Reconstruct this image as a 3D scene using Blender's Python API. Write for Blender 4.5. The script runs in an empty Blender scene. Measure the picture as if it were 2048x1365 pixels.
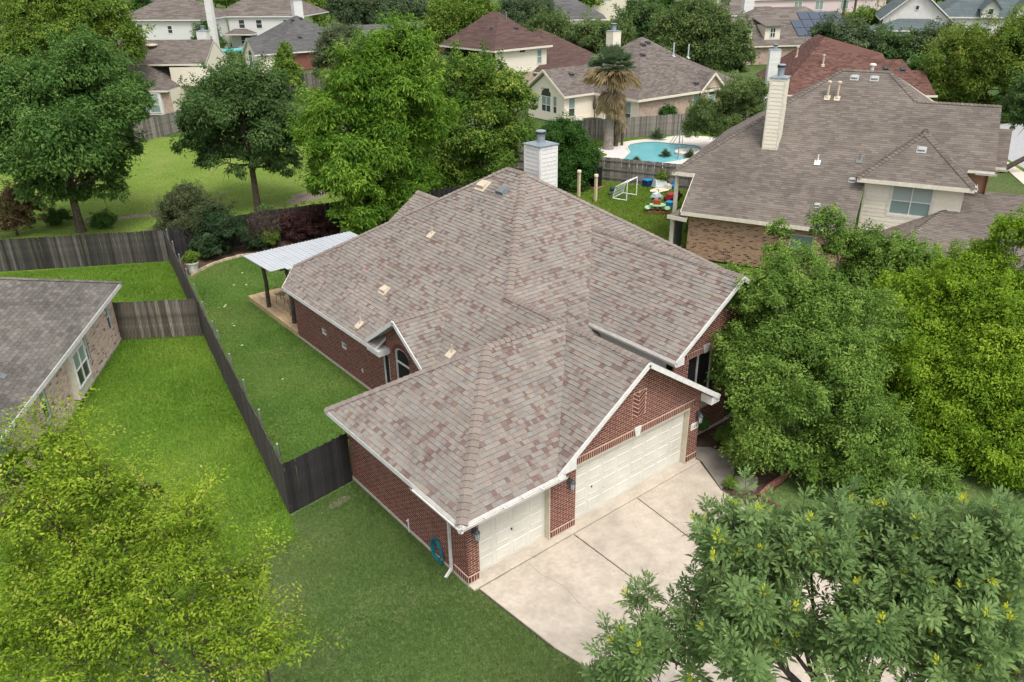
import bpy, math, random
import numpy as np
from mathutils import Vector, Matrix

# ------------------------------------------------------------------ camera, sky, sun, exposure
scene = bpy.context.scene
COL = scene.collection
cam_data = bpy.data.cameras.new('camera')
cam = bpy.data.objects.new('camera', cam_data)
COL.objects.link(cam)
CAM = Vector((-8.9816, -13.2201, 14.8683))
yaw, pitch, roll = 0.67288, 0.45068, -0.01358
fw = Vector((math.sin(yaw)*math.cos(pitch), math.cos(yaw)*math.cos(pitch), -math.sin(pitch)))
r0 = fw.cross(Vector((0, 0, 1))).normalized()
u0 = r0.cross(fw)
rr = r0*math.cos(roll) + u0*math.sin(roll)
uu = -r0*math.sin(roll) + u0*math.cos(roll)
m = Matrix(((rr.x, uu.x, -fw.x), (rr.y, uu.y, -fw.y), (rr.z, uu.z, -fw.z)))
cam.matrix_world = Matrix.Translation(CAM) @ m.to_4x4()
cam_data.sensor_width = 36.0
cam_data.lens = 1582.14/2048*36
cam_data.clip_start = 0.2
cam_data.clip_end = 2500
scene.camera = cam

SUN_EL, SUN_AZ = math.radians(60), math.radians(195)   # azimuth clockwise from +Y
world = bpy.data.worlds.new('World')
scene.world = world
world.use_nodes = True
wn = world.node_tree.nodes
wl = world.node_tree.links
for n in list(wn):
    wn.remove(n)
sky = wn.new('ShaderNodeTexSky')
sky.sky_type = 'NISHITA'
sky.sun_disc = False
sky.sun_elevation = SUN_EL
sky.sun_rotation = SUN_AZ
sky.air_density = 1.0
sky.dust_density = 3.0
sky.ozone_density = 1.0
hs = wn.new('ShaderNodeHueSaturation')
hs.inputs['Saturation'].default_value = 0.2           # thin overcast: the blue is veiled
bg = wn.new('ShaderNodeBackground')
bg.inputs['Strength'].default_value = 0.15
wo = wn.new('ShaderNodeOutputWorld')
wl.new(sky.outputs['Color'], hs.inputs['Color'])
wl.new(hs.outputs['Color'], bg.inputs['Color'])
wl.new(bg.outputs['Background'], wo.inputs['Surface'])

sd = bpy.data.lights.new('sun', 'SUN')
sd.energy = 1.3
sd.angle = math.radians(18)
sd.color = (1.0, 0.945, 0.87)
sun = bpy.data.objects.new('sun', sd)
COL.objects.link(sun)
sun_dir = Vector((math.sin(SUN_AZ)*math.cos(SUN_EL), math.cos(SUN_AZ)*math.cos(SUN_EL), math.sin(SUN_EL)))
sun.rotation_euler = sun_dir.to_track_quat('Z', 'Y').to_euler()
sun.location = (0, 0, 60)

scene.view_settings.view_transform = 'Standard'
scene.view_settings.look = 'None'
scene.view_settings.exposure = 0.84
scene.view_settings.gamma = 1
scene.view_settings.use_curve_mapping = False
scene.render.engine = 'CYCLES'
try:
    scene.cycles.max_bounces = 6
    scene.cycles.diffuse_bounces = 3
    scene.cycles.glossy_bounces = 2
    scene.cycles.transmission_bounces = 4
    scene.cycles.transparent_max_bounces = 6
    scene.cycles.use_denoising = True
    scene.cycles.use_adaptive_sampling = True
    scene.cycles.adaptive_threshold = 0.02
except Exception:
    pass

# ------------------------------------------------------------------ materials
def srgb(r, g, b):
    f = lambda c: (c/255/12.92) if c/255 <= 0.04045 else ((c/255+0.055)/1.055)**2.4
    return (f(r), f(g), f(b), 1)

def new_mat(name):
    mt = bpy.data.materials.new(name)
    mt.use_nodes = True
    nt = mt.node_tree
    return mt, nt.nodes, nt.links, nt.nodes['Principled BSDF']

def ramp_node(N, stops, interp='LINEAR'):
    r = N.new('ShaderNodeValToRGB')
    cr = r.color_ramp
    cr.interpolation = interp
    while len(cr.elements) > 1:
        cr.elements.remove(cr.elements[-1])
    cr.elements[0].position = stops[0][0]
    cr.elements[0].color = stops[0][1]
    for p, c in stops[1:]:
        e = cr.elements.new(p)
        e.color = c
    return r

def mult_noise(N, L, col_out, scale, lo, hi, detail=4, coord='Object', stretch=None):
    tc = N.new('ShaderNodeTexCoord')
    nz = N.new('ShaderNodeTexNoise')
    nz.inputs['Scale'].default_value = scale
    nz.inputs['Detail'].default_value = detail
    src = tc.outputs[coord]
    if stretch:
        mp = N.new('ShaderNodeMapping')
        mp.inputs['Scale'].default_value = stretch
        L.new(src, mp.inputs['Vector'])
        src = mp.outputs['Vector']
    L.new(src, nz.inputs['Vector'])
    mr = N.new('ShaderNodeMapRange')
    mr.inputs['From Min'].default_value = 0.3
    mr.inputs['From Max'].default_value = 0.7
    mr.inputs['To Min'].default_value = lo
    mr.inputs['To Max'].default_value = hi
    L.new(nz.outputs['Fac'], mr.inputs['Value'])
    mx = N.new('ShaderNodeMix')
    mx.data_type = 'RGBA'
    mx.blend_type = 'MULTIPLY'
    mx.inputs[0].default_value = 1
    L.new(col_out, mx.inputs[6])
    L.new(mr.outputs['Result'], mx.inputs[7])
    return mx.outputs[2], nz

def tint_mat(name, stops, rough=0.9, interp='LINEAR', noises=(), bump=None, spec=0.3, metallic=0.0):
    """Colour picked by each piece's own 'tint' value, then worn by noise."""
    mt, N, L, P = new_mat(name)
    at = N.new('ShaderNodeAttribute')
    at.attribute_name = 'tint'
    rp = ramp_node(N, stops, interp)
    L.new(at.outputs['Fac'], rp.inputs['Fac'])
    out = rp.outputs['Color']
    nz = None
    for a in noises:
        out, nz = mult_noise(N, L, out, *a)
    L.new(out, P.inputs['Base Color'])
    P.inputs['Roughness'].default_value = rough
    P.inputs['Metallic'].default_value = metallic
    P.inputs['Specular IOR Level'].default_value = spec
    if bump and nz:
        bp = N.new('ShaderNodeBump')
        bp.inputs['Strength'].default_value = bump
        bp.inputs['Distance'].default_value = 0.02
        L.new(nz.outputs['Fac'], bp.inputs['Height'])
        L.new(bp.outputs['Normal'], P.inputs['Normal'])
    return mt

def flat_mat(name, c, rough=0.8, noises=((6, .88, 1.08),), spec=0.3, metallic=0.0, bump=None):
    return tint_mat(name, [(0, c)], rough, 'LINEAR', noises, bump, spec, metallic)

def leaf_mat(name, dark, mid, light, extra=None, trans=0.35, rough=0.55):
    mt, N, L, P = new_mat(name)
    at = N.new('ShaderNodeAttribute')
    at.attribute_name = 'tint'
    st = [(0, (*dark, 1)), (.5, (*mid, 1)), (.88, (*light, 1))]
    if extra:
        st += [(.96, (*extra, 1))]
    rp = ramp_node(N, st)
    L.new(at.outputs['Fac'], rp.inputs['Fac'])
    L.new(rp.outputs['Color'], P.inputs['Base Color'])
    P.inputs['Roughness'].default_value = rough
    P.inputs['Specular IOR Level'].default_value = 0.12
    tr = N.new('ShaderNodeBsdfTranslucent')
    hs_ = N.new('ShaderNodeHueSaturation')
    hs_.inputs['Value'].default_value = 1.5
    L.new(rp.outputs['Color'], hs_.inputs['Color'])
    L.new(hs_.outputs['Color'], tr.inputs['Color'])
    mx = N.new('ShaderNodeMixShader')
    mx.inputs['Fac'].default_value = trans
    L.new(P.outputs['BSDF'], mx.inputs[1])
    L.new(tr.outputs['BSDF'], mx.inputs[2])
    L.new(mx.outputs['Shader'], N['Material Output'].inputs['Surface'])
    return mt

def grass_mat(name, a, b, c, scale=0.35):
    mt, N, L, P = new_mat(name)
    tc = N.new('ShaderNodeTexCoord')
    n1 = N.new('ShaderNodeTexNoise')
    n1.inputs['Scale'].default_value = scale
    n1.inputs['Detail'].default_value = 6
    n1.inputs['Roughness'].default_value = 0.65
    L.new(tc.outputs['Object'], n1.inputs['Vector'])
    rp = ramp_node(N, [(.3, a), (.52, b), (.72, c)])
    L.new(n1.outputs['Fac'], rp.inputs['Fac'])
    out, _ = mult_noise(N, L, rp.outputs['Color'], 9, .7, 1.25, 3)
    out, nz = mult_noise(N, L, out, 60, .5, 1.4, 2)
    L.new(out, P.inputs['Base Color'])
    P.inputs['Roughness'].default_value = 0.95
    P.inputs['Specular IOR Level'].default_value = 0.1
    bp = N.new('ShaderNodeBump')
    bp.inputs['Strength'].default_value = 0.8
    bp.inputs['Distance'].default_value = 0.05
    L.new(nz.outputs['Fac'], bp.inputs['Height'])
    L.new(bp.outputs['Normal'], P.inputs['Normal'])
    return mt

def glass_mat(name, c, rough=0.08):
    mt, N, L, P = new_mat(name)
    P.inputs['Base Color'].default_value = c
    P.inputs['Roughness'].default_value = rough
    P.inputs['Specular IOR Level'].default_value = 0.6
    return mt

M = {}
tan_, gry_, red_, lav_ = (.300,.245,.205,1), (.275,.262,.228,1), (.178,.118,.102,1), (.235,.205,.195,1)
M['shingle'] = tint_mat('blended_shingle', [(0,(0.239,0.203,0.174,1)),(.22,(0.214,0.189,0.167,1)),(.38,(0.223,0.210,0.190,1)),(.55,(0.212,0.178,0.157,1)),(.68,(0.180,0.132,0.114,1)),(.78,(0.155,0.108,0.095,1)),(.84,(0.246,0.217,0.185,1)),(.93,(0.201,0.174,0.160,1))], .95, 'CONSTANT', ((28,.84,1.14,5),(1.1,.90,1.08),(.35,.92,1.06)), .5, .15)
M['cap'] = tint_mat('ridge_cap_shingle', [(0,(0.194,0.159,0.138,1)),(1,(0.245,0.206,0.179,1))], .95, 'LINEAR', ((28,.86,1.12,5),), .5, .15)
M['deck'] = flat_mat('roof_underlay', (.09,.075,.068,1), .95)
M['shingle_brown'] = tint_mat('weathered_brown_shingle', [(0,(.124,.104,.089,1)),(.5,(.150,.127,.109,1)),(1,(.178,.152,.132,1))], .95, 'LINEAR', ((24,.85,1.12,5),(.4,.84,1.12)), .5, .15)
M['shingle_grey'] = tint_mat('stained_grey_shingle', [(0,(.115,.107,.094,1)),(.5,(.148,.138,.122,1)),(1,(.186,.172,.152,1))], .95, 'LINEAR', ((24,.85,1.12,5),(.45,.62,1.15)), .5, .15)
M['shingle_red'] = tint_mat('faded_red_shingle', [(0,(0.088,0.045,0.038,1)),(.5,(0.126,0.065,0.052,1)),(1,(0.158,0.088,0.072,1))], .95, 'LINEAR', ((24,.85,1.12,5),(.6,.9,1.08)), .4, .15)
M['shingle_maroon'] = tint_mat('maroon_shingle', [(0,(0.077,0.047,0.041,1)),(1,(0.117,0.074,0.065,1))], .95, 'LINEAR', ((10,.85,1.1,5),), .3, .15)
M['shingle_taupe'] = tint_mat('taupe_shingle', [(0,(0.106,0.088,0.077,1)),(.5,(0.141,0.120,0.106,1)),(1,(0.176,0.151,0.134,1))], .95, 'LINEAR', ((10,.88,1.1,5),(.5,.9,1.08)), .3, .15)
M['shingle_slate'] = tint_mat('slate_grey_shingle', [(0,(0.077,0.076,0.076,1)),(1,(0.122,0.119,0.117,1))], .95, 'LINEAR', ((10,.88,1.1,5),), .3, .15)
M['shingle_teal'] = tint_mat('blue_grey_shingle', [(0,(.085,.108,.112,1)),(1,(.120,.145,.150,1))], .95, 'LINEAR', ((6,.88,1.1,5),), .3, .15)
M['brick'] = tint_mat('dark_red_brick', [(0,(.095,.031,.024,1)),(.5,(.142,.046,.034,1)),(1,(.185,.066,.050,1))], .9, 'LINEAR', ((30,.82,1.15),(.8,.92,1.06)), .3, .2)
M['mortar'] = flat_mat('pale_mortar', (.50,.37,.295,1), .95)
M['brick_tan'] = tint_mat('tan_and_brown_brick', [(0,(.365,.225,.150,1)),(.45,(.320,.185,.120,1)),(.66,(.270,.145,.098,1)),(.84,(.105,.054,.048,1)),(.93,(.150,.080,.066,1))], .9, 'CONSTANT', ((30,.82,1.15),), .3, .2)
M['mortar_tan'] = flat_mat('tan_mortar', (.43,.34,.26,1), .95)
M['brick_pink'] = tint_mat('pink_and_buff_brick', [(0,(.56,.41,.335,1)),(.4,(.63,.49,.41,1)),(.75,(.45,.315,.255,1)),(.94,(.20,.14,.12,1))], .9, 'CONSTANT', ((30,.85,1.12),), .3, .2)
M['mortar_pink'] = flat_mat('pink_mortar', (.64,.54,.465,1), .95)
M['brick_far'] = tint_mat('weathered_far_brick', [(0,(.37,.275,.215,1)),(1,(.45,.345,.28,1))], .95, 'LINEAR', ((3,.8,1.15),(14,.85,1.1)))
M['brick_far_red'] = tint_mat('far_red_brick', [(0,(.16,.065,.05,1)),(1,(.20,.09,.07,1))], .95, 'LINEAR', ((3,.8,1.15),))
M['white_trim'] = flat_mat('white_painted_trim', (0.636,0.628,0.602,1), .55)
M['white_pipe'] = flat_mat('white_gutter_metal', (0.619,0.602,0.568,1), .45)
M['gutter'] = flat_mat('galvanised_gutter', (.42,.41,.40,1), .5)
M['cream'] = tint_mat('cream_siding', [(0,(.66,.605,.49,1)),(1,(.72,.665,.55,1))], .75, 'LINEAR', ((8,.94,1.04),))
M['cream_trim'] = flat_mat('cream_trim', (.64,.59,.49,1), .7)
M['white_siding'] = tint_mat('white_weathered_siding', [(0,(0.568,0.559,0.533,1)),(1,(0.636,0.628,0.602,1))], .75, 'LINEAR', ((10,.90,1.05),))
M['pink_siding'] = tint_mat('pale_pink_siding', [(0,(0.533,0.430,0.413,1)),(1,(0.568,0.464,0.447,1))], .75)
M['door'] = flat_mat('off_white_garage_door', (.585,.565,.500,1), .6, ((1.5,.90,1.06),))
M['jamb'] = flat_mat('cream_door_jamb', (0.533,0.482,0.378,1), .65)
M['concrete'] = tint_mat('driveway_concrete', [(0,(.455,.392,.318,1)),(1,(.515,.450,.370,1))], .9, 'LINEAR', ((.5,.80,1.10),(2.3,.86,1.07,8),(9,.90,1.05,6),(140,.88,1.10)), .25)
M['concrete_dark'] = tint_mat('dark_concrete', [(0,(0.210,0.189,0.160,1)),(1,(0.277,0.248,0.210,1))], .9, 'LINEAR', ((1.6,.72,1.15),(40,.92,1.06)), .25)  # darker, blotchier concrete than the driveway slabs
M['foundation'] = flat_mat('foundation_concrete', (.50,.45,.38,1), .9, ((5,.8,1.1),))
M['soil'] = flat_mat('dark_joint_soil', (.055,.042,.03,1), .95)
M['mulch'] = flat_mat('brown_mulch', (.085,.055,.040,1), 1.0, ((25,.5,1.5),(3,.75,1.2)), .1, 0, .8)
M['black_fence'] = tint_mat('black_stained_picket', [(0,(.014,.013,.013,1)),(1,(.030,.028,.028,1))], .8, 'LINEAR', ((4,.7,1.5,4,'Object',(8,8,.6)),), .2)
M['dark_fence'] = tint_mat('weathered_dark_picket', [(0,(.022,.020,.018,1)),(.5,(.045,.041,.036,1)),(1,(.105,.097,.086,1))], .95, 'LINEAR', ((5,.50,1.6,5,'Object',(9,9,.5)),), .3)
M['side_fence'] = tint_mat('grey_brown_picket', [(0,(.050,.042,.038,1)),(1,(.088,.076,.068,1))], .95, 'LINEAR', ((5,.65,1.4,5,'Object',(9,9,.5)),), .3)
M['brown_fence'] = tint_mat('mossy_brown_picket', [(0,(.060,.053,.043,1)),(.4,(.098,.084,.066,1)),(.7,(.150,.135,.112,1)),(.9,(.20,.185,.16,1)),(1,(.20,.145,.095,1))], .95, 'LINEAR', ((6,.40,1.6,6,'Object',(7,7,.7)),(1.5,.7,1.25)), .3)
M['grey_fence'] = tint_mat('silver_grey_picket', [(0,(.105,.095,.082,1)),(.5,(.165,.150,.132,1)),(1,(.235,.215,.190,1))], .95, 'LINEAR', ((6,.65,1.35,5,'Object',(7,7,.7)),), .3)
M['galv'] = flat_mat('galvanised_post', (.30,.31,.33,1), .4, ((8,.9,1.1),), .5, .6)
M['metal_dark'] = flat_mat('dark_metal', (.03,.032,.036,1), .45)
M['metal_blue'] = flat_mat('blue_grey_lamp_metal', (.055,.065,.080,1), .4)
M['lamp_glass'] = glass_mat('frosted_lamp_glass', (.42,.46,.47,1), .25)
M['screen'] = flat_mat('black_solar_screen', (.011,.011,.012,1), .7, ((3,.9,1.1),))
M['glass'] = glass_mat('window_glass', (.035,.045,.045,1), .06)
M['glass_green'] = glass_mat('window_with_pale_blind', (.20,.27,.245,1), .12)
M['blind'] = glass_mat('window_with_lowered_blind', (.33,.385,.36,1), .2)
M['hose'] = flat_mat('teal_garden_hose', (.010,.165,.205,1), .5)
M['vent_tan'] = flat_mat('tan_roof_vent', (.50,.42,.32,1), .6)
M['vent_grey'] = flat_mat('grey_roof_vent', (.15,.16,.16,1), .5)
M['vent_dark'] = flat_mat('dark_roof_vent', (.05,.05,.05,1), .6)
M['flue'] = flat_mat('galvanised_flue', (.30,.34,.38,1), .4, ((6,.9,1.1),), .5, .5)
M['cedar'] = tint_mat('new_cedar_decking', [(0,(.42,.29,.16,1)),(1,(.52,.38,.23,1))], .8, 'LINEAR', ((6,.75,1.15,5),), .2)
M['pine'] = flat_mat('pale_pine_post', (.58,.46,.31,1), .8)
M['old_post'] = flat_mat('old_dark_post', (.075,.060,.047,1), .95, ((8,.55,1.4),), .2, 0, .4)
M['vent_line'] = flat_mat('grey_ridge_vent_edge', (.085,.085,.09,1), .6)
M['vent_pale'] = flat_mat('weathered_pale_vent', (.34,.35,.34,1), .6)
M['tin'] = flat_mat('white_corrugated_metal', (0.437,0.454,0.479,1), .4, ((1.2,.94,1.04),))
M['bark'] = flat_mat('grey_brown_bark', (.085,.065,.05,1), .95, ((9,.55,1.4),), .2, 0, .6)
M['bark_pale'] = flat_mat('pale_grey_bark', (.22,.19,.16,1), .95, ((9,.6,1.4),), .2, 0, .6)
M['terracotta_white'] = flat_mat('chipped_white_planter', (.62,.59,.54,1), .8, ((7,.55,1.15),))
M['plastic_white'] = flat_mat('white_plastic_pipe', (.80,.80,.80,1), .4)
M['net'] = flat_mat('white_net', (.70,.72,.72,1), .8)
M['blue'] = flat_mat('bright_blue_plastic', (.02,.24,.48,1), .4)
M['navy'] = flat_mat('navy_plastic', (.015,.035,.11,1), .4)
M['red'] = flat_mat('red_plastic', (.30,.02,.025,1), .4)
M['brick_red_plastic'] = flat_mat('rust_red_tub', (.33,.06,.025,1), .5)
M['pale_green'] = flat_mat('pale_green_plastic', (.36,.56,.36,1), .4)
M['grey_plastic'] = flat_mat('light_grey_plastic', (.42,.47,.50,1), .45)
M['black_plastic'] = flat_mat('black_plastic', (.012,.012,.014,1), .5)
M['clear_plastic'] = flat_mat('milky_clear_plastic', (.52,.60,.60,1), .3)
M['cloth'] = flat_mat('cream_blanket', (.66,.55,.40,1), .9)
M['pool_water'] = tint_mat('pool_water', [(0,(.13,.42,.46,1))], .04, 'LINEAR', ((.5,.88,1.1),), None, .6)
M['coping'] = flat_mat('pale_stone_deck', (0.602,0.559,0.499,1), .8, ((2.5,.85,1.08),))
M['gravel'] = flat_mat('white_gravel', (0.568,0.550,0.525,1), .95, ((22,.72,1.15),))
M['asphalt'] = flat_mat('pale_asphalt', (.34,.34,.34,1), .9, ((3,.9,1.08),))
M['sidewalk'] = flat_mat('pale_sidewalk', (.56,.50,.42,1), .9)
M['stucco'] = flat_mat('white_stucco', (0.619,0.602,0.559,1), .85, ((2,.92,1.04),))
M['panel'] = glass_mat('solar_panel_glass', (.055,.07,.10,1), .15)
M['edging'] = tint_mat('tan_stone_edging', [(0,(.40,.32,.21,1)),(1,(.52,.44,.32,1))], .9, 'LINEAR', ((9,.7,1.2),))
M['edging_brick'] = tint_mat('brick_edging', [(0,(.20,.085,.055,1)),(1,(.28,.13,.085,1))], .9, 'LINEAR', ((9,.7,1.2),))
M['litter'] = flat_mat('pale_paper_scrap', (.70,.66,.54,1), .9)
M['plaque'] = flat_mat('cream_address_plaque', (.72,.69,.62,1), .7)
M['ink'] = flat_mat('grey_carved_numeral', (.20,.19,.18,1), .8)
G_SIDE = grass_mat('side_yard_grass', (.078,.152,.028,1), (.108,.195,.036,1), (.185,.235,.068,1))
G_NEXT = grass_mat('bright_lawn_grass', (.090,.180,.020,1), (.130,.230,.026,1), (.200,.275,.050,1))
G_FRONT = grass_mat('front_lawn_grass', (.088,.146,.040,1), (.112,.178,.050,1), (.170,.200,.080,1), .6)
G_BACK = grass_mat('park_grass', (.125,.205,.030,1), (.168,.245,.042,1), (.225,.270,.075,1), .25)
G_FAR = grass_mat('far_ground', (0.056,0.101,0.025,1), (0.081,0.129,0.034,1), (0.133,0.147,0.063,1), .1)
G_PLAY = grass_mat('play_yard_grass', (0.085,0.154,0.017,1), (0.118,0.193,0.022,1), (0.177,0.212,0.051,1), .5)

# ------------------------------------------------------------------ mesh helpers
class MB:
    """Collects polygons, one tint per polygon, and links them as one mesh object."""
    def __init__(s):
        s.v, s.f, s.t, s.mi = [], [], [], []
    def add(s, verts, faces, tint=0.5, mi=0):
        b = len(s.v)
        s.v.extend(verts)
        s.f.extend([tuple(b+i for i in f) for f in faces])
        s.t.extend([tint]*len(faces))
        s.mi.extend([mi]*len(faces))
    def box(s, x0, x1, y0, y1, z0, z1, tint=.5, mi=0):
        s.add([(x0,y0,z0),(x1,y0,z0),(x1,y1,z0),(x0,y1,z0),(x0,y0,z1),(x1,y0,z1),(x1,y1,z1),(x0,y1,z1)],
              [(0,3,2,1),(4,5,6,7),(0,1,5,4),(1,2,6,5),(2,3,7,6),(3,0,4,7)], tint, mi)
    def bar(s, P, Q, w, h, tint=.5, up=(0,0,1), mi=0):
        P, Q = Vector(P), Vector(Q)
        d = (Q-P).normalized()
        up = Vector(up)
        if abs(d.dot(up)) > .98:
            up = Vector((1,0,0))
        a = d.cross(up).normalized()*(w/2)
        b = a.cross(d).normalized()*(h/2)
        vs = [P-a-b, P+a-b, P+a+b, P-a+b, Q-a-b, Q+a-b, Q+a+b, Q-a+b]
        s.add([tuple(x) for x in vs], [(0,1,2,3),(7,6,5,4),(1,0,4,5),(2,1,5,6),(3,2,6,7),(0,3,7,4)], tint, mi)
    def tube(s, pts, rad, n=6, tint=.5, cap=True):
        pts = [Vector(p) for p in pts]
        rings = []
        for i, p in enumerate(pts):
            d = (pts[min(i+1, len(pts)-1)]-pts[max(i-1, 0)]).normalized()
            up = Vector((0,0,1)) if abs(d.z) < .95 else Vector((1,0,0))
            a = d.cross(up).normalized()
            b = a.cross(d)
            r = rad[i] if hasattr(rad, '__len__') else rad
            rings.append([tuple(p+(a*math.cos(2*math.pi*k/n)+b*math.sin(2*math.pi*k/n))*r) for k in range(n)])
        vs = [v for R in rings for v in R]
        fs = []
        for i in range(len(pts)-1):
            for k in range(n):
                k2 = (k+1) % n
                fs.append((i*n+k, i*n+k2, (i+1)*n+k2, (i+1)*n+k))
        if cap:
            fs.append(tuple(range(n-1, -1, -1)))
            e = (len(pts)-1)*n
            fs.append(tuple(e+k for k in range(n)))
        s.add(vs, fs, tint)
    def lathe(s, prof, cx=0, cy=0, n=14, tint=.5):
        pts = []
        for r, z in prof:
            pts += [(cx+r*math.cos(2*math.pi*k/n), cy+r*math.sin(2*math.pi*k/n), z) for k in range(n)]
        fs = []
        for i in range(len(prof)-1):
            for k in range(n):
                k2 = (k+1) % n
                fs.append((i*n+k, i*n+k2, (i+1)*n+k2, (i+1)*n+k))
        e = (len(prof)-1)*n
        fs.append(tuple(e+k for k in range(n)))
        s.add(pts, fs, tint)
    def slab(s, poly, th, tint=.5, mi_top=0, mi_side=0):
        """poly: 3D polygon seen counter-clockwise from above; extruded down by th."""
        n = len(poly)
        top = [tuple(p) for p in poly]
        bot = [(p[0], p[1], p[2]-th) for p in poly]
        b = len(s.v)
        s.v.extend(top+bot)
        s.f.append(tuple(b+i for i in range(n))); s.mi.append(mi_top); s.t.append(tint)
        s.f.append(tuple(b+n+i for i in reversed(range(n)))); s.mi.append(mi_side); s.t.append(tint)
        for i in range(n):
            j = (i+1) % n
            s.f.append((b+i, b+n+i, b+n+j, b+j)); s.mi.append(mi_side); s.t.append(tint)
    def mesh(s, name, mats):
        me = bpy.data.meshes.new(name)
        me.from_pydata([tuple(v) for v in s.v], [], s.f)
        if not isinstance(mats, (list, tuple)):
            mats = [mats]
        for mt in mats:
            me.materials.append(mt)
        if s.f:
            at = me.attributes.new('tint', 'FLOAT', 'FACE')
            at.data.foreach_set('value', s.t)
            if len(mats) > 1:
                me.polygons.foreach_set('material_index', s.mi)
        me.update()
        return me

def link(name, me, parent=None, at_root=True):
    o = bpy.data.objects.new(name, me)
    COL.objects.link(o)
    if parent is not None:
        o.parent = parent
        if parent.type == 'EMPTY':
            o.location = -Vector(parent.location)
    return o

def obj(name, mb, mats, parent=None, kind=None):
    o = link(name, mb.mesh(name, mats), parent)
    if kind:
        o['kind'] = kind
    return o

def tag(o, label, cat, group=None, kind=None):
    o['label'] = label
    o['category'] = cat
    if group:
        o['group'] = group
    if kind:
        o['kind'] = kind
    return o

def thing(name, label, cat, loc=(0,0,0), group=None):
    o = bpy.data.objects.new(name, None)
    COL.objects.link(o)
    o.location = loc
    o.empty_display_size = .2
    return tag(o, label, cat, group)

def structure(name, mb, mats):
    o = obj(name, mb, mats)
    o['kind'] = 'structure'
    return o

def np_mesh(name, V, F, tint, mat):
    """triangle mesh from numpy arrays"""
    me = bpy.data.meshes.new(name)
    nV, nF = len(V), len(F)
    me.vertices.add(nV)
    me.vertices.foreach_set('co', np.ascontiguousarray(V, dtype=np.float32).ravel())
    me.loops.add(nF*3)
    me.loops.foreach_set('vertex_index', np.ascontiguousarray(F, dtype=np.int32).ravel())
    me.polygons.add(nF)
    me.polygons.foreach_set('loop_start', np.arange(0, nF*3, 3, dtype=np.int32))
    at = me.attributes.new('tint', 'FLOAT', 'FACE')
    at.data.foreach_set('value', np.ascontiguousarray(tint, dtype=np.float32))
    me.materials.append(mat)
    me.update(calc_edges=True)
    return me

# ---- polygon clipping in a plane
def clip_half(poly, ax, val, keep_ge):
    out = []
    n = len(poly)
    for i in range(n):
        a, b = poly[i], poly[(i+1) % n]
        ia = (a[ax] >= val) if keep_ge else (a[ax] <= val)
        ib = (b[ax] >= val) if keep_ge else (b[ax] <= val)
        if ia:
            out.append(a)
        if ia != ib:
            t = (val-a[ax])/(b[ax]-a[ax])
            out.append((a[0]+(b[0]-a[0])*t, a[1]+(b[1]-a[1])*t))
    return out

def clip_rect(poly, s0, s1, z0, z1):
    for ax, val, ge in ((0, s0, True), (0, s1, False), (1, z0, True), (1, z1, False)):
        poly = clip_half(poly, ax, val, ge)
        if len(poly) < 3:
            return []
    return poly

def area2(p):
    return abs(sum(p[i][0]*p[(i+1) % len(p)][1]-p[(i+1) % len(p)][0]*p[i][1] for i in range(len(p))))/2

def bars(parent, name, mat, segs, w, h, dz=0.0, up=(0,0,1)):
    for P, Q in segs:
        b = MB()
        b.bar((P[0],P[1],P[2]+dz), (Q[0],Q[1],Q[2]+dz), w, h, .5, up)
        obj(name, b, M[mat], parent)

class Frame:
    """a wall plane: s along the wall, z up, d outwards"""
    def __init__(f, O, ang, flip=False):
        a = math.radians(ang)
        f.O = Vector((O[0], O[1], O[2] if len(O) > 2 else 0))
        f.U = Vector((math.cos(a), math.sin(a), 0))
        f.N = Vector((math.sin(a), -math.cos(a), 0))      # outward: right of U
        if flip:
            f.N = -f.N
    def p(f, s, z, d=0):
        q = f.O + f.U*s + f.N*d
        return (q.x, q.y, q.z+z)
    def box(f, mb, s0, s1, z0, z1, d0, d1, tint=.5, mi=0):
        vs = [f.p(s0,z0,d0), f.p(s1,z0,d0), f.p(s1,z0,d1), f.p(s0,z0,d1), f.p(s0,z1,d0), f.p(s1,z1,d0), f.p(s1,z1,d1), f.p(s0,z1,d1)]
        mb.add(vs, [(0,1,2,3),(7,6,5,4),(4,5,1,0),(5,6,2,1),(6,7,3,2),(7,4,0,3)], tint, mi)
    def prism(f, mb, poly, d0, d1, tint=.5, mi=0):
        n = len(poly)
        vs = [f.p(s, z, d0) for s, z in poly]+[f.p(s, z, d1) for s, z in poly]
        fs = [tuple(range(n, 2*n)), tuple(reversed(range(n)))]
        fs += [(i, (i+1) % n, n+(i+1) % n, n+i) for i in range(n)]
        mb.add(vs, fs, tint, mi)

class Pieces:
    """Small pieces (bricks, shingles): the nearest 300 become objects of their own, the rest one mesh."""
    def __init__(s):
        s.items = []
    def add(s, verts, faces, tint):
        c = Vector((0,0,0))
        for v in verts:
            c += Vector(v)
        s.items.append(((c/len(verts)-CAM).length, verts, faces, tint))
    def build(s, name, rest_name, mat, parent, limit=300, big=None):
        s.items.sort(key=lambda t: t[0])
        k = 0
        rest = MB()
        for d, v, f, t in s.items:
            if k < limit and (big is None or big(v)):
                mb = MB()
                mb.add(v, f, t)
                obj(name, mb, mat, parent)
                k += 1
            else:
                rest.add(v, f, t)
        if rest.f:
            obj(rest_name, rest, mat, parent, 'stuff')

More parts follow.
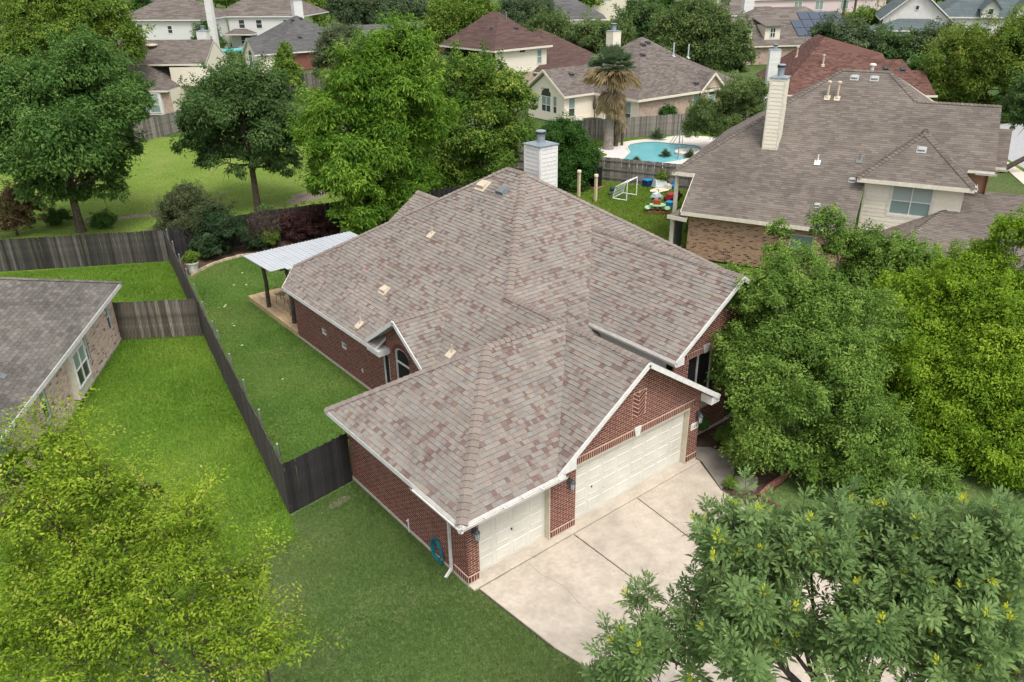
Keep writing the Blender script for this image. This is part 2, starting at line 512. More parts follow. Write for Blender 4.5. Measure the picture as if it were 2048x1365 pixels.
def shingle_face(pc, poly, seed, course=.143, wmin=.07, wmax=.24, th=.017, relief=.013, tintf=None, lift=.004, gap=0.0):
    """Lay shingle tabs on a sloped polygon (counter-clockwise from above)."""
    P = [Vector(p) for p in poly]
    n = Vector((0,0,0))
    for i in range(len(P)):
        n += P[i].cross(P[(i+1) % len(P)])
    n.normalize()
    if n.z < 0:
        n = -n
    u = Vector((0,0,1)).cross(n).normalized()
    v = n.cross(u)
    o = P[0]
    q = [((p-o).dot(u), (p-o).dot(v)) for p in P]
    vmin, vmax = min(a[1] for a in q), max(a[1] for a in q)
    rng = random.Random(seed)
    y = vmin
    while y < vmax-1e-4:
        y1 = min(y+course, vmax)
        row = clip_half(clip_half(q, 1, y, True), 1, y1, False)
        if len(row) >= 3:
            x0, x1 = min(a[0] for a in row), max(a[0] for a in row)
            x = x0-(rng.uniform(0, wmax) if not gap else wmax*(.5 if int(round((y-vmin)/course)) % 2 else 1))
            while x < x1:
                w = rng.uniform(wmin, wmax)
                pp = clip_half(clip_half(row, 0, x, True), 0, x+w-gap, False)
                x += w
                if len(pp) < 3 or area2(pp) < .0012:
                    continue
                hi = th+(relief if rng.random() < .5 else 0)+rng.uniform(0, .002)
                k = len(pp)
                vs = []
                for a in pp:
                    h = lift+hi*(1-(a[1]-y)/course*.8)
                    vs.append(tuple(o+u*a[0]+v*a[1]+n*h))
                vs += [tuple(o+u*a[0]+v*a[1]) for a in pp]
                fs = [tuple(range(k))]
                for i in range(k):
                    j = (i+1) % k
                    if pp[i][1] > y1-1e-4 and pp[j][1] > y1-1e-4:
                        continue
                    fs.append((k+i, k+j, j, i))
                pc.add(vs, fs, tintf(rng) if tintf else rng.random())
        y = y1

def ridge_caps(pc, P, Q, n1, n2, seed, expo=.2, wid=.155, th=.034):
    """overlapping bent cap shingles from P (low end) to Q"""
    P, Q = Vector(P), Vector(Q)
    d = (Q-P)
    Ln = d.length
    d.normalize()
    n1, n2 = Vector(n1).normalized(), Vector(n2).normalized()
    a1 = d.cross(n1); a1 = a1 if a1.z < 0 else -a1
    a2 = d.cross(n2); a2 = a2 if a2.z < 0 else -a2
    if abs(d.z) < .02:                       # level ridge: the sides fall along each slope
        a1 = d.cross(n1); a1 = a1 if a1.z < 0 else -a1
        a2 = d.cross(n2); a2 = a2 if a2.z < 0 else -a2
    up = (n1+n2).normalized()
    rng = random.Random(seed)
    t = 0
    while t < Ln:
        t1 = min(t+expo*1.25, Ln)
        lo, hi = th+.022, .022+.004
        A, B = P+d*t, P+d*t1
        vs = []
        for X, h in ((A, lo), (B, hi)):
            vs += [X+a1*wid+n1*h, X+a1*wid*.25+(n1*.7+up*.3)*(h+.004), X+a2*wid*.25+(n2*.7+up*.3)*(h+.004), X+a2*wid+n2*h]
        vs += [A+a1*wid, A+a1*wid*.25+up*.0, A+a2*wid*.25, A+a2*wid]
        vs = [tuple(x) for x in vs]
        fs = [(0,1,5,4), (1,2,6,5), (2,3,7,6), (8,9,1,0), (9,10,2,1), (10,11,3,2)]
        pc.add(vs, fs, rng.random())
        t += expo

def wall_sheet(mb, F, outline, holes, th=.06, tint=.5, reveal_to=None):
    ss = sorted(set([min(p[0] for p in outline), max(p[0] for p in outline)]+[h for H in holes for h in H[:2]]))
    zs = sorted(set([min(p[1] for p in outline), max(p[1] for p in outline)]+[h for H in holes for h in H[2:4]]))
    for i in range(len(ss)-1):
        for j in range(len(zs)-1):
            cs, cz = (ss[i]+ss[i+1])/2, (zs[j]+zs[j+1])/2
            if any(h[0] < cs < h[1] and h[2] < cz < h[3] for h in holes):
                continue
            pp = clip_rect(outline, ss[i], ss[i+1], zs[j], zs[j+1])
            if len(pp) >= 3 and area2(pp) > 1e-5:
                mb.add([F.p(s, z, 0) for s, z in pp], [tuple(range(len(pp)))], tint)

def sub_rect(rects, H):
    out = []
    for a0, a1, b0, b1 in rects:
        h0, h1, k0, k1 = H
        if h1 <= a0 or h0 >= a1 or k1 <= b0 or k0 >= b1:
            out.append((a0, a1, b0, b1)); continue
        if h0 > a0: out.append((a0, h0, b0, b1))
        if h1 < a1: out.append((h1, a1, b0, b1))
        m0, m1 = max(a0, h0), min(a1, h1)
        if k0 > b0: out.append((m0, m1, b0, k0))
        if k1 < b1: out.append((m0, m1, k1, b1))
    return out

def lay_bricks(pc, F, outline, holes, seed, soldiers=(), bl=.20, bh=.059, mo=.018, proud=.005, tintf=None, skip=()):
    """running bond; soldiers = (s0,s1,z0,z1,proud) bands of upright bricks"""
    rng = random.Random(seed)
    z = min(p[1] for p in outline)
    zt = max(p[1] for p in outline)
    s_min, s_max = min(p[0] for p in outline), max(p[0] for p in outline)
    cut = list(holes)+[b[:4] for b in soldiers]+list(skip)
    k = 0
    def put(r, pr):
        pp = clip_rect(outline, *r)
        if len(pp) >= 3 and area2(pp) > .0012:
            n = len(pp)
            d = pr+rng.uniform(-.0015, .0015)
            vs = [F.p(a, b, 0) for a, b in pp]+[F.p(a, b, d) for a, b in pp]
            fs = [tuple(range(n, 2*n))]+[(i, (i+1) % n, n+(i+1) % n, n+i) for i in range(n)]
            pc.add(vs, fs, tintf(rng) if tintf else min(1, max(0, rng.gauss(.5, .25))))
    while z < zt:
        s = s_min-(0 if k % 2 else bl/2)
        near = [h for h in cut if h[3] > z and h[2] < z+bh]
        while s < s_max:
            rects = [(max(s, s_min), min(s+bl, s_max), z, z+bh)]
            for h in near:
                rects = sub_rect(rects, h)
            for r in rects:
                if r[1]-r[0] > .02 and r[3]-r[2] > .015:
                    put(r, proud)
            s += bl+mo
        z += bh+mo
        k += 1
    for b in soldiers:
        s = b[0]
        while s < b[1]-.02:
            put((s, min(s+bh, b[1]), b[2]+mo, b[3]-mo), b[4])
            s += bh+mo+.008

def window(parent, F, s0, s1, z0, z1, frame=.055, vm=(), hm=(), glass=('glass',), trim='white_trim', depth=-.08, name='window', label=None, face=.02):
    """frame with mullions; every pane a sub-part. glass is cycled bottom row first."""
    mb = MB()
    fr = frame
    d0, d1 = depth, depth+face+.04
    F.box(mb, s0, s1, z0, z0+fr, d0, d1); F.box(mb, s0, s1, z1-fr, z1, d0, d1)
    F.box(mb, s0, s0+fr, z0+fr, z1-fr, d0, d1); F.box(mb, s1-fr, s1, z0+fr, z1-fr, d0, d1)
    xs = [s0+fr]+list(vm)+[s1-fr]
    zs = [z0+fr]+list(hm)+[z1-fr]
    for x in vm:
        F.box(mb, x-fr*.45, x+fr*.45, z0+fr, z1-fr, d0, d1-.008)
    for zz in hm:
        F.box(mb, s0+fr, s1-fr, zz-fr*.35, zz+fr*.35, d0, d1-.012)
    w = obj(name, mb, M[trim], parent)
    if label:
        w['label'] = label
    k = 0
    for j in range(len(zs)-1):
        for i in range(len(xs)-1):
            g = MB()
            F.box(g, xs[i]+.001, xs[i+1]-.001, zs[j]+.001, zs[j+1]-.001, d0+.005, d0+.012)
            obj('pane', g, M[glass[j % len(glass)]], w)
            k += 1
    return w

def planks(parent, F, s0, s1, z0, z1, mat, expo=.2, name='siding_plank', single=True, outline=None, seed=1, lap=.018):
    rng = random.Random(seed)
    z = z0
    all_mb = MB()
    while z < z1-.01:
        zt = min(z+expo, z1)
        rect = clip_rect(outline, s0, s1, z, zt) if outline else [(s0,z),(s1,z),(s1,zt),(s0,zt)]
        if len(rect) >= 3:
            mb = MB() if single else all_mb
            n = len(rect)
            vs = [F.p(a, b, 0) for a, b in rect]+[F.p(a, b, lap*(1-.75*(b-z)/expo)+.004) for a, b in rect]
            fs = [tuple(range(n, 2*n))]+[(i, (i+1) % n, n+(i+1) % n, n+i) for i in range(n)]
            mb.add(vs, fs, rng.random())
            if single:
                obj(name, mb, M[mat], parent)
        z = zt
    if not single and all_mb.f:
        obj('siding', all_mb, M[mat], parent)

# ------------------------------------------------------------------ the setting: ground, lawns, drive, road
def sheet(name, poly, z, mat):
    mb = MB()
    mb.add([(x, y, z) for x, y in poly], [tuple(range(len(poly)))])
    return structure(name, mb, mat)

sheet('ground', [(-900,-500),(1300,-500),(1300,1500),(-900,1500)], -.06, G_FAR)
sheet('park_lawn', [(-60,31.5),(2.2,31.2),(30,32.5),(20,60),(8,72),(-60,75)], -.03, G_BACK)
sheet('side_lawn', [(-2.33,5.9),(.02,6.26),(.02,6.4),(3.3,6.4),(3.3,17.2),(16,17.2),(20,31),(2.1,31.1)], -.02, G_SIDE)
rng = random.Random(17)
ragged = [(-14+k*.25, 4.6+.5*math.sin(k*.35)+rng.uniform(-.25,.25)) for k in range(0, 46)]
sheet('neighbour_lawn', [(-30,4.5)]+ragged+[(-2.36,5.7),(-2.33,5.9),(2.1,31.1),(-14,40),(-30,40)], -.02, G_NEXT)
sheet('front_lawn', [(-30,-30),(30,-30),(30,5.0),(9.15,.2),(0,-.2),(0,6.26),(-2.33,5.9),(-2.4,7),(-30,7)], -.024, G_FRONT)
sheet('play_lawn', [(16,6),(40,8),(34,27),(30,34),(19.9,31),(17,20)], -.028, G_PLAY)
sheet('pool_lawn', [(30.2,34),(37.6,17),(64,16),(64,37),(41.4,39)], -.032, G_PLAY)

mb = MB(); mb.add([(2.2,27.8,-.012),(2.9,28.45,-.012),(3.9,29.0,-.012),(4.7,29.2,-.012),(5.6,29.2,-.012),(8,28,-.012),(12,25,-.012),(17,23,-.012),(18.5,31,-.012),(2.15,31,-.012)], [tuple(range(10))])
structure('planting_bed', mb, M['mulch'])
mb = MB(); mb.add([(8.5,-1.65,-.012),(8.4,-3.2,-.012),(9.1,-2.7,-.012),(10.4,-2.6,-.012),(11.6,-2.3,-.012),(13.5,.9,-.012),(9.2,.9,-.012)], [tuple(range(7))])
structure('front_bed', mb, M['mulch'])
# bare worn patches in the grass
rng = random.Random(5)
def patch(name, cx, cy, rx, ry, z, mat, rot=0):
    mb = MB(); pts = []
    for k in range(18):
        a = 2*math.pi*k/18
        r = rng.uniform(.7, 1.1)
        x, y = rx*r*math.cos(a), ry*r*math.sin(a)
        pts.append((cx+x*math.cos(rot)-y*math.sin(rot), cy+x*math.sin(rot)+y*math.cos(rot), z))
    mb.add(pts, [tuple(range(18))])
    return structure(name, mb, mat)
dry = grass_mat('worn_dry_ground', (.23,.19,.14,1), (.29,.24,.185,1), (.12,.12,.05,1), 1.2)
patch('bare_ground', 13.9, 38.2, 1.9, 1.2, -.022, dry, .4)
patch('bare_ground', 8.6, 36.2, 1.4, .5, -.022, dry, .3)
patch('bare_ground', -.95, 5.45, .5, .16, -.016, dry, .15)
patch('bare_ground', 2.6, 41.5, 3.2, .45, -.022, dry, -.25)

# driveway: dark joints with slabs laid over
drive = MB()
drive.add([(.12,-.26,-.008),(.3,-2.8,-.008),(.62,-4.2,-.008),(1.2,-30,-.008),(8.5,-30,-.008),(8.42,-1.6,-.008),(9.2,-.28,-.008)], [tuple(range(7))])
drv = structure('driveway', drive, M['soil'])
def drive_slab(poly, tint, mat='concrete', name='slab', parent=drv, top=.03):
    mb = MB()
    mb.slab([(x, y, top) for x, y in poly], .06, tint)
    obj(name, mb, M[mat], parent)
g = .02
drive_slab([(.15,-.27),(.36,-3.0),(.55,-3.92+g),(3.5-g,-3.9+g),(3.52-g,-.25)][::1], .5)
drive_slab([(3.52+g,-.25),(3.5+g,-3.9+g),(5.8-g,-3.88+g),(6.15-g,-.24)], .65)
drive_slab([(6.15+g,-.24),(5.8+g,-3.88+g),(8.3,-3.86+g),(8.42,-1.62),(9.12,-.23)], .35)
drive_slab([(.56,-3.92-g),(.8,-9.5),(3.5-g,-9.5),(3.5-g,-3.9-g)], .6)
drive_slab([(3.5+g,-3.9-g),(3.5+g,-9.5),(5.8-g,-9.5),(5.8-g,-3.88-g)], .45)
drive_slab([(5.8+g,-3.88-g),(5.8+g,-9.5),(8.3,-9.5),(8.3,-3.86-g)], .55)
drive_slab([(0,-.215),(9.16,-.215),(9.16,.0),(8.65,.0),(8.65,.26),(3.77,.26),(3.77,.0),(2.83,.0),(2.83,.26),(.36,.26),(.36,.0),(0,.0)], .95, name='apron')
wk = MB(); pts = [(8.46,-1.60), (9.19,-.26)]
arc = [(9.22,.35),(9.7,.42),(10.05,.1),(10.15,-.35),(9.98,-.95),(9.45,-1.35),(8.95,-1.52)]
poly = [(8.46,-1.60)]+arc[::-1]+[(9.19,-.26)]
drive_slab(poly, .4, 'concrete_dark', 'slab', structure('walkway', MB() if False else (lambda b: (b.add([(8.6,-1.5,-.009),(10.0,-.8,-.009),(10.05,.3,-.009),(9.25,.3,-.009)], [(0,1,2,3)]), b)[1])(MB()), M['soil']), .035)
st = MB(); st.slab([(8.75,-1.75,.1),(9.25,-2.32,.1),(9.75,-2.02,.1),(9.3,-1.5,.1)], .14, .2)
tag(obj('stepping_slab', st, M['concrete_dark']), 'dark grey concrete step slab in the bed beside the walkway', 'step')
crk = MB(); rng2 = random.Random(23)
for pts in ([(1.75,-.3),(1.72,-.9),(1.9,-1.6),(1.78,-2.4),(1.86,-3.2),(1.8,-3.85)], [(6.4,-3.8),(6.9,-3.0),(7.6,-2.6)]):
    for a_, b_ in zip(pts[:-1], pts[1:]):
        P, Q = Vector((*a_, .0335)), Vector((*b_, .0335)); d = (Q-P).normalized(); nrm = Vector((-d.y, d.x, 0))*rng2.uniform(.003,.007)
        crk.add([tuple(P-nrm), tuple(Q-nrm), tuple(Q+nrm), tuple(P+nrm)], [(0,1,2,3)])
obj('crack', crk, M['concrete_dark'], drv, 'stuff')
lit = MB()
for k in range(220):
    if k < 130:
        x, y = rng2.choice(((rng2.uniform(0,9.1), -.235+rng2.gauss(0,.03)), (3.51+rng2.gauss(0,.03), rng2.uniform(-5,-.3)), (6.05+rng2.gauss(0,.05), rng2.uniform(-3.8,-.3)), (rng2.uniform(.6,8), -3.9+rng2.gauss(0,.03))))
    else:
        x, y = rng2.uniform(.5,8.3), rng2.uniform(-4.5,-.3)
    a = rng2.uniform(0, 6.28); r_ = rng2.uniform(.008,.022); c_, s_ = math.cos(a)*r_, math.sin(a)*r_
    lit.add([(x-c_,y-s_,.036),(x+s_*.5,y-c_*.5,.04),(x+c_,y+s_,.036),(x-s_*.5,y+c_*.5,.042)], [(0,1,2),(0,2,3)])
obj('leaf_litter', lit, M['mulch'], drv, 'stuff')
# road and sidewalk beyond the neighbour's yard
sheet('road', [(57.5,7.8),(63.6,13.4),(74,18.0),(92,14),(90,4),(70,-6)], -.018, M['asphalt'])
sheet('sidewalk', [(52.5,6.2),(54.2,5.6),(58.8,9.6),(64,13.9),(63.4,14.6),(57.6,9.8)], -.014, M['sidewalk'])
sheet('verge', [(54.2,5.6),(57.3,7.6),(63.8,13.2),(64,13.9),(58.8,9.6)], -.022, G_PLAY)

# ------------------------------------------------------------------ roof helpers shared by the houses
def roof_deck(parent, polys, mat_top, trim, th=.13, name='roof'):
    mb = MB()
    for p in polys:
        mb.slab(p, th, .5, 0, 1)
    return obj(name, mb, [mat_top, trim], parent)

def tint_main(r):
    return r.random()

def vent_box(parent, p, n, ang, sx=.42, sy=.36, h=.14, mat='vent_tan', name='roof_vent'):
    n = Vector(n).normalized()
    u = Vector((0,0,1)).cross(n).normalized()
    v = n.cross(u)
    p = Vector(p)
    mb = MB()
    vs = []
    for a, b, z in ((-.5,-.5,0),(.5,-.5,0),(.5,.5,0),(-.5,.5,0),(-.46,-.46,1),(.46,-.46,1),(.42,.42,.62),(-.42,.42,.62)):
        vs.append(tuple(p+u*a*sx+v*b*sy+n*(z*h+.01)))
    mb.add(vs, [(4,5,6,7),(0,1,5,4),(1,2,6,5),(2,3,7,6),(3,0,4,7)])
    fl = [tuple(p+u*a*sx*1.3+v*b*sy*1.35-v*.05+n*q) for q in (.03,.04) for a, b in ((-.5,-.5),(.5,-.5),(.5,.5),(-.5,.5))]
    mb.add(fl, [(4,5,6,7),(0,1,5,4),(1,2,6,5),(2,3,7,6),(3,0,4,7)])
    return obj(name, mb, M[mat], parent)

def vent_pipe(parent, p, n, h=.35, r=.04, mat='white_trim', flash=True, cap=False, name='vent_pipe'):
    n = Vector(n).normalized()
    u = Vector((0,0,1)).cross(n).normalized()
    v = n.cross(u)
    p = Vector(p)
    mb = MB()
    if flash:
        fl = [tuple(p+u*a+v*b+n*q) for q in (.03,.045) for a, b in ((-.15,-.22),(.15,-.22),(.15,.12),(-.15,.12))]
        mb.add(fl, [(4,5,6,7),(0,1,5,4),(1,2,6,5),(2,3,7,6),(3,0,4,7)])
        mb.tube([p, p+Vector((0,0,.12))], [r*2.2, r*1.2], 8)
    mb.tube([p, p+Vector((0,0,h))], r, 8)
    if cap:
        q = p+Vector((0,0,h))
        mb.lathe([(r*1.0,q.z),(r*2,q.z+.02),(r*2,q.z+.09),(r*1.1,q.z+.13)], q.x, q.y, 10)
    return obj(name, mb, M[mat], parent)

def lantern(parent, F, s, z):
    """carriage lantern: back plate, bracket, cap and glass body"""
    mb = MB()
    F.box(mb, s-.05, s+.05, z+.02, z+.22, .01, .03)
    c = Vector(F.p(s, z, .16))
    mb.tube([F.p(s, z+.14, .03), F.p(s, z+.24, .09), F.p(s, z+.22, .16)], .012, 5)
    mb.lathe([(.012,c.z+.24),(.03,c.z+.19),(.085,c.z+.13),(.095,c.z+.11),(.06,c.z+.105)], c.x, c.y, 8)
    mb.lathe([(.05,c.z-.13),(.058,c.z-.11),(.03,c.z-.105)], c.x, c.y, 8)
    for k in range(6):
        a = k*math.pi/3
        mb.bar((c.x+.054*math.cos(a), c.y+.054*math.sin(a), c.z-.11), (c.x+.078*math.cos(a), c.y+.078*math.sin(a), c.z+.11), .01, .01)
    o = obj('wall_lamp', mb, M['metal_blue'], parent)
    g = MB(); g.lathe([(.03,c.z-.11),(.048,c.z-.11),(.072,c.z+.105),(.03,c.z+.106)], c.x, c.y, 8)
    obj('lamp_glass', g, M['lamp_glass'], o)

def chimney(parent, x0, x1, y0, y1, z0, z1, mat='white_siding', trim='white_trim', expo=.2, ang=0, O=(0,0), flue_h=.5, flue_r=.17, sides='wsen', single=True):
    """boxed chimney with lapped siding, corner boards, metal cap and round flue; x,y local to a frame at O turned by ang"""
    a = math.radians(ang)
    def W(x, y):
        return (O[0]+x*math.cos(a)-y*math.sin(a), O[1]+x*math.sin(a)+y*math.cos(a))
    c = [W(x0,y0), W(x1,y0), W(x1,y1), W(x0,y1)]
    mb = MB()
    mb.add([(*p, z0) for p in c]+[(*p, z1) for p in c], [(0,1,5,4),(1,2,6,5),(2,3,7,6),(3,0,4,7),(4,5,6,7)])
    ch = obj('chimney', mb, M[trim], parent)
    fr = [(Frame(c[0], ang), x1-x0), (Frame(c[1], ang+90), y1-y0), (Frame(c[2], ang+180), x1-x0), (Frame(c[3], ang-90), y1-y0)]
    cb = MB()
    for F, w in (fr[0], fr[3]):
        planks(ch, F, .085, w-.085, z0, z1-.12, mat, expo, single=single, seed=int(w*100))
        F.box(cb, 0, .085, z0, z1, .001, .026); F.box(cb, w-.085, w, z0, z1, .001, .026); F.box(cb, .085, w-.085, z1-.12, z1, .001, .028)
    obj('corner_board', cb, M[trim], ch)
    cp = MB()
    e = .05
    c2 = [W(x0-e,y0-e), W(x1+e,y0-e), W(x1+e,y1+e), W(x0-e,y1+e)]
    cx, cy = W((x0+x1)/2, (y0+y1)/2)
    cp.add([(*p, z1-.02) for p in c2]+[(*p, z1+.03) for p in c2]+[(cx, cy, z1+.11)], [(0,1,5,4),(1,2,6,5),(2,3,7,6),(3,0,4,7),(4,5,8),(5,6,8),(6,7,8),(7,4,8)])
    obj('chimney_cap', cp, M['flue'], ch)
    fl = MB()
    fl.lathe([(flue_r,z1+.02),(flue_r,z1+flue_h*.72),(flue_r*1.25,z1+flue_h*.74),(flue_r*1.25,z1+flue_h),(flue_r*1.05,z1+flue_h*1.04)], cx, cy, 14)
    obj('flue', fl, M['flue'], ch)
    bd = MB(); bd.lathe([(flue_r*1.27,z1+flue_h*.78),(flue_r*1.27,z1+flue_h*.95)], cx, cy, 14)
    obj('flue_band', bd, M['metal_dark'], ch)
    return ch

# ------------------------------------------------------------------ the main house
H = thing('brick_house', 'single storey dark red brick house under a tan and rust shingle roof', 'house', (4.5, 3, 0))
S = 2/3
A, B = (10.2,9.98,7.47), (10.2,11.0,7.47)
Lp = lambda x, y: (x, y, 2.55+S*(x-2.82))
Fp = lambda x, y: (x, y, 7.47+S*(y-9.98))
GL = lambda x, y: (x, y, 2.52+S*(x+.44))
GF = lambda x, y: (x, y, 2.52+S*(y+.44))
GR = lambda x, y: (x, y, 4.78-S*(x-6.05))
Gp = (3.13,3.13,4.9)
main_left = [Lp(3.33,3.2), Lp(6.13,3.2), Lp(6.13,5.91), A, B, Lp(3.67,17.58), Lp(2.82,17.0), Lp(2.82,9.35), Lp(3.33,9.35)]
main_front = [A, Fp(6.13,5.91), Fp(9.44,2.6), Fp(17.58,2.6)]
main_right = [A, (17.58,2.6,2.55), (17.58,18.38,2.55), B]
main_back = [B, (17.58,18.38,2.55), (3.67,18.38,2.55), Lp(3.67,17.58)]
gar_left = [GL(-.44,6.70), GL(-.44,-.44), Gp]
gar_front = [GF(-.44,-.44), GF(2.66,-.44), (6.05,2.95,4.78), (6.2,3.13,4.9), Gp]
gar_back = [Gp, (6.2,3.13,4.9), (6.2,6.7,2.52), (-.44,6.7,2.52)]
gab_left = [(2.66,-.45,2.52), (6.05,-.45,4.78), (6.05,2.95,4.78)]
gab_right = [(6.05,-.45,4.78), GR(9.44,-.45), GR(9.44,2.6), GR(6.13,5.91)]
rw_left = [(8.33,.45,3.706), (11.35,.45,5.72), (11.35,7.36,5.72), (8.33,4.35,3.706)]
rw_right = [(11.35,.45,5.72), (14.37,.45,3.706), (14.37,4.35,3.706), (11.35,7.36,5.72)]
sg_right = [(2.85,5.75,2.53), (5.13,7.98,4.09), (2.85,7.98,4.09)]
sg_left = [(2.85,7.98,4.09), (5.13,7.98,4.09), (2.85,10.1,2.607)]
bw_left = [(9.75,13.35,5.4), (9.75,17.0,5.4), (6.5,17.0,3.233), (6.5,15.6,3.233)]
bw_right = [(9.75,17.0,5.4), (9.75,13.35,5.4), (13,15.6,3.233), (13,17,3.233)]
polys = [main_left, main_front, main_right, main_back, gar_left, gar_front, gar_back, gab_left, gab_right, rw_left, rw_right, sg_right, sg_left, bw_left, bw_right]
roof = roof_deck(H, polys, M['deck'], M['white_trim'])
pc = Pieces()
for i, p in enumerate((main_left, main_front, gar_left, gar_front, gab_left, gab_right, rw_left, sg_right, bw_left)):
    shingle_face(pc, p, 100+i, tintf=tint_main)
pc.build('shingle', 'shingle_field', M['shingle'], roof)
nL, nF, nR, nB = (-S,0,1), (0,-S,1), (S,0,1), (0,S,1)
pc = Pieces()
for i, (P, Q, a, b) in enumerate((
        (GL(-.44,-.44), Gp, nL, nF), (GL(-.44,6.70), Gp, nL, nB), (Gp, (6.25,3.13,4.9), nF, nB), ((6.05,-.42,4.78), (6.05,3.0,4.78), nL, nR),
        (Lp(6.05,5.83), A, nL, nF), ((6.13,3.15,4.757), (6.13,5.95,4.757), nL, nR), (A, B, nL, nR), (Lp(3.67,17.58), B, nL, nB),
        ((17.5,2.68,2.6), A, nF, nR), ((11.35,.46,5.72), (11.35,7.36,5.72), nL, nR), ((2.86,7.98,4.09), (5.13,7.98,4.09), (0,-.7,1), (0,.7,1)),
        ((9.75,17.0,5.4), (9.75,13.4,5.4), nL, nR))):
    ridge_caps(pc, P, Q, a, b, 300+i)
pc.build('ridge_cap', 'ridge_cap_row', M['cap'], roof)
for P, Q in (((6.05,.2,4.79),(6.05,2.4,4.79)), ((3.7,3.13,4.91),(5.4,3.13,4.91)), ((6.13,3.7,4.767),(6.13,5.3,4.767)), ((11.35,.6,5.73),(11.35,6.5,5.73))):
    mb = MB(); P, Q = Vector(P), Vector(Q)
    sd_ = (Q-P).normalized().cross(Vector((0,0,1)))
    for sg in (-1, 1):
        n_ = (sd_*sg*S+Vector((0,0,1))).normalized()
        a_ = sd_*sg*math.cos(math.atan(S))-Vector((0,0,1))*math.sin(math.atan(S))
        mb.bar(P+a_*.14+n_*.016, Q+a_*.14+n_*.016, .03, .026, .5, n_)
    obj('ridge_vent', mb, M['vent_line'], roof)

# walls
FL = Frame((0,6.26), -90)          # garage side wall
FF = Frame((0,0), 0)               # garage front
FR_ = Frame((9.15,0), 90)
FB = Frame((9.15,6.26), 180)
FLW = Frame((3.3,17.2), -90)       # long side wall
FBK = Frame((17.1,17.2), 180)
FRW = Frame((8.75,.9), 0)
wall = MB()
o_gl = [(0,.1),(6.26,.1),(6.26,2.5),(0,2.5)]
o_gf = [(0,.1),(9.15,.1),(9.15,2.58),(6.05,4.63),(2.95,2.58),(2.8,2.44),(0,2.44)]
h_gf = [(.36,2.83,.0,2.2),(3.77,8.65,.0,2.15)]
o_lw = [(0,.1),(11,.1),(11,2.6),(9.22,3.93),(7.25,2.58),(0,2.5)]
sw = [(2.48,2.88,1.06,1.34),(4.18,4.58,1.06,1.34)]
nw = [(7.5,7.93,.35,2.13)]
arch = [(8.38,9.31,.35,2.42)]
for k in range(8):
    t0 = k/8*.30
    hw = .465*math.sqrt(max(0, 1-((k+.5)/8)**2.4))
    arch.append((8.845-hw, 8.845+hw, 2.42+t0, 2.42+t0+.0375))
h_lw = sw+nw+arch
o_rw = [(0,.1),(5.2,.1),(5.2,3.85),(2.6,5.57),(0,3.85)]
h_rw = [(.78,2.2,1.2,3.2),(3.05,4.5,.1,3.1)]
wall_sheet(wall, FL, o_gl, [])
wall_sheet(wall, FF, o_gf, h_gf)
wall_sheet(wall, FLW, o_lw, h_lw)
wall_sheet(wall, FRW, o_rw, h_rw)
wall_sheet(wall, FR_, [(0,.1),(.9,.1),(.9,2.45),(0,2.45)], [])
wall_sheet(wall, FBK, [(0,.1),(13.8,.1),(13.8,2.5),(0,2.5)], [])
wall_sheet(wall, Frame((17.1,3), 90), [(0,.1),(14.2,.1),(14.2,2.5),(0,2.5)], [])
wall_sheet(wall, Frame((14,.9), 90), [(0,.1),(3,.1),(3,3.9),(0,3.9)], [])
def pier_sold(z0=.1):
    return [(0,.345,z0,.32,.03),(2.845,3.755,z0,.32,.03),(8.665,9.15,z0,.32,.03)]
SOLD = {'gl': [(5.6,6.26,.1,.32,.03)], 'gf': pier_sold()+[(3.6,8.84,2.15,2.38,.016)], 'rw': [(.6,2.4,3.2,3.42,.016),(3.05,4.5,3.1,3.3,.016)], 'fr': [(0,.9,.1,.32,.03)]}
for F_, k_ in ((FL,'gl'),(FF,'gf'),(FRW,'rw'),(FR_,'fr')):
    for b_ in SOLD[k_]:
        F_.box(wall, b_[0]+.003, b_[1]-.003, b_[2]+.003, b_[3]-.003, .001, b_[4]-.005)
wl_o = obj('wall', wall, M['mortar'], H)
pc = Pieces()
herr = (5.95,6.51,2.78,3.62)
lay_bricks(pc, FL, o_gl, [], 11, soldiers=SOLD['gl'])
lay_bricks(pc, FF, o_gf, h_gf, 12, soldiers=SOLD['gf'], skip=[herr])
lay_bricks(pc, FLW, o_lw, h_lw, 13, soldiers=[])
lay_bricks(pc, FRW, o_rw, h_rw, 14, soldiers=SOLD['rw'])
lay_bricks(pc, FR_, [(0,.1),(.9,.1),(.9,2.45),(0,2.45)], [], 15, soldiers=SOLD['fr'])
# rim of upright bricks round the arched window
for k in range(15):
    a = math.pi*k/14
    cx, cz = 8.845+.50*math.cos(a), 2.42+.34*math.sin(a)
    ax, az = math.cos(a), math.sin(a)
    q = [(cx+az*.028, cz-ax*.028), (cx+ax*.13+az*.034, cz+az*.13-ax*.034), (cx+ax*.13-az*.034, cz+az*.13+ax*.034), (cx-az*.028, cz+ax*.028)]
    pc.add([FLW.p(a_, b_, 0) for a_, b_ in q]+[FLW.p(a_, b_, .016) for a_, b_ in q], [(4,5,6,7),(0,1,5,4),(1,2,6,5),(2,3,7,6),(3,0,4,7)], .5)
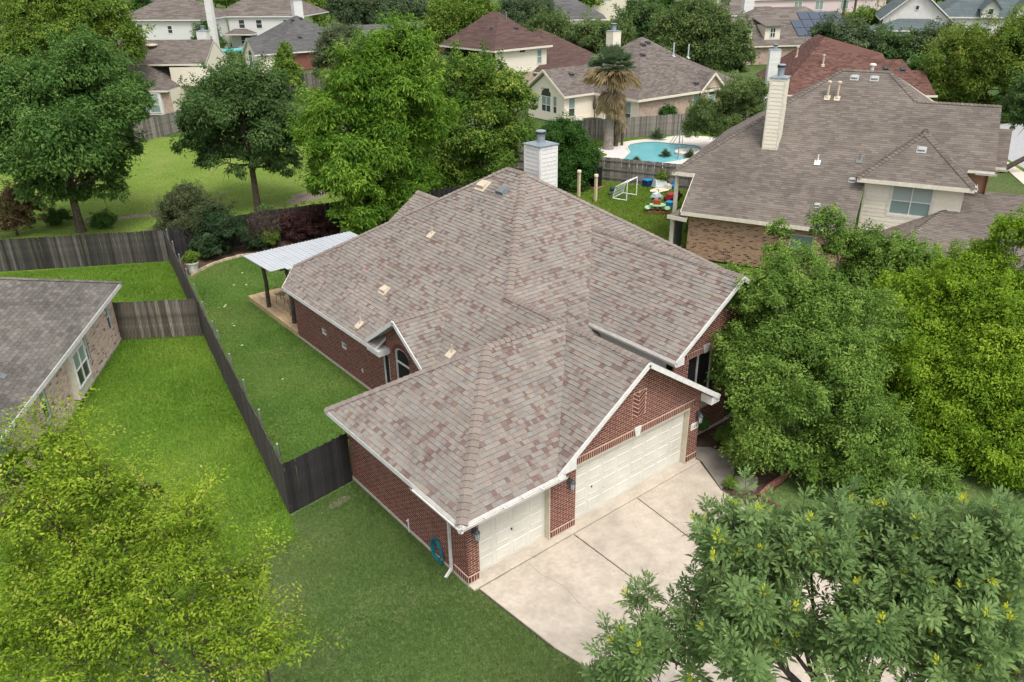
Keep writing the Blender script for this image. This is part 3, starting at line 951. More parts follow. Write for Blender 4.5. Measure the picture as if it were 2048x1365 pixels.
# herringbone panel above the double door
r5 = random.Random(77)
mid = (herr[0]+herr[1])/2
for side in (0, 1):
    a0, a1 = (herr[0]+.02, mid-.006) if side == 0 else (mid+.006, herr[1]-.02)
    k = -8
    while k < 14:
        zb = herr[2]+k*.135
        sl = .72
        if side == 0:
            q = [(a0,zb+sl*(a1-a0)),(a1,zb),(a1,zb+.102),(a0,zb+sl*(a1-a0)+.102)]
        else:
            q = [(a0,zb),(a1,zb+sl*(a1-a0)),(a1,zb+sl*(a1-a0)+.102),(a0,zb+.102)]
        q = clip_rect(q, a0, a1, herr[2]+.012, herr[3]-.012)
        if len(q) >= 3 and area2(q) > .0006:
            n = len(q)
            pc.add([FF.p(a_, b_, 0) for a_, b_ in q]+[FF.p(a_, b_, .005) for a_, b_ in q], [tuple(range(n, 2*n))]+[(i, (i+1) % n, n+(i+1) % n, n+i) for i in range(n)], r5.random())
        k += 1
pc.build('brick', 'brickwork', M['brick'], wl_o)
# side of the entry wing above the garage roof, painted boards
wg = MB(); FSW = Frame((8.42,6.2), -90)
wall_sheet(wg, FSW, [(0,2.0),(5.3,2.0),(5.3,3.75),(0,3.75)], [])
sw_o = obj('entry_side_wall', wg, M['white_trim'], H)
planks(sw_o, FSW, 0, 5.2, 2.3, 3.7, 'white_siding', .24, name='siding_plank')
# near-black panel: the porch's shade painted in behind the openings
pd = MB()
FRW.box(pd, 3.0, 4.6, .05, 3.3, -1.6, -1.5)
obj('porch_shade_panel', pd, M['metal_dark'], H)
# foundation
for F_, a_, b_, z_ in ((FL,-.02,6.27,-.25), (FLW,-.02,11,-.25), (FF,-.012,.36,-.2), (FF,2.83,3.77,-.2), (FF,8.65,9.162,-.2), (FRW,0,5.2,-.1)):
    fd = MB(); F_.box(fd, a_, b_, z_, .1, -.05, .015)
    obj('foundation', fd, M['foundation'], H)
# garage doors
def garage_door(s0, s1, z1, cols, handle):
    mb = MB()
    d = -.2
    FF.box(mb, s0, s1, .035, z1+.05, d-.05, d)
    o = obj('garage_door', mb, M['door'], H)
    w = (s1-s0-.1)/cols
    hgt = (z1-.05)/4
    for r in range(4):
        for c in range(cols):
            a, b = s0+.05+c*w+.05, s0+.05+(c+1)*w-.05
            z0, zz = .05+r*hgt+.07, .05+(r+1)*hgt-.07
            p = MB()
            e = .035
            q = [(a,z0),(b,z0),(b,zz),(a,zz)]
            qi = [(a+e,z0+e),(b-e,z0+e),(b-e,zz-e),(a+e,zz-e)]
            q2 = [(a+2*e,z0+2*e),(b-2*e,z0+2*e),(b-2*e,zz-2*e),(a+2*e,zz-2*e)]
            vs = [FF.p(x, z, d+.002) for x, z in q]+[FF.p(x, z, d+.020) for x, z in qi]+[FF.p(x, z, d+.010) for x, z in q2]
            fs = [(8,9,10,11)]
            for i in range(4):
                j = (i+1) % 4
                fs += [(i, j, 4+j, 4+i), (4+i, 4+j, 8+j, 8+i)]
            p.add(vs, fs)
            obj('door_panel', p, M['door'], o)
    sm = MB()
    for r in range(1, 4):
        FF.box(sm, s0, s1, .05+r*hgt-.006, .05+r*hgt+.004, d-.002, d+.006)
    obj('section_joint', sm, M['jamb'], o)
    hd = MB()
    FF.box(hd, handle-.02, handle+.02, .93, .98, d, d+.025); FF.box(hd, handle-.008, handle+.008, .91, 1.0, d+.025, d+.035)
    obj('handle', hd, M['metal_dark'], o)
    jb = MB()
    FF.box(jb, s0-.02, s0+.03, 0, z1, -.19, -.004); FF.box(jb, s1-.03, s1+.02, 0, z1, -.19, -.004); FF.box(jb, s0+.03, s1-.03, z1-.06, z1+.03, -.19, -.004)
    obj('jamb', jb, M['jamb'], o)
garage_door(.36, 2.83, 2.2, 4, 1.6)
garage_door(3.77, 8.65, 2.15, 8, 4.6)
# keystones
ks = MB(); ks.add([FF.p(6.14,2.13,.01), FF.p(6.30,2.13,.01), FF.p(6.37,2.44,.01), FF.p(6.07,2.44,.01), FF.p(6.14,2.13,.045), FF.p(6.30,2.13,.045), FF.p(6.37,2.44,.045), FF.p(6.07,2.44,.045)], [(4,5,6,7),(0,1,5,4),(1,2,6,5),(2,3,7,6),(3,0,4,7)])
obj('keystone', ks, M['white_trim'], H)
ks = MB(); ks.add([FRW.p(1.5,3.2,.01), FRW.p(1.66,3.2,.01), FRW.p(1.73,3.5,.01), FRW.p(1.43,3.5,.01), FRW.p(1.5,3.2,.045), FRW.p(1.66,3.2,.045), FRW.p(1.73,3.5,.045), FRW.p(1.43,3.5,.045)], [(4,5,6,7),(0,1,5,4),(1,2,6,5),(2,3,7,6),(3,0,4,7)])
obj('keystone', ks, M['white_trim'], H)
for s in (.20, 3.50, 9.0):
    lantern(H, FF, s, 1.66)
lantern(H, Frame((11.6,.3), 0), 0, 1.7)
# address plaque with a short row of numerals too small to read in the photograph
pq = MB(); FF.box(pq, 8.75, 9.09, 1.26, 1.50, .008, .035)
po = obj('address_plaque', pq, M['plaque'], H)
nm = MB()
def seg_digit(s, z, w, h, segs):
    t = .012
    R = {'a':(s,s+w,z+h-t,z+h),'d':(s,s+w,z,z+t),'g':(s,s+w,z+h/2-t/2,z+h/2+t/2),'f':(s,s+t,z+h/2,z+h),'b':(s+w-t,s+w,z+h/2,z+h),'e':(s,s+t,z,z+h/2),'c':(s+w-t,s+w,z,z+h/2)}
    for k in segs:
        FF.box(nm, *R[k], .035, .039)
for i, sg in enumerate(('bc','bc','abcdef','abc','abcdef')):
    seg_digit(8.785+i*.056, 1.325, .038, .10, sg)
obj('numeral', nm, M['ink'], po)
# windows on the long wall
for h in sw:
    window(H, FLW, *h, frame=.05, glass=('glass_green',), depth=-.07)
window(H, FLW, 7.5, 7.93, .35, 2.13, frame=.045, glass=('screen',), depth=-.07)
wb = MB()
fr = .045
pts_o = [(8.38,.35),(9.31,.35),(9.31,2.42)]+[(8.845+.465*math.cos(a), 2.42+.30*math.sin(a)) for a in [math.pi*k/12 for k in range(1, 12)]]+[(8.38,2.42)]
pts_i = [(8.38+fr,.35+fr),(9.31-fr,.35+fr),(9.31-fr,2.42)]+[(8.845+(.465-fr)*math.cos(a), 2.42+(.30-fr)*math.sin(a)) for a in [math.pi*k/12 for k in range(1, 12)]]+[(8.38+fr,2.42)]
n = len(pts_o)
vs = [FLW.p(a, b, -.02) for a, b in pts_o]+[FLW.p(a, b, -.02) for a, b in pts_i]+[FLW.p(a, b, -.09) for a, b in pts_i]
fs = [(i, (i+1) % n, n+(i+1) % n, n+i) for i in range(n)]+[(n+i, n+(i+1) % n, 2*n+(i+1) % n, 2*n+i) for i in range(n)]
wb.add(vs, fs)
FLW.box(wb, 8.38+fr, 9.31-fr, 2.10, 2.145, -.09, -.025)
aw = obj('window', wb, M['white_trim'], H); aw['label'] = 'arched window with black screen'
pn = MB(); pn.add([FLW.p(a, b, -.075) for a, b in pts_i], [tuple(range(n))])
obj('pane', pn, M['screen'], aw)
window(H, FRW, .78, 2.2, 1.2, 3.2, frame=.06, vm=(1.49,), glass=('screen',), depth=-.22)
sl = MB(); FRW.box(sl, .7, 2.28, 1.08, 1.2, -.22, .04)
obj('window_sill', sl, M['foundation'], H)
# fascia, rakes, returns
fa = MB()
def fascia(P, Q, h=.15, w=.03, dz=-.075):
    bars(H, 'fascia', 'white_trim', [(P, Q)], w, h, dz)
fascia((-.455,6.72,2.52), (-.455,-.44,2.52)); fascia((-.44,-.455,2.52), (2.9,-.455,2.52))
fascia((2.7,-.465,2.56), (6.06,-.465,4.80)); fascia((6.04,-.465,4.80), (9.46,-.465,2.52))
fascia((2.805,17.0,2.55), (2.805,9.3,2.55)); fascia((2.80,17.0,2.55), (3.66,17.6,3.12))
fascia((2.835,7.97,4.10), (2.835,10.12,2.60)); fascia((2.835,7.98,4.10), (2.835,5.7,2.50))
fascia((8.315,4.4,3.706), (8.315,.45,3.706)); fascia((8.33,.435,3.706), (11.36,.435,5.73)); fascia((11.34,.435,5.73), (14.4,.435,3.706))
# soffits and boxed returns
fa.add([(8.34,.47,3.57),(8.75,.47,3.57),(8.75,4.6,3.57),(8.34,4.6,3.57)], [(0,1,2,3)])
for bx in ((2.84,3.3,9.15,10.0,2.26,2.46), (9.1,9.5,-.44,-.02,2.26,2.52), (8.36,8.75,.47,.9,3.45,3.68)):
    fa.box(*bx)
fa.add([(2.86,-.46,2.48),(3.35,-.46,2.48),(3.35,-.46,2.86),(2.86,-.02,2.48),(3.35,-.02,2.48),(3.35,-.02,2.86)], [(0,1,2),(1,4,5,2),(3,5,4),(0,3,4,1)])
obj('eave_return', fa, M['white_trim'], H, 'stuff')
# gutters
def gutter(parent, P, Q, out, w=.10, h=.09):
    mb = MB()
    P, Q, o = Vector(P), Vector(Q), Vector(out)
    up = Vector((0,0,1))
    for a_, b_ in ((P, Q),):
        vs = []
        for X in (a_, b_):
            vs += [X, X-up*h, X-up*h+o*w*.75, X+o*w, X+o*w*1.1+up*.004, X+o*w*.7-up*(h-.015), X+o*.012-up*(h-.015), X+o*.012]
        vs = [tuple(x) for x in vs]
        fs = [(i, (i+1) % 8, 8+(i+1) % 8, 8+i) for i in range(8)]+[tuple(range(8)), tuple(range(15, 7, -1))]
        mb.add(vs, fs)
    return obj('gutter', mb, M['white_pipe'], parent)
g0 = gutter(H, (-.58,-.475,2.47), (2.95,-.475,2.47), (0,-1,0)); gutter(H, (-.475,1.7,2.47), (-.475,-.58,2.47), (-1,0,0)); gutter(H, (8.30,4.4,3.66), (8.30,.4,3.66), (-1,0,0))
bars(g0, 'gutter_bracket', 'white_pipe', [((.2+k*.62,-.47,2.475), (.2+k*.62,-.59,2.475)) for k in range(5)], .03, .012)
ds = MB()
for seg in (((-.46,.72,2.37),(-.06,.72,2.08)), ((-.06,.72,2.1),(-.06,.72,.12)), ((-.06,.72,.14),(-.30,.66,-.0))):
    ds.bar(*seg, .075, .055, .5, (0,1,0))
obj('downspout', ds, M['white_pipe'], H)
sp = MB(); sp.bar((-.03,2.9,-.02), (-.03,2.9,.45), .03, .03); sp.bar((-.03,2.9,.42), (-.09,2.9,.40), .03, .03)
obj('spigot_pipe', sp, M['white_trim'], H)
sp = MB(); sp.bar((3.27,11.35,.62), (3.24,11.35,.78), .05, .05)
obj('cable_box', sp, M['white_trim'], H)
# roof vents and pipes
vent_box(roof, (9.29,11.34,6.866), nL, 0, .46, .40, .16, 'vent_tan')
vent_box(roof, (9.3,10.14,6.87), nL, 0, .46, .40, .16, 'vent_grey')
vent_box(roof, (4.55,11.35,3.705), nL, 0, .36, .30, .13, 'vent_tan')
for q in ((6.94,11.63,5.297), (3.2,11.0,2.803), (3.9,6.10,3.27)):
    vent_pipe(roof, q, nL, .32, .028, 'vent_tan')
fls = MB(); fls.bar((2.95,5.62,2.60), (4.3,6.75,3.50), .09, .03, .5, (-.5,-.3,.8))
obj('flashing', fls, M['vent_tan'], roof)
chimney(H, 11.42, 12.34, 10.45, 11.42, 5.9, 8.17, 'white_siding', 'white_trim', .165, 0, (0,0), .52, .17)

# hose hanging on the garage side wall
hz = MB()
for k in range(7):
    r1 = random.Random(40+k)
    cy, cz = 1.42+r1.uniform(-.03,.03), .30+r1.uniform(-.02,.02)
    ry, rz = .15+.026*k, .27+.022*k
    pts = []
    for i in range(33):
        a = 2*math.pi*i/32
        pts.append((-.05-.018*(k % 3)-.01*math.sin(3*a+k), cy+ry*math.sin(a)*(1-.22*math.cos(a))+.05*(math.cos(a)-1)*.5, max(.02, cz+rz*math.cos(a)+.02)))
    hz.tube(pts, .0125, 5, cap=False)
tag(obj('garden_hose', hz, M['hose']), 'coiled teal garden hose hanging low on the brick wall beside the downspout', 'hose')
rl = MB(); rl.box(-.10,-.0,1.36,1.50,.52,.60)
obj('hose_hanger', rl, M['metal_dark'], H)

# back deck, patio cover and chairs
dk = thing('deck', 'low pale cedar deck behind the brick house under the metal patio cover', 'deck', (6,20,0))
fm = MB(); fm.box(3.32,9.5,17.25,22.68,-.05,.17)
fo = obj('frame', fm, M['cedar'], dk)
x = 3.32
r6 = random.Random(9)
while x < 9.4:
    b = MB(); b.box(x, x+.135, 17.24, 22.7, .171, .205, r6.random())
    obj('deck_board', b, M['cedar'], dk)
    x += .145
rim = MB(); rim.box(3.27,3.315,17.24,22.74,-.06,.21,.9); rim.box(3.315,9.4,22.705,22.74,-.06,.21,.9)
obj('rim_board', rim, M['cedar'], dk)
pcv = thing('patio_cover', 'white corrugated metal patio cover on dark rough posts over the deck', 'patio cover', (5,20,0))
a0, b0 = Vector((2.75,21.05,2.88)), Vector((3.2,17.9,2.92))
for k in range(16):
    P = Vector((2.72+.34*k, 21.0, 2.86)); Q = Vector((2.72+.34*k, 17.7 if k > 1 else 17.95, 2.98))
    mb = MB()
    mb.bar(P+Vector((.17,0,0)), Q+Vector((.17,0,0)), .342, .012)
    mb.bar(P+Vector((.02,0,.018)), Q+Vector((.02,0,.018)), .05, .03)
    mb.bar(P+Vector((.19,0,.012)), Q+Vector((.19,0,.012)), .04, .018)
    obj('roof_panel', mb, M['tin'], pcv)
for px, py in ((3.5,20.8),(3.62,18.3),(8.0,20.8)):
    mb = MB(); mb.tube([(px,py,.2),(px+.03,py-.02,1.4),(px-.02,py,2.86)], [.11,.095,.085], 8)
    po_ = obj('post', mb, M['old_post'], pcv)
    if px < 3.6:
        br = MB(); br.tube([(px,py,2.0),(px+.55,py,2.8)], .035, 6); obj('brace', br, M['old_post'], po_)
mb = MB(); mb.bar((2.9,20.8,2.78), (8.1,20.8,2.78), .1, .14); mb.bar((3.3,18.3,2.84), (8.1,18.3,2.84), .1, .14)
obj('beam', mb, M['old_post'], pcv)
def patio_chair(x, y, rz, label):
    t = thing('patio_chair', label, 'chair', (x, y, .205), 'wire chairs on the deck')
    ca, sa = math.cos(rz), math.sin(rz)
    W = lambda a, b, z: (x+a*ca-b*sa, y+a*sa+b*ca, .205+z)
    for a, b in ((-.22,-.2),(.22,-.2),(.2,.2),(-.2,.2)):
        mb = MB(); mb.tube([W(a*1.1,b*1.1,0), W(a,b,.43)], .012, 5); obj('leg', mb, M['metal_dark'], t)
    mb = MB()
    for k in range(9):
        mb.tube([W(-.22+.055*k,-.22,.43), W(-.22+.055*k,.22,.43)], .006, 4)
        mb.tube([W(-.22,-.22+.055*k,.433), W(.22,-.22+.055*k,.433)], .006, 4)
    obj('seat', mb, M['metal_dark'], t)
    mb = MB()
    mb.tube([W(-.21,.21,.43), W(-.22,.28,.86), W(.22,.28,.86), W(.21,.21,.43)], .012, 5)
    for k in range(1, 6):
        mb.tube([W(-.21+.07*k,.22,.44), W(-.21+.07*k,.28,.86)], .006, 4)
    obj('backrest', mb, M['metal_dark'], t)
patio_chair(4.25, 20.9, 2.2, 'dark wire chair standing beside the patio cover post')
patio_chair(4.05, 18.9, 1.9, 'dark wire chair half hidden behind the brick house corner')

# ------------------------------------------------------------------ fences
def fence(name, label, pts, h, mat, pw=.14, gap=.005, posts=None, rails=0, side=1, seed=1, post_mat='galv', cat='fence', post_h=None, group=None, dz=0, single=True):
    """pts: list of ground points; each picket is its own board with clipped corners"""
    root = thing(name, label, cat, (pts[0][0], pts[0][1], 0), group)
    rng = random.Random(seed)
    meshes = []
    rest = MB()
    for k in range(6):
        mb = MB()
        c, t = .025, .018
        w = pw
        prof = [(0,0),(w,0),(w,h-c),(w-c,h),(c,h),(0,h-c)]
        vs = [(a, 0, b) for a, b in prof]+[(a, t, b) for a, b in prof]
        fs = [tuple(range(6)), tuple(range(11, 5, -1))]+[((i+1) % 6, i, 6+i, 6+(i+1) % 6) for i in range(6)]
        mb.add(vs, fs, (k+.5)/6)
        meshes.append((mb.mesh('picket', M[mat]), mb))
    cnt = 0
    for i in range(len(pts)-1):
        P, Q = Vector((*pts[i], 0)), Vector((*pts[i+1], 0))
        d = Q-P; L_ = d.length; d.normalize()
        ang = math.atan2(d.y, d.x)
        nrm = Vector((-d.y, d.x, 0))*side
        s = 0
        while s < L_-.05:
            k = rng.randrange(6)
            p = P+d*s+nrm*rng.uniform(-.006, .006)
            z = -.03+rng.uniform(-.018, .018)+dz
            if single and cnt < 300:
                o = bpy.data.objects.new('picket', meshes[k][0])
                COL.objects.link(o)
                o.parent = root
                o.location = (p.x-pts[0][0], p.y-pts[0][1], z)
                o.rotation_euler = (rng.uniform(-.008,.008), rng.uniform(-.008,.008), ang)
            else:
                ca, sa = math.cos(ang), math.sin(ang)
                rest.add([(p.x+a*ca-b*sa, p.y+a*sa+b*ca, z+c) for a, b, c in meshes[k][1].v], meshes[k][1].f, rng.random())
            cnt += 1
            s += pw+gap
        if rails:
            for r in range(rails):
                zr = .25+(h-.5)*r/(rails-1)+dz
                mb = MB(); mb.bar(P+nrm*.045+Vector((0,0,zr)), Q+nrm*.045+Vector((0,0,zr)), .04, .085)
                obj('rail', mb, M[mat], root)
        if posts:
            s = posts*.35
            while s < L_:
                p = P+d*s+nrm*.10
                mb = MB(); ph = post_h or h-.1
                mb.tube([(p.x,p.y,-.1+dz), (p.x,p.y,ph+dz)], .032, 8); mb.lathe([(.04,ph+dz),(.04,ph+.03+dz),(.0,ph+.06+dz)], p.x, p.y, 8)
                obj('post', mb, M[post_mat], root)
                s += posts
    if rest.f:
        obj('picket_run', rest, M[mat], root, 'stuff')
    return root
fence('picket_fence', 'long grey brown board fence with galvanised posts between the two side lawns', [(-2.33,5.9),(-.6,16.0),(2.12,31.0)], 1.8, 'side_fence', posts=2.3, rails=2, side=-1, post_h=1.95, seed=3)
fence('picket_fence', 'short mossy brown board fence joining the pink brick house to the long fence', [(-2.95,22.1),(.08,20.08)], 1.8, 'brown_fence', seed=4, rails=2, side=1)
fence('picket_fence', 'weathered dark board fence along the back of the neighbouring lawn', [(-16,41.6),(-5.45,35.4),(2.1,31.05)], 1.8, 'dark_fence', seed=5, rails=2)
fence('picket_fence', 'blackened board fence behind the shrubs at the back of the side yard', [(2.15,31.1),(7.6,30.95),(20.5,27.6)], 1.8, 'black_fence', seed=6, rails=2)
fence('fence_gate', 'black stained board gate fence beside the garage side wall', [(-2.33,5.88),(-.02,6.2)], 1.8, 'black_fence', seed=7, rails=2, cat='gate', gap=.003)
fence('picket_fence', 'silver grey fence with rails and posts between the pool and the play lawn', [(29.0,35.3),(35.27,21.63),(37.2,17.2)], 1.75, 'grey_fence', seed=8, posts=2.4, rails=3, side=-1, post_mat='grey_fence', post_h=1.7)
fence('picket_fence', 'silver grey fence behind the pool in front of the tan house', [(39.2,39.65),(50.1,34.9),(58,31.5)], 1.85, 'grey_fence', seed=9)
fence('picket_fence', 'grey fence behind the park lawn in front of the bay window house', [(2,62),(12.2,66.9),(17.5,70.5)], 1.9, 'grey_fence', seed=10)
fence('picket_fence', 'grey fence in front of the red brick house with the arched gable window', [(30,86),(41,86.5),(46,87.5)], 1.9, 'grey_fence', seed=11)

# ------------------------------------------------------------------ neighbouring houses
class Local:
    """house frame: u along the front eave, v inwards (left of u), world from an origin and an angle"""
    def __init__(s, O, ang):
        s.O, s.ang = O, ang
        a = math.radians(ang)
        s.U, s.V = (math.cos(a), math.sin(a)), (-math.sin(a), math.cos(a))
    def w(s, u, v, z=0):
        return (s.O[0]+s.U[0]*u+s.V[0]*v, s.O[1]+s.U[1]*u+s.V[1]*v, z)
    def poly(s, pts):
        return [s.w(*p) for p in pts]
    def front(s, u, v):      # wall facing -v, running +u
        return Frame(s.w(u, v)[:2], s.ang)
    def left(s, u, v):       # wall facing -u, running -v (starts at the back)
        return Frame(s.w(u, v)[:2], s.ang-90)
    def right(s, u, v):
        return Frame(s.w(u, v)[:2], s.ang+90)
    def back(s, u, v):
        return Frame(s.w(u, v)[:2], s.ang+180)
    def n(s, du, dv, dz=1):
        return Vector((s.U[0]*du+s.V[0]*dv, s.U[1]*du+s.V[1]*dv, dz))

def block(u0, u1, v0, v1, z0, sl, e0='hip', e1='hip', axis='u'):
    """four roof faces of a hipped or gabled block, local coordinates; faces ordered front(-v), back, left(-u), right"""
    if axis == 'v':
        P = block(v0, v1, -u1, -u0, z0, sl, e0, e1, 'w')
        return {k: [(-q[1], q[0], q[2]) for q in p] for k, p in zip(('right','left','front','back'), (P['front'], P['back'], P['left'], P['right'])) if p}
    w = v1-v0
    if e0 == 'hip' and e1 == 'hip' and u1-u0 < w-1e-6 and axis == 'u':
        return block(u0, u1, v0, v1, z0, sl, e0, e1, 'v')
    zr = z0+sl*w/2
    a = u0+(w/2 if e0 == 'hip' else 0)
    b = u1-(w/2 if e1 == 'hip' else 0)
    vm = (v0+v1)/2
    out = {'front': [(u0,v0,z0),(u1,v0,z0),(b,vm,zr),(a,vm,zr)], 'back': [(u1,v1,z0),(u0,v1,z0),(a,vm,zr),(b,vm,zr)]}
    out['left'] = [(u0,v1,z0),(u0,v0,z0),(a,vm,zr)] if e0 == 'hip' else None
    out['right'] = [(u1,v0,z0),(u1,v1,z0),(b,vm,zr)] if e1 == 'hip' else None
    return out

def dedupe(p):
    q = []
    for a in p:
        if not q or (Vector(a)-Vector(q[-1])).length > 1e-4:
            q.append(a)
    return q

def far_roof(root, L, blocks, mat, trim, seed, visible=('front','left','right'), wmin=.5, wmax=1.3, extra=(), course=.16, caps='cap'):
    polys = []
    show = []
    for b in blocks:
        for k, p in b.items():
            if p:
                pw = dedupe([Vector(x) for x in L.poly(p)])
                if len(pw) >= 3:
                    polys.append(pw)
                    if k in visible:
                        show.append(pw)
    for p in extra:
        pw = [Vector(x) for x in L.poly(p)]
        polys.append(pw); show.append(pw)
    r = roof_deck(root, polys, M[mat], M[trim], .2)
    pc = Pieces()
    for i, p in enumerate(show):
        shingle_face(pc, p, seed+i, course, wmin, wmax, .012, .005)
    pc.build('shingle', 'shingle_field', M[mat], r, 0)
    return r

def walls(root, specs, name='wall'):
    """specs: (Frame, outline, holes, mat); one wall part per material"""
    by = {}
    for F, o, h, mt in specs:
        by.setdefault(mt, MB())
        wall_sheet(by[mt], F, o, h)
    return {mt: obj(name, mb, M[mt], root) for mt, mb in by.items()}

def rect(s0, s1, z0, z1):
    return [(s0,z0),(s1,z0),(s1,z1),(s0,z1)]

# ---- house on the left: pink brick, stained grey roof
LHH = thing('pink_brick_house', 'pink brick house with a stained grey shingle roof beside the bright green lawn', 'house', (-8,18,0))
LL = Local((-2.84,22.02), 60.3)
e = -.385
lh_main = L_ = [(-16,e,2.5),(.45,e,2.5),(-5.55,6+e,5.62),(-16,6+e,5.62)]
lh_hip = [(.45,e,2.5),(.45,12+e,2.5),(-5.55,6+e,5.62)]
lh_back = [(-16,6+e,5.62),(-5.55,6+e,5.62),(.45,12+e,2.5),(-16,12+e,2.5)]
lroof = roof_deck(LHH, [LL.poly(lh_main), LL.poly(lh_hip), LL.poly(lh_back)], M['deck'], M['white_trim'])
pc = Pieces()
shingle_face(pc, LL.poly(lh_main), 501, .15, .305, .305, .012, .002, gap=.022)
pc.build('shingle', 'shingle_field', M['shingle_grey'], lroof)
pc = Pieces()
ridge_caps(pc, LL.w(.45,e,2.5), LL.w(-5.55,6+e,5.62), LL.n(0,-.52), LL.n(.52,0), 511)
pc.build('ridge_cap', 'ridge_cap_row', M['shingle_grey'], lroof)
FLH = LL.front(-14, 0)
o_lh = rect(0, 14, .12, 2.42)
h_lh = [(13.05,13.5,.8,2.05),(9.98,10.5,.8,2.0),(8.1,9.62,.3,2.42),(5.65,6.15,.8,1.98),(2.0,3.0,.8,2.0)]
wo = walls(LHH, [(FLH, o_lh, h_lh, 'mortar_pink'), (LL.right(0,0), rect(0,11,.12,2.42), [], 'mortar_pink')])['mortar_pink']
pc = Pieces()
lay_bricks(pc, FLH, o_lh, h_lh, 521, tintf=lambda r: r.random())
pc.build('brick', 'brickwork', M['brick_pink'], wo)
fd = MB(); FLH.box(fd, 0, 14, -.2, .12, -.05, .02); obj('foundation', fd, M['foundation'], LHH)
for h in (h_lh[0], h_lh[1], h_lh[3], h_lh[4]):
    window(LHH, FLH, *h, frame=.045, hm=((h[2]+h[3])/2,), glass=('glass','glass_green'), depth=-.08)
bay = MB()
FLH.box(bay, 8.1, 9.62, .3, 2.42, -.05, .22)
bo = obj('window_bay', bay, M['cream_trim'], LHH)
FBAY = Frame(FLH.p(0,0,.225)[:2], 60.3)
window(bo, FBAY, 8.22, 9.5, .68, 2.05, frame=.05, vm=(8.86,), hm=(1.36,), glass=('glass','glass_green'), depth=.0, name='window')
bars(LHH, 'fascia', 'white_trim', [(LL.w(-16,e-.015,2.41), LL.w(.46,e-.015,2.41)), (LL.w(.465,e,2.41), LL.w(.465,6,2.41))], .03, .17)
vp = LL.w(-9.0,.68,2.5+.52*1.06)
vent_pipe(lroof, vp, LL.n(0,-.52), .28, .035, 'vent_grey')

# ---- house on the right: two storeys, brown roof
RHH = thing('two_storey_house', 'two storey tan brick house with a wide weathered brown roof and cream dormer', 'house', (27,8,0))
RL = Local((23.41,12.92), -66)
rz = lambda u, v: (u, v, 2.7+.75*v)
r_main = [rz(0,0), rz(8.5,0), rz(8.5,3.3), rz(10.72,5.0), rz(12.9,3.3), rz(12.9,3.6), rz(14.05,3.6), rz(13.87,7.0), rz(10.05,7.0), (8.45,8.6,9.15), (6.03,8.6,9.15), rz(-1.2,2.07), rz(.04,2.07)]
r_hipR = [(8.45,8.6,9.15), (10.05,7.0,7.95), (12.3,9.25,6.26), (12.3,12,6.26)]
r_back2 = [(10.05,7.0,7.95), (13.87,7.0,7.95), (13.87,11,4.95), (13,11,4.95)]
r_hipL = [(-1.2,15,4.25), rz(-1.2,2.07), (6.03,8.6,9.15)]
r_back = [(8.45,8.6,9.15), (14,14,5.1), (-1.2,15,4.25), (6.03,8.6,9.15)]
r_df = [(8.16,1.9,4.9), (13.29,1.9,4.9), (10.72,4.47,6.83)]
r_dr = [(13.29,1.9,4.9), (13.29,2.94,4.9), (10.72,5.51,6.83), (10.72,4.47,6.83)]
r_dl = [(8.16,2.94,4.9), (8.16,1.9,4.9), (10.72,4.47,6.83), (10.72,5.51,6.83)]
r_gf = [(9.6,-3,2.2), (19,-3,2.2), (19,4.6,4.2), (13.3,4.6,4.2)]
r_gl = [(9.6,4.6,2.2), (9.6,-3,2.2), (13.3,4.6,4.2)]
r_st = [(13.9,5.5,5.25), (14.62,5.5,5.25), (14.62,7.5,6.75), (13.9,7.5,6.75)]
r_sk = [(-.75,.15,2.35), (.35,-.1,2.35), (.35,.9,3.0)]
allp = [RL.poly(p) for p in (r_main, r_hipR, r_back2, r_hipL, r_back, r_df, r_dr, r_dl, r_gf, r_gl, r_st, r_sk)]
rroof = roof_deck(RHH, allp, M['deck'], M['cream_trim'], .15)
pc = Pieces()
for i, p in enumerate(allp):
    if i in (0, 1, 2, 3, 5, 6, 7, 8, 9, 10, 11):
        shingle_face(pc, p, 600+i, .143, .25, .42, .010, .004)
pc.build('shingle', 'shingle_field', M['shingle_brown'], rroof)
pc = Pieces()
nf, nl, nr, nb = RL.n(0,-.75), RL.n(-.75,0), RL.n(.75,0), RL.n(0,.75)
for i, (P, Q, a, b) in enumerate((((-1.2,2.07,4.25),(6.03,8.6,9.15),nl,nf), ((6.03,8.6,9.15),(8.45,8.6,9.15),nf,nb), ((10.05,7.0,7.95),(8.45,8.6,9.15),nf,nr),
        ((10.05,7.0,7.95),(13.87,7.0,7.95),nf,nb), ((8.16,1.9,4.9),(10.72,4.47,6.83),nl,nf), ((13.29,1.9,4.9),(10.72,4.47,6.83),nf,nr), ((10.72,4.47,6.83),(10.72,5.51,6.83),nl,nr), ((9.6,-3,2.2),(13.3,4.6,4.2),nl,nf))):
    ridge_caps(pc, RL.w(*P), RL.w(*Q), a, b, 640+i)
pc.build('ridge_cap', 'ridge_cap_row', M['shingle_brown'], rroof)
FRH = RL.front(.35, .4)
o_rh = rect(0, 9.4, .1, 2.62)
h_rh = [(5.25,6.4,1.04,2.12)]
FDM = RL.front(8.55, 2.4)
FDR = RL.right(12.92, 2.4)
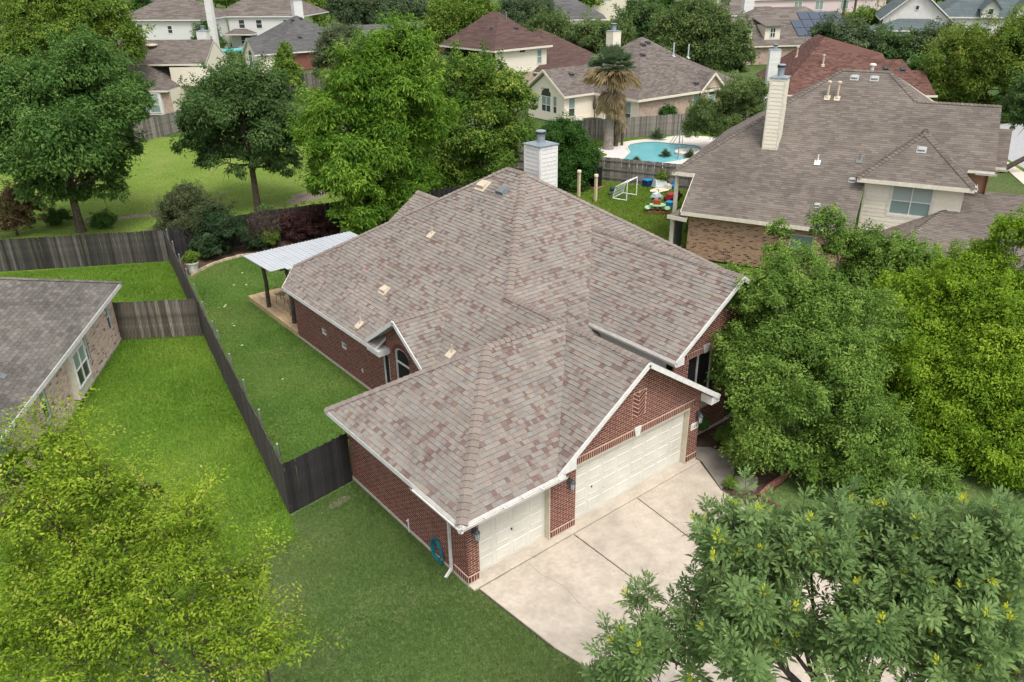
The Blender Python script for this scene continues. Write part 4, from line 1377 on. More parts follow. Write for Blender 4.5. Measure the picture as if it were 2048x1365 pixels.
wd = walls(RHH, [(FRH, o_rh, h_rh, 'mortar_tan'), (RL.left(.35,2.4), rect(0,2,.1,2.6), [], 'mortar_tan'), (RL.left(.35,14), rect(0,11.6,.1,4.1), [], 'cream'),
    (FDM, rect(0,4.37,1.9,4.78), [(1.25,3.1,3.15,4.66)], 'cream'), (FDR, rect(0,2.2,2.2,4.78), [], 'brick_tan'), (RL.left(8.55,4), rect(0,1.6,2.4,4.78), [], 'cream'),
    (RL.front(12.92,4.4), rect(0,1.0,2,5.3), [], 'brick_tan'), (RL.right(13.87,4.2), [(0,0),(6,0),(6,5),(2.8,7.6),(0,5.3)], [], 'brick_tan'), (RL.front(9.9,-2.6), rect(0,9,0,2.1), [], 'brick_tan'), (RL.left(9.95,4), rect(0,6.6,0,2.1), [], 'brick_tan')])
pc = Pieces()
lay_bricks(pc, FRH, o_rh, h_rh, 651, soldiers=[(0,9.4,2.38,2.6,.014)], tintf=lambda r: r.random())
lay_bricks(pc, RL.left(.35,2.4), rect(0,2,.1,2.6), [], 652, tintf=lambda r: r.random())
pc.build('brick', 'brickwork', M['brick_tan'], wd['mortar_tan'])
planks(wd['cream'], FDM, .1, 1.18, 1.95, 4.72, 'cream', .2, seed=3); planks(wd['cream'], FDM, 3.17, 4.27, 1.95, 4.72, 'cream', .2, seed=4); planks(wd['cream'], FDM, 1.18, 3.17, 1.95, 3.05, 'cream', .2, seed=5)
cb = MB()
for s0, s1, z0, z1 in ((0,.1,1.9,4.78),(4.27,4.37,1.9,4.78),(1.14,1.25,3.04,4.78),(3.1,3.21,3.04,4.78),(1.25,3.1,3.03,3.15)):
    FDM.box(cb, s0, s1, z0, z1, .002, .035)
obj('corner_board', cb, M['cream_trim'], wd['cream'])
window(RHH, FDM, 1.25, 3.1, 3.15, 4.66, frame=.06, vm=(2.175,), hm=(3.85,), glass=('glass_green','blind'), depth=-.05, label='double dormer window with white frame')
window(RHH, FRH, 5.25, 6.4, 1.04, 2.12, frame=.05, glass=('glass_green',), depth=-.08)
bars(RHH, 'fascia', 'cream_trim', [(RL.w(*P), RL.w(*Q)) for P, Q in (((-.0,-.015,2.6),(9.7,-.015,2.6)), ((-1.2,2.05,4.15),(.06,2.05,4.15)), ((8.16,1.885,4.8),(13.29,1.885,4.8)), ((-.015,.0,2.62),(.03,2.07,4.16)), ((-.77,.14,2.28),(.35,-.12,2.28)), ((-1.22,2.05,4.15),(-1.22,8,4.15)), ((9.6,-3.02,2.1),(19,-3.02,2.1)))], .03, .2)
for P, Q, o_ in (((13.31,3.1,4.86),(13.31,1.86,4.86),RL.n(1,0,0)), ((13.25,3.57,5.3),(14.15,3.57,5.3),RL.n(0,-1,0)), ((13.95,5.47,5.15),(14.7,5.47,5.15),RL.n(0,-1,0))):
    gutter(RHH, RL.w(*P), RL.w(*Q), o_)
for P in ((-1.0,2.35),(-.55,.45)):
    q = RL.w(*P)
    bars(RHH, 'porch_post', 'cream_trim', [((q[0],q[1],-.05), (q[0],q[1],4.1 if P[0] < -.9 else 2.3))], .16, .16)
sc = MB(); RL.left(-.45,2.2).box(sc, 0, 1.7, .1, 2.3, -.02, 0); obj('porch_screen', sc, M['vent_grey'], RHH)
chimney(RHH, 3.1, 3.9, 3.75, 4.7, 5.0, 9.15, 'cream', 'cream_trim', .2, -66, RL.O, .62, .17)
for u, v in ((6.75,8.15),(7.75,8.15)):
    vent_box(rroof, RL.w(*rz(u,v)), nf, 0, .34, .30, .13, 'vent_pale')
for u, v in ((10.72,3.6),):
    vent_box(rroof, RL.w(u,v,4.9+.75*(v-1.9)), nf, 0, .34, .30, .13, 'vent_pale')
for u, v, mt in ((7.9,2.55,'vent_pale'),(6.6,1.1,'vent_pale')):
    vent_box(rroof, RL.w(*rz(u,v)), nf, 0, .26, .22, .14, mt)
for u, v in ((6.15,6.9),(5.65,6.9)):
    vent_pipe(rroof, RL.w(*rz(u,v)), nf, .75, .06, 'vent_tan', True, True)
vent_pipe(rroof, RL.w(*rz(6.05,3.3)), nf, .4, .035, 'white_trim'); vent_pipe(rroof, RL.w(*rz(8.0,3.6)), nf, .35, .035, 'vent_grey')
vent_pipe(rroof, RL.w(7.5,9.0,9.0), nf, .35, .09, 'white_trim', False, True)

# ---- tan house behind the pool
PHH = thing('tan_house', 'tan house with taupe hipped roof, siding chimney and arched gable window behind the swimming pool', 'house', (55,45,0))
PL = Local((48.42,39.23), -2)
sgz = 3.9
pb = [block(0, 14.4, 0, 14.1, 2.7, .667), block(-3.9, 7, 6.2, 12.8, 2.7, .667, 'gable', 'hip'), block(9, 17.5, 2.6, 11, 2.7, .55)]
proof = far_roof(PHH, PL, pb, 'shingle_taupe', 'cream_trim', 700, extra=[[(8.6,-.12,2.6),(10.6,-.12,4.25),(10.6,2.4,4.25),(8.9,.2,2.8)], [(10.6,-.12,4.25),(12.6,-.12,2.6),(12.4,.2,2.8),(10.6,2.4,4.25)]], wmin=.3, wmax=.6)
FPG = PL.left(-3.5, 12.4)
FPM = PL.front(.5, .4)
pw_ = walls(PHH, [(FPG, [(0,0),(5.8,0),(5.8,2.55),(2.9,4.5),(0,2.55)], [(2.2,3.7,.8,3.1),(4.05,4.65,.8,2.5)], 'cream'),
    (PL.front(-3.5,6.6), rect(0,4.2,0,2.55), [(.55,1.4,.6,2.4)], 'cream'), (PL.left(.5,6.6), rect(0,6.2,0,2.6), [(4.3,5.2,.5,2.3)], 'cream'),
    (FPM, rect(0,13,0,2.6), [(3.2,3.65,1.35,1.75),(7.6,8.4,.9,2.4)], 'brick_far'), (PL.front(8.9,.1), [(0,0),(3.4,0),(3.4,2.6),(1.7,4.0),(0,2.6)], [(1.2,2.2,.8,2.9)], 'brick_far')])
planks(PHH, PL.front(-3.5,6.6), 1.5, 4.1, .1, 2.5, 'cream', .22, single=False)
window(PHH, FPG, 2.2, 3.7, .8, 2.35, frame=.07, vm=(2.95,), hm=(1.5,), glass=('glass','glass_green'), depth=-.05)
av = MB(); pts = [(2.2,2.36),(3.7,2.36)]+[(2.95+.75*math.cos(math.pi*k/10), 2.36+.74*math.sin(math.pi*k/10)) for k in range(1, 10)]
av.add([FPG.p(a, b, .01) for a, b in pts], [tuple(range(len(pts)))]); obj('arch_pane', av, M['glass'], PHH)
window(PHH, FPG, 4.05, 4.65, .8, 2.5, frame=.06, hm=(1.5,), glass=('glass','glass_green'), depth=-.05)
window(PHH, PL.front(-3.5,6.6), .55, 1.4, .6, 2.4, frame=.06, hm=(1.4,), glass=('glass','glass_green'), depth=-.05)
window(PHH, PL.left(.5,6.6), 4.3, 5.2, .5, 2.3, frame=.06, hm=(1.2,), glass=('glass','glass_green'), depth=-.05)
window(PHH, FPM, 3.2, 3.65, 1.35, 1.75, frame=.05, glass=('glass',), depth=-.05)
window(PHH, FPM, 7.6, 8.4, .9, 2.4, frame=.06, glass=('glass_green',), depth=-.05)
window(PHH, PL.front(8.9,.1), 1.2, 2.2, .8, 2.9, frame=.06, hm=(2.1,), glass=('glass_green','glass'), depth=-.05)
bars(PHH, 'fascia', 'cream_trim', [(PL.w(*P), PL.w(*Q)) for P, Q in (((0,-.02,2.58),(14.4,-.02,2.58)), ((-.02,0,2.58),(-.02,6.2,2.58)), ((-3.92,6.2,2.62),(-3.92,9.5,4.82)), ((-3.92,12.8,2.62),(-3.92,9.5,4.82)), ((-3.9,6.18,2.6),(0,6.18,2.6)), ((8.6,-.15,2.5),(10.6,-.15,4.2)), ((12.6,-.15,2.5),(10.6,-.15,4.2)))], .05, .2)
chimney(PHH, 4.6, 5.7, 8.6, 9.6, 5.2, 8.0, 'cream', 'cream_trim', .25, -2, PL.O, .7, .25, single=False)
for u, v in ((6.4,6.1),(7.3,6.3),(5.2,4.9),(8.9,.9),(-1.0,8.6)):
    z = 2.7+.667*min(v, u) if u > 0 else 2.7+.667*(v-6.2)
    vent_box(proof, PL.w(u,v,z), PL.n(0,-.667) if v < u or u < 0 else PL.n(-.667,0), 0, .5, .4, .18, 'vent_dark')
for u, v in ((9.2,4.4),(11.0,4.0)):
    vent_pipe(proof, PL.w(u,v,2.7+.667*v), PL.n(0,-.667), 1.3, .07, 'grey_plastic')

# ---- red roofed house behind the two storey house
RDH = thing('red_roof_house', 'single storey house with a faded red shingle roof and a white siding chimney', 'house', (66,30,0))
DL = Local((62.73,33.79), -46)
dz = lambda u, v: (u, v, 2.3+.85*v)
d_front = [dz(0,0), dz(15,0), dz(14.84,.38), dz(14.2,2.43), dz(13.0,2.43), dz(12.3,3.51), dz(10.67,3.51), dz(10.5,4.1), dz(6.6,4.1), (5.1,5.8,7.2)]
d_left = [(0,15,2.3), (0,0,2.3), (5.1,5.8,7.2), (5.1,9,7.2)]
d_back = [(6.6,4.1,5.785), (10.5,4.1,5.785), (10.5,8,2.5), (5.1,12,2.5), (5.1,9,7.2), (5.1,5.8,7.2)]
drf = roof_deck(RDH, [DL.poly(p) for p in (d_front, d_left, d_back)], M['shingle_red'], M['cream_trim'], .15)
pc = Pieces()
for i, p in enumerate((d_front, d_left)):
    shingle_face(pc, DL.poly(p), 740+i, .145, .28, .5, .012, .005)
pc.build('shingle', 'shingle_field', M['shingle_red'], drf, 0)
pc = Pieces()
ridge_caps(pc, DL.w(0,0,2.3), DL.w(5.1,5.8,7.2), DL.n(-.96,0), DL.n(0,-.85), 745, .3, .2)
pc.build('ridge_cap', 'ridge_cap_row', M['shingle_red'], drf, 0)
walls(RDH, [(DL.front(.3,.4), rect(0,14.4,0,2.4), [], 'brick_far'), (DL.left(.3,14.5), rect(0,14,0,2.4), [], 'brick_far'), (DL.right(14.4,.4), rect(0,4,0,2.6), [], 'cream')])
for u0_, z_ in ((13.9,2.5),):
    mb = MB(); mb.bar(DL.w(u0_-.2,-.05,2.25), DL.w(15.1,-.05,2.25), .05, .2); obj('fascia', mb, M['cream_trim'], RDH)
chimney(RDH, -.75, .3, 2.5, 3.5, 0, 6.25, 'white_siding', 'white_trim', .25, -46, DL.O, .5, .2)
for u, v in ((10.6,2.6),(12.2,2.5)):
    vent_box(drf, DL.w(*dz(u,v)), DL.n(0,-.85), 0, .5, .45, .2, 'vent_dark')
vent_pipe(drf, DL.w(*dz(4.6,2.9)), DL.n(0,-.85), .9, .08, 'vent_tan', True, True); vent_pipe(drf, DL.w(2.9,7.5,2.3+.96*2.9), DL.n(-.96,0), .9, .08, 'vent_tan', True, True)

# ---- grey house with the bay window, left
H9 = thing('bay_window_house', 'taupe roofed house with a paired bay window seen between the two park lawn oaks', 'house', (22,86,0))
L9 = Local((16.75,76.0), -42)
r9 = far_roof(H9, L9, [block(-14.6, -.1, 0, 13, 2.9, .667, 'hip', 'hip'), block(-8, 3.0, 3.3, 9.7, 5.15, .667, 'gable', 'gable')], 'shingle_taupe', 'cream_trim', 760, wmin=.4, wmax=.8)
F9 = L9.front(-4, .35)
walls(H9, [(L9.front(-10.6,.4), rect(0,10.6,.0,2.8), [(7.1,9.4,.55,2.5)], 'brick_far'), (L9.right(0,.4), rect(0,12,0,2.8), [], 'cream'), (L9.front(-1,3.3), rect(0,4,2.9,4.8), [], 'cream'), (L9.right(3.0,3.3), [(0,2.6),(6.4,2.6),(6.4,4.8),(3.2,7.0),(0,4.8)], [], 'cream')])
bm = MB(); L9.front(-10.6,.4).box(bm, 6.9, 9.6, .4, 2.8, -.05, .3); obj('window_bay', bm, M['white_trim'], H9)
window(H9, Frame(L9.front(-10.6,.4).p(0,0,.3)[:2], -42), 7.1, 9.4, .6, 2.6, frame=.08, vm=(8.25,), hm=(1.4,), glass=('glass_green','blind'), depth=.0)
chimney(H9, 1.0, 2.1, 7.0, 8.0, 6, 8.1, 'white_siding', 'white_trim', .25, -42, L9.O, .5, .22, single=False)
mb = MB(); q = L9.w(-3.6,5.6,2.9+.667*5.6+.05); mb.lathe([(.35,q[2]),(.35,q[2]+.1),(.65,q[2]+.14),(.6,q[2]+.24),(.2,q[2]+.3)], q[0], q[1], 14); obj('turbine_vent', mb, M['vent_tan'], H9)

# ---- red brick house with grey roof and arched gable window
H10 = thing('gable_window_house', 'grey roofed red brick house with a cream gable and arched window at its left end', 'house', (48,100,0))
L10 = Local((40.2,105.0), -4)
r10 = far_roof(H10, L10, [block(.5, 15, -.4, 15, 2.7, .62), block(-2.2, 6, -.5, 5.2, 2.7, .75, 'gable', 'hip'), block(9, 26, 1, 11, 2.7, .5)], 'shingle_slate', 'white_trim', 780, wmin=.6, wmax=1.2)
F10 = L10.left(-1.9, 4.9)
walls(H10, [(F10, [(0,0),(5.1,0),(5.1,2.6),(2.55,4.5),(0,2.6)], [], 'cream'), (L10.front(-1.9,-.1), rect(0,2.8,0,2.6), [], 'cream'), (L10.front(.9,0), rect(0,14,0,2.6), [], 'brick_far_red')])
window(H10, F10, 1.8, 3.3, .6, 2.4, frame=.09, vm=(2.55,), hm=(1.5,), glass=('glass','glass'), depth=.0)
av = MB(); pts = [(1.8,2.42),(3.3,2.42)]+[(2.55+.75*math.cos(math.pi*k/8), 2.42+.7*math.sin(math.pi*k/8)) for k in range(1, 8)]
av.add([F10.p(a, b, .03) for a, b in pts], [tuple(range(len(pts)))]); obj('arch_pane', av, M['glass'], H10)
window(H10, F10, 3.7, 4.2, .6, 2.3, frame=.08, glass=('glass_green',), depth=.0); window(H10, F10, .9, 1.4, .6, 2.3, frame=.08, glass=('glass_green',), depth=.0)
chimney(H10, 7.8, 9.2, 8, 9.2, 5.5, 9.3, 'white_siding', 'white_trim', .3, -4, L10.O, .3, .2, single=False)
for u, v in ((6.5,6.0),(8.0,6.2),(9.5,3.0),(13.0,3.3),(6.0,2.4)):
    vent_box(r10, L10.w(u,v,2.7+.62*(v+.4)), L10.n(0,-.62), 0, .5, .45, .2, 'vent_dark')

# ---- white two storey house far left
H11 = thing('white_house', 'large white two storey house with taupe roofs and a tall white chimney', 'house', (60,150,0))
L11 = Local((45.6,148.0), -48)
r11 = far_roof(H11, L11, [block(-13, 4, -6, 7, 5.6, .55), block(1, 19, 3.0, 17, 5.6, .6)], 'shingle_taupe', 'white_trim', 800, wmin=1, wmax=2, course=.3)
F11 = L11.front(-12.5, -5.5)
F11b = L11.front(4, 3.4)
F11c = L11.right(3.6, -5.5)
walls(H11, [(F11, rect(0,16,0,5.5), [], 'white_siding'), (F11b, rect(0,14.5,0,5.5), [], 'white_siding'), (L11.left(-12.5,6), rect(0,11.5,0,5.5), [], 'white_siding'), (F11c, rect(0,9,0,5.5), [], 'white_siding')])
for F, s, z0, z1, w in ((F11,3,3.4,4.9,1.2),(F11,9,3.2,4.6,1.0),(F11b,2,3.4,5,1.3),(F11b,5.5,3.4,5,1.3),(F11b,11,3.4,5,1.6),(F11,6,.6,2,1.5),(F11b,2,.3,2.2,2.2)):
    window(H11, F, s, s+w, z0, z1, frame=.1, hm=((z0+z1)/2,), glass=('glass','glass'), depth=0)
chimney(H11, 5.4, 6.5, -7, -6.0, 0, 10.6, 'white_siding', 'white_trim', .3, -48, L11.O, .3, .2, single=False)
tr_ = far_roof(H11, L11, [block(4.2, 9.5, .8, 3.6, 2.6, .6)], 'shingle_taupe', 'white_trim', 806, wmin=1, wmax=2)
pg = thing('pergola', 'small teal pergola roof beside the white two storey house', 'pergola', (40,118,0))
mb = MB(); mb.box(37.2,41.2,114,118,2.5,2.6); obj('roof', mb, flat_mat('teal_canopy', (.08,.36,.36,1), .6), pg)
for x, y in ((37.4,114.2),(41,114.2),(41,117.8),(37.4,117.8)):
    mb = MB(); mb.bar((x,y,0), (x,y,2.5), .12, .12); obj('post', mb, M['old_post'], pg)

# ---- maroon roofed two storey house, centre
H8 = thing('maroon_roof_house', 'two storey cream siding house under a maroon shingle roof behind the tall green tree', 'house', (58,66,0))
L8 = Local((48.9,61.5), 2)
r8 = far_roof(H8, L8, [block(-.3, 8.7, 0, 10.5, 5.5, .82), block(6, 19, -.5, 13, 2.7, .62)], 'shingle_maroon', 'cream_trim', 820, wmin=.8, wmax=1.4)
F8 = L8.front(.2, .5)
walls(H8, [(F8, rect(0,8,2.7,5.4), [], 'cream'), (F8, rect(0,8,0,2.7), [], 'brick_far'), (L8.right(8.2,.5), rect(0,9,0,5.4), [], 'cream'), (L8.front(8.2,0), rect(0,10,0,2.6), [], 'brick_far')])
planks(H8, F8, .1, 7.9, 2.75, 5.35, 'cream', .22, single=False)
window(H8, F8, 6.4, 7.2, 3.5, 5.1, frame=.07, hm=(4.3,), glass=('glass_green','glass_green'), depth=.01)
window(H8, F8, 3.6, 4.6, 4.95, 5.3, frame=.05, glass=('glass',), depth=.01)
window(H8, F8, 5.8, 7.0, .7, 2.0, frame=.07, glass=('glass_green',), depth=.01)
fa = MB(); fa.bar(L8.w(-.3,-.03,5.4), L8.w(8.7,-.03,5.4), .05, .22); obj('fascia', fa, M['cream_trim'], H8)
for u, v in ((.9,3.4),(3.6,2.4)):
    vent_box(r8, L8.w(u+1.4,v,5.5+.82*min(v,u+1.6)), L8.n(0,-.8), 0, .5, .4, .2, 'vent_dark')
vent_pipe(r8, L8.w(4.4,3.4,5.5+.8*3.2), L8.n(0,-.8), 1.2, .08, 'vent_grey')

# ---- house with solar panels
H12 = thing('solar_house', 'taupe roofed house with white gable dormers and a bank of solar panels', 'house', (105,62,0))
L12 = Local((93,63.5), -30)
r12 = far_roof(H12, L12, [block(0, 24, 0, 16, 2.7, .6), block(-3, 8, 3, 12, 2.7, .5)], 'shingle_taupe', 'cream_trim', 840, wmin=1, wmax=2, course=.3)
walls(H12, [(L12.front(.5,.5), rect(0,23,0,2.6), [], 'brick_far'), (L12.left(.5,15.5), rect(0,15,0,2.6), [], 'brick_far'), (L12.front(-2.6,3.4), rect(0,9,0,2.6), [], 'brick_far')])
for u in (2.2, 6.6):
    mb = MB(); Fd = L12.front(u, 1.2)
    Fd.prism(mb, [(0,3.3),(2.4,3.3),(2.4,5.4),(0,5.4)], -4.0, 0)
    do = obj('dormer', mb, M['cream'], H12)
    window(do, Fd, .75, 1.65, 3.7, 5.1, frame=.1, vm=(1.2,), hm=(4.4,), glass=('glass','glass'), depth=.0)
    rf_ = MB(); rf_.slab(L12.poly([(u-.3,.8,5.4),(u+2.7,.8,5.4),(u+2.7,5.6,6.3),(u-.3,5.6,6.3)]), .15); obj('dormer_roof', rf_, M['shingle_taupe'], do)
chimney(H12, 6.6, 8.2, 9.5, 10.8, 5, 9.6, 'white_siding', 'white_trim', .3, -30, L12.O, .5, .25, single=False)
for i in range(5):
    for j in range(3):
        if (i, j) in ((0,2),):
            continue
        u, v = 12.2+i*1.75, 1.6+j*1.7
        z = lambda q: 2.7+.6*q+.18
        mb = MB(); mb.slab(L12.poly([(u,v,z(v)),(u+1.65,v,z(v)),(u+1.65,v+1.6,z(v+1.6)),(u,v+1.6,z(v+1.6))]), .05)
        obj('solar_panel', mb, M['panel'], r12)

# ---- far houses along the top edge
PK = thing('pink_house', 'pale pink upper storey over brown brick, far house behind the power poles', 'house', (160,90,0))
LP_ = Local((146,97), -29)
far_roof(PK, LP_, [block(0, 34, 2, 14, 6.2, .42), block(-9, 8, -.5, 11, 3.3, .5)], 'shingle_taupe', 'white_trim', 860, wmin=1.5, wmax=3, course=.4)
FPK = LP_.front(.5, 2.4)
walls(PK, [(FPK, rect(0,32,3.1,6.1), [], 'pink_siding'), (LP_.front(-8.4,0), rect(0,40,0,3.1), [], 'brick_far_red')])
for s in (10, 15, 21):
    window(PK, FPK, s, s+2.0, 3.8, 5.7, frame=.12, vm=(s+1,), glass=('glass_green',), depth=.02)
window(PK, LP_.front(-8.4,0), 26, 28.4, 1.0, 2.6, frame=.12, glass=('glass_green',), depth=.02)
chimney(PK, -9, -7.4, 1.2, 2.6, 0, 6.2, 'white_siding', 'white_trim', .3, -29, LP_.O, .4, .3, single=False)
WS = thing('stucco_house', 'white stucco house with big blue grey gabled roofs beyond the tree row', 'house', (116,46,0))
LW = Local((110.95,49.4), -58)
far_roof(WS, LW, [block(-.5, 9, 0, 14, 6.2, .85, 'gable', 'gable', 'v'), block(-1.5, 9.6, -3.2, 4, 5.0, .36), block(7, 34, 3.5, 18, 6.4, .62), block(20, 40, -2, 10, 6.2, .6)], 'shingle_teal', 'stucco', 880, wmin=1.2, wmax=2.6, course=.3)
FWS = LW.front(0, .6)
walls(WS, [(FWS, [(-.1,5),(8.6,5),(8.6,6.2),(4.25,9.9),(-.1,6.2)], [], 'stucco'), (LW.front(-1,-2.8), rect(0,10,0,4.9), [], 'stucco'), (LW.front(8.6,3.9), rect(0,25,0,6.3), [], 'stucco'), (LW.front(20.4,-1.6), rect(0,19,0,6.1), [], 'stucco')])
for s in (3.2, 6.8):
    window(WS, LW.front(-1,-2.8), s, s+1.5, 1.6, 3.8, frame=.12, glass=('glass_green',), depth=.02)
window(WS, FWS, 3.9, 4.5, 7.4, 8.1, frame=.1, glass=('glass',), depth=.02)
for u, v in ((13, 3.0), (17.5, 3.0), (22.5, -2.4), (27, -2.4)):
    mb = MB(); Fd = LW.front(u, v); Fd.prism(mb, [(0,6.3),(2.2,6.3),(2.2,7.6),(1.1,8.9),(0,7.6)], -4.0, 0)
    do = obj('dormer', mb, M['stucco'], WS); window(do, Fd, .7, 1.5, 6.7, 7.6, frame=.1, glass=('glass',), depth=.02)
    for a, b in (((-.25,7.4),(1.1,9.0)), ((1.1,9.0),(2.45,7.4))):
        rf_ = MB(); rf_.bar(Fd.p(a[0],a[1],.25), Fd.p(b[0],b[1],.25), .5, .18); rf_.bar(Fd.p(a[0],a[1],-2.0), Fd.p(b[0],b[1],-2.0), 4.2, .12); obj('dormer_roof', rf_, M['shingle_teal'], do)
def simple_house(name, label, O, ang, w, d, z, sl, rmat, wmat, seed, wins=()):
    t = thing(name, label, 'house', (*O, 0))
    L = Local(O, ang)
    far_roof(t, L, [block(0, w, 0, d, z, sl)], rmat, 'white_trim', seed, wmin=2, wmax=3, course=.4)
    F = L.front(.4, .4)
    walls(t, [(F, rect(0,w-.8,0,z-.1), [], wmat), (L.left(.4,d-.4), rect(0,d-.8,0,z-.1), [], wmat)])
    for s in wins:
        window(t, F, s, s+1.6, z-2.2, z-.7, frame=.12, vm=(s+.8,), glass=('glass',), depth=.02)
    return t
simple_house('grey_roof_house', 'house showing only its grey hipped roof above the middle oaks', (99,125), -42, 22, 15, 3.4, .55, 'shingle_slate', 'cream', 900)
simple_house('cream_house', 'tall cream far house with a dark roof right of the grey hipped roof', (140,150), -40, 18, 12, 7, .7, 'shingle_slate', 'cream', 905, (2, 6, 10))
simple_house('tan_far_house', 'tan and brown far house at the top edge left of the utility pole', (150,135), -38, 22, 12, 7.5, .5, 'shingle_taupe', 'brick_far', 910, (3, 8, 13))
simple_house('panel_roof_house', 'pale roofed far house left of the white two storey house', (36,196), -40, 22, 14, 6, .55, 'shingle_slate', 'white_siding', 915, (3, 9))
simple_house('brown_roof_house', 'brown roofed house mostly hidden by trees at the far left', (-12,112), -8, 14, 13, 3, .6, 'shingle_brown', 'brick_far', 920)
simple_house('long_grey_house', 'low grey roofed house behind the pale olive tree', (44,112), -6, 40, 11, 3, .35, 'shingle_slate', 'brick_far_red', 925)
simple_house('dark_porch_house', 'brown brick house with a dark porch half hidden behind the big middle oak', (93,67), -30, 9, 9, 2.9, .5, 'shingle_taupe', 'brick_far_red', 930)

# utility poles with a wire
for i, (x, y, h, lab) in enumerate(((141.5,73.5,11,'taller brown utility pole in front of the pink house'), (140.5,70.8,8,'shorter brown utility pole beside the taller one'), (136,119,12,'thin grey utility pole above the middle oak'))):
    t = thing('utility_pole', lab, 'pole', (x, y, 0), 'utility poles')
    mb = MB(); mb.tube([(x,y,0),(x,y,h)], [.28,.2], 8); obj('shaft', mb, M['old_post'], t)
    mb = MB(); mb.bar((x-1,y+1,h-.7), (x+1,y-1,h-.7), .15, .15); obj('crossarm', mb, M['old_post'], t)
mb = MB()
P, Q = Vector((141.5,73.5,10.3)), Vector((70,200,11.2))
mb.tube([P.lerp(Q, k/16)-Vector((0,0,1.5*4*(k/16)*(1-k/16))) for k in range(17)], .05, 4)
tag(obj('power_line', mb, M['metal_dark']), 'thin overhead power line crossing above the far trees', 'wire')

# ------------------------------------------------------------------ pool, palms and things in the yards
def smooth(pts, n=4):
    out = []
    k = len(pts)
    for i in range(k):
        p0, p1, p2, p3 = (np.array(pts[(i+j-1) % k]) for j in range(4))
        for t in np.linspace(0, 1, n, endpoint=False):
            out.append(tuple(.5*((2*p1)+(-p0+p2)*t+(2*p0-5*p1+4*p2-p3)*t*t+(-p0+3*p1-3*p2+p3)*t**3)))
    return out
deck_pts = smooth([(36.3,31.5),(37.4,32.9),(38.6,33.4),(39.0,34.4),(39.3,35.4),(40.7,35.9),(42.3,36.1),(44.4,36.0),(46.9,35.2),(49.5,34.3),(51,31),(48,27.5),(43,26.3),(38.5,27.2),(36.4,29.5)])
mb = MB(); mb.add([(x, y, .0) for x, y in deck_pts], [tuple(range(len(deck_pts)))]); structure('pool_deck', mb, M['coping'])
gv = smooth([(37.0,31.6),(37.8,33.0),(38.9,33.5),(39.4,34.8),(40.2,35.6),(41.2,35.2),(41.3,34.2),(40.4,33.2),(38.9,32.3),(37.8,31.2)])
mb = MB(); mb.add([(x, y, .006) for x, y in gv], [tuple(range(len(gv)))]); structure('gravel_bed', mb, M['gravel'])
water = smooth([(37.9,30.8),(39.3,31.9),(40.6,32.7),(41.3,33.5),(42.0,34.3),(43.0,34.8),(44.4,34.7),(45.4,34.0),(45.8,32.8),(46.4,31.6),(46.6,30.3),(45.2,29.0),(43.0,28.2),(40.7,28.1),(38.8,29.2)])
pl = thing('swimming_pool', 'kidney shaped swimming pool of pale turquoise water with a light stone rim', 'pool', (42,31.5,0))
mb = MB(); n = len(water); cx, cy = 42.3, 31.4
inn = [(cx+(x-cx)*1.0, cy+(y-cy)*1.0) for x, y in water]; outp = [(cx+(x-cx)*1.055, cy+(y-cy)*1.06) for x, y in water]
mb.add([(x,y,.05) for x, y in inn]+[(x,y,.05) for x, y in outp]+[(x,y,.0) for x, y in outp], [(i, n+i, n+(i+1) % n, (i+1) % n) for i in range(n)]+[(n+i, 2*n+i, 2*n+(i+1) % n, n+(i+1) % n) for i in range(n)])
obj('coping', mb, M['coping'], pl)
mb = MB(); mb.add([(x,y,.012) for x, y in inn], [tuple(range(n))]); obj('water', mb, M['pool_water'], pl)
sp_ = MB(); c = [(44.0+1.25*math.cos(2*math.pi*k/20), 29.3+1.0*math.sin(2*math.pi*k/20)) for k in range(20)]; ci = [(44.0+.9*math.cos(2*math.pi*k/20), 29.3+.7*math.sin(2*math.pi*k/20)) for k in range(20)]
sp_.add([(x,y,.22) for x, y in ci]+[(x,y,.22) for x, y in c]+[(x,y,.012) for x, y in c]+[(x,y,.1) for x, y in ci], [(i, 20+i, 20+(i+1) % 20, (i+1) % 20) for i in range(20)]+[(20+i, 40+i, 40+(i+1) % 20, 20+(i+1) % 20) for i in range(20)]+[(i, (i+1) % 20, 60+(i+1) % 20, 60+i) for i in range(20)]+[tuple(range(60, 80))])
obj('spa_wall', sp_, M['coping'], pl)
mb = MB()
for dx in (0, .45):
    mb.tube([(46.0+dx,32.0,.05),(46.0+dx,32.0,.8),(45.6+dx,32.1,.95),(45.0+dx,32.3,.1)], .03, 6)
obj('hand_rail', mb, M['galv'], pl)
mb = MB(); mb.tube([(41.9,28.6,0),(41.9,28.6,1.9)], .05, 6); mb.tube([(41.9,28.6,1.88),(43.2,29.6,1.95)], .03, 6)
tag(obj('pool_shower', mb, M['galv']), 'thin grey pole with an arm standing at the near edge of the pool', 'pole')

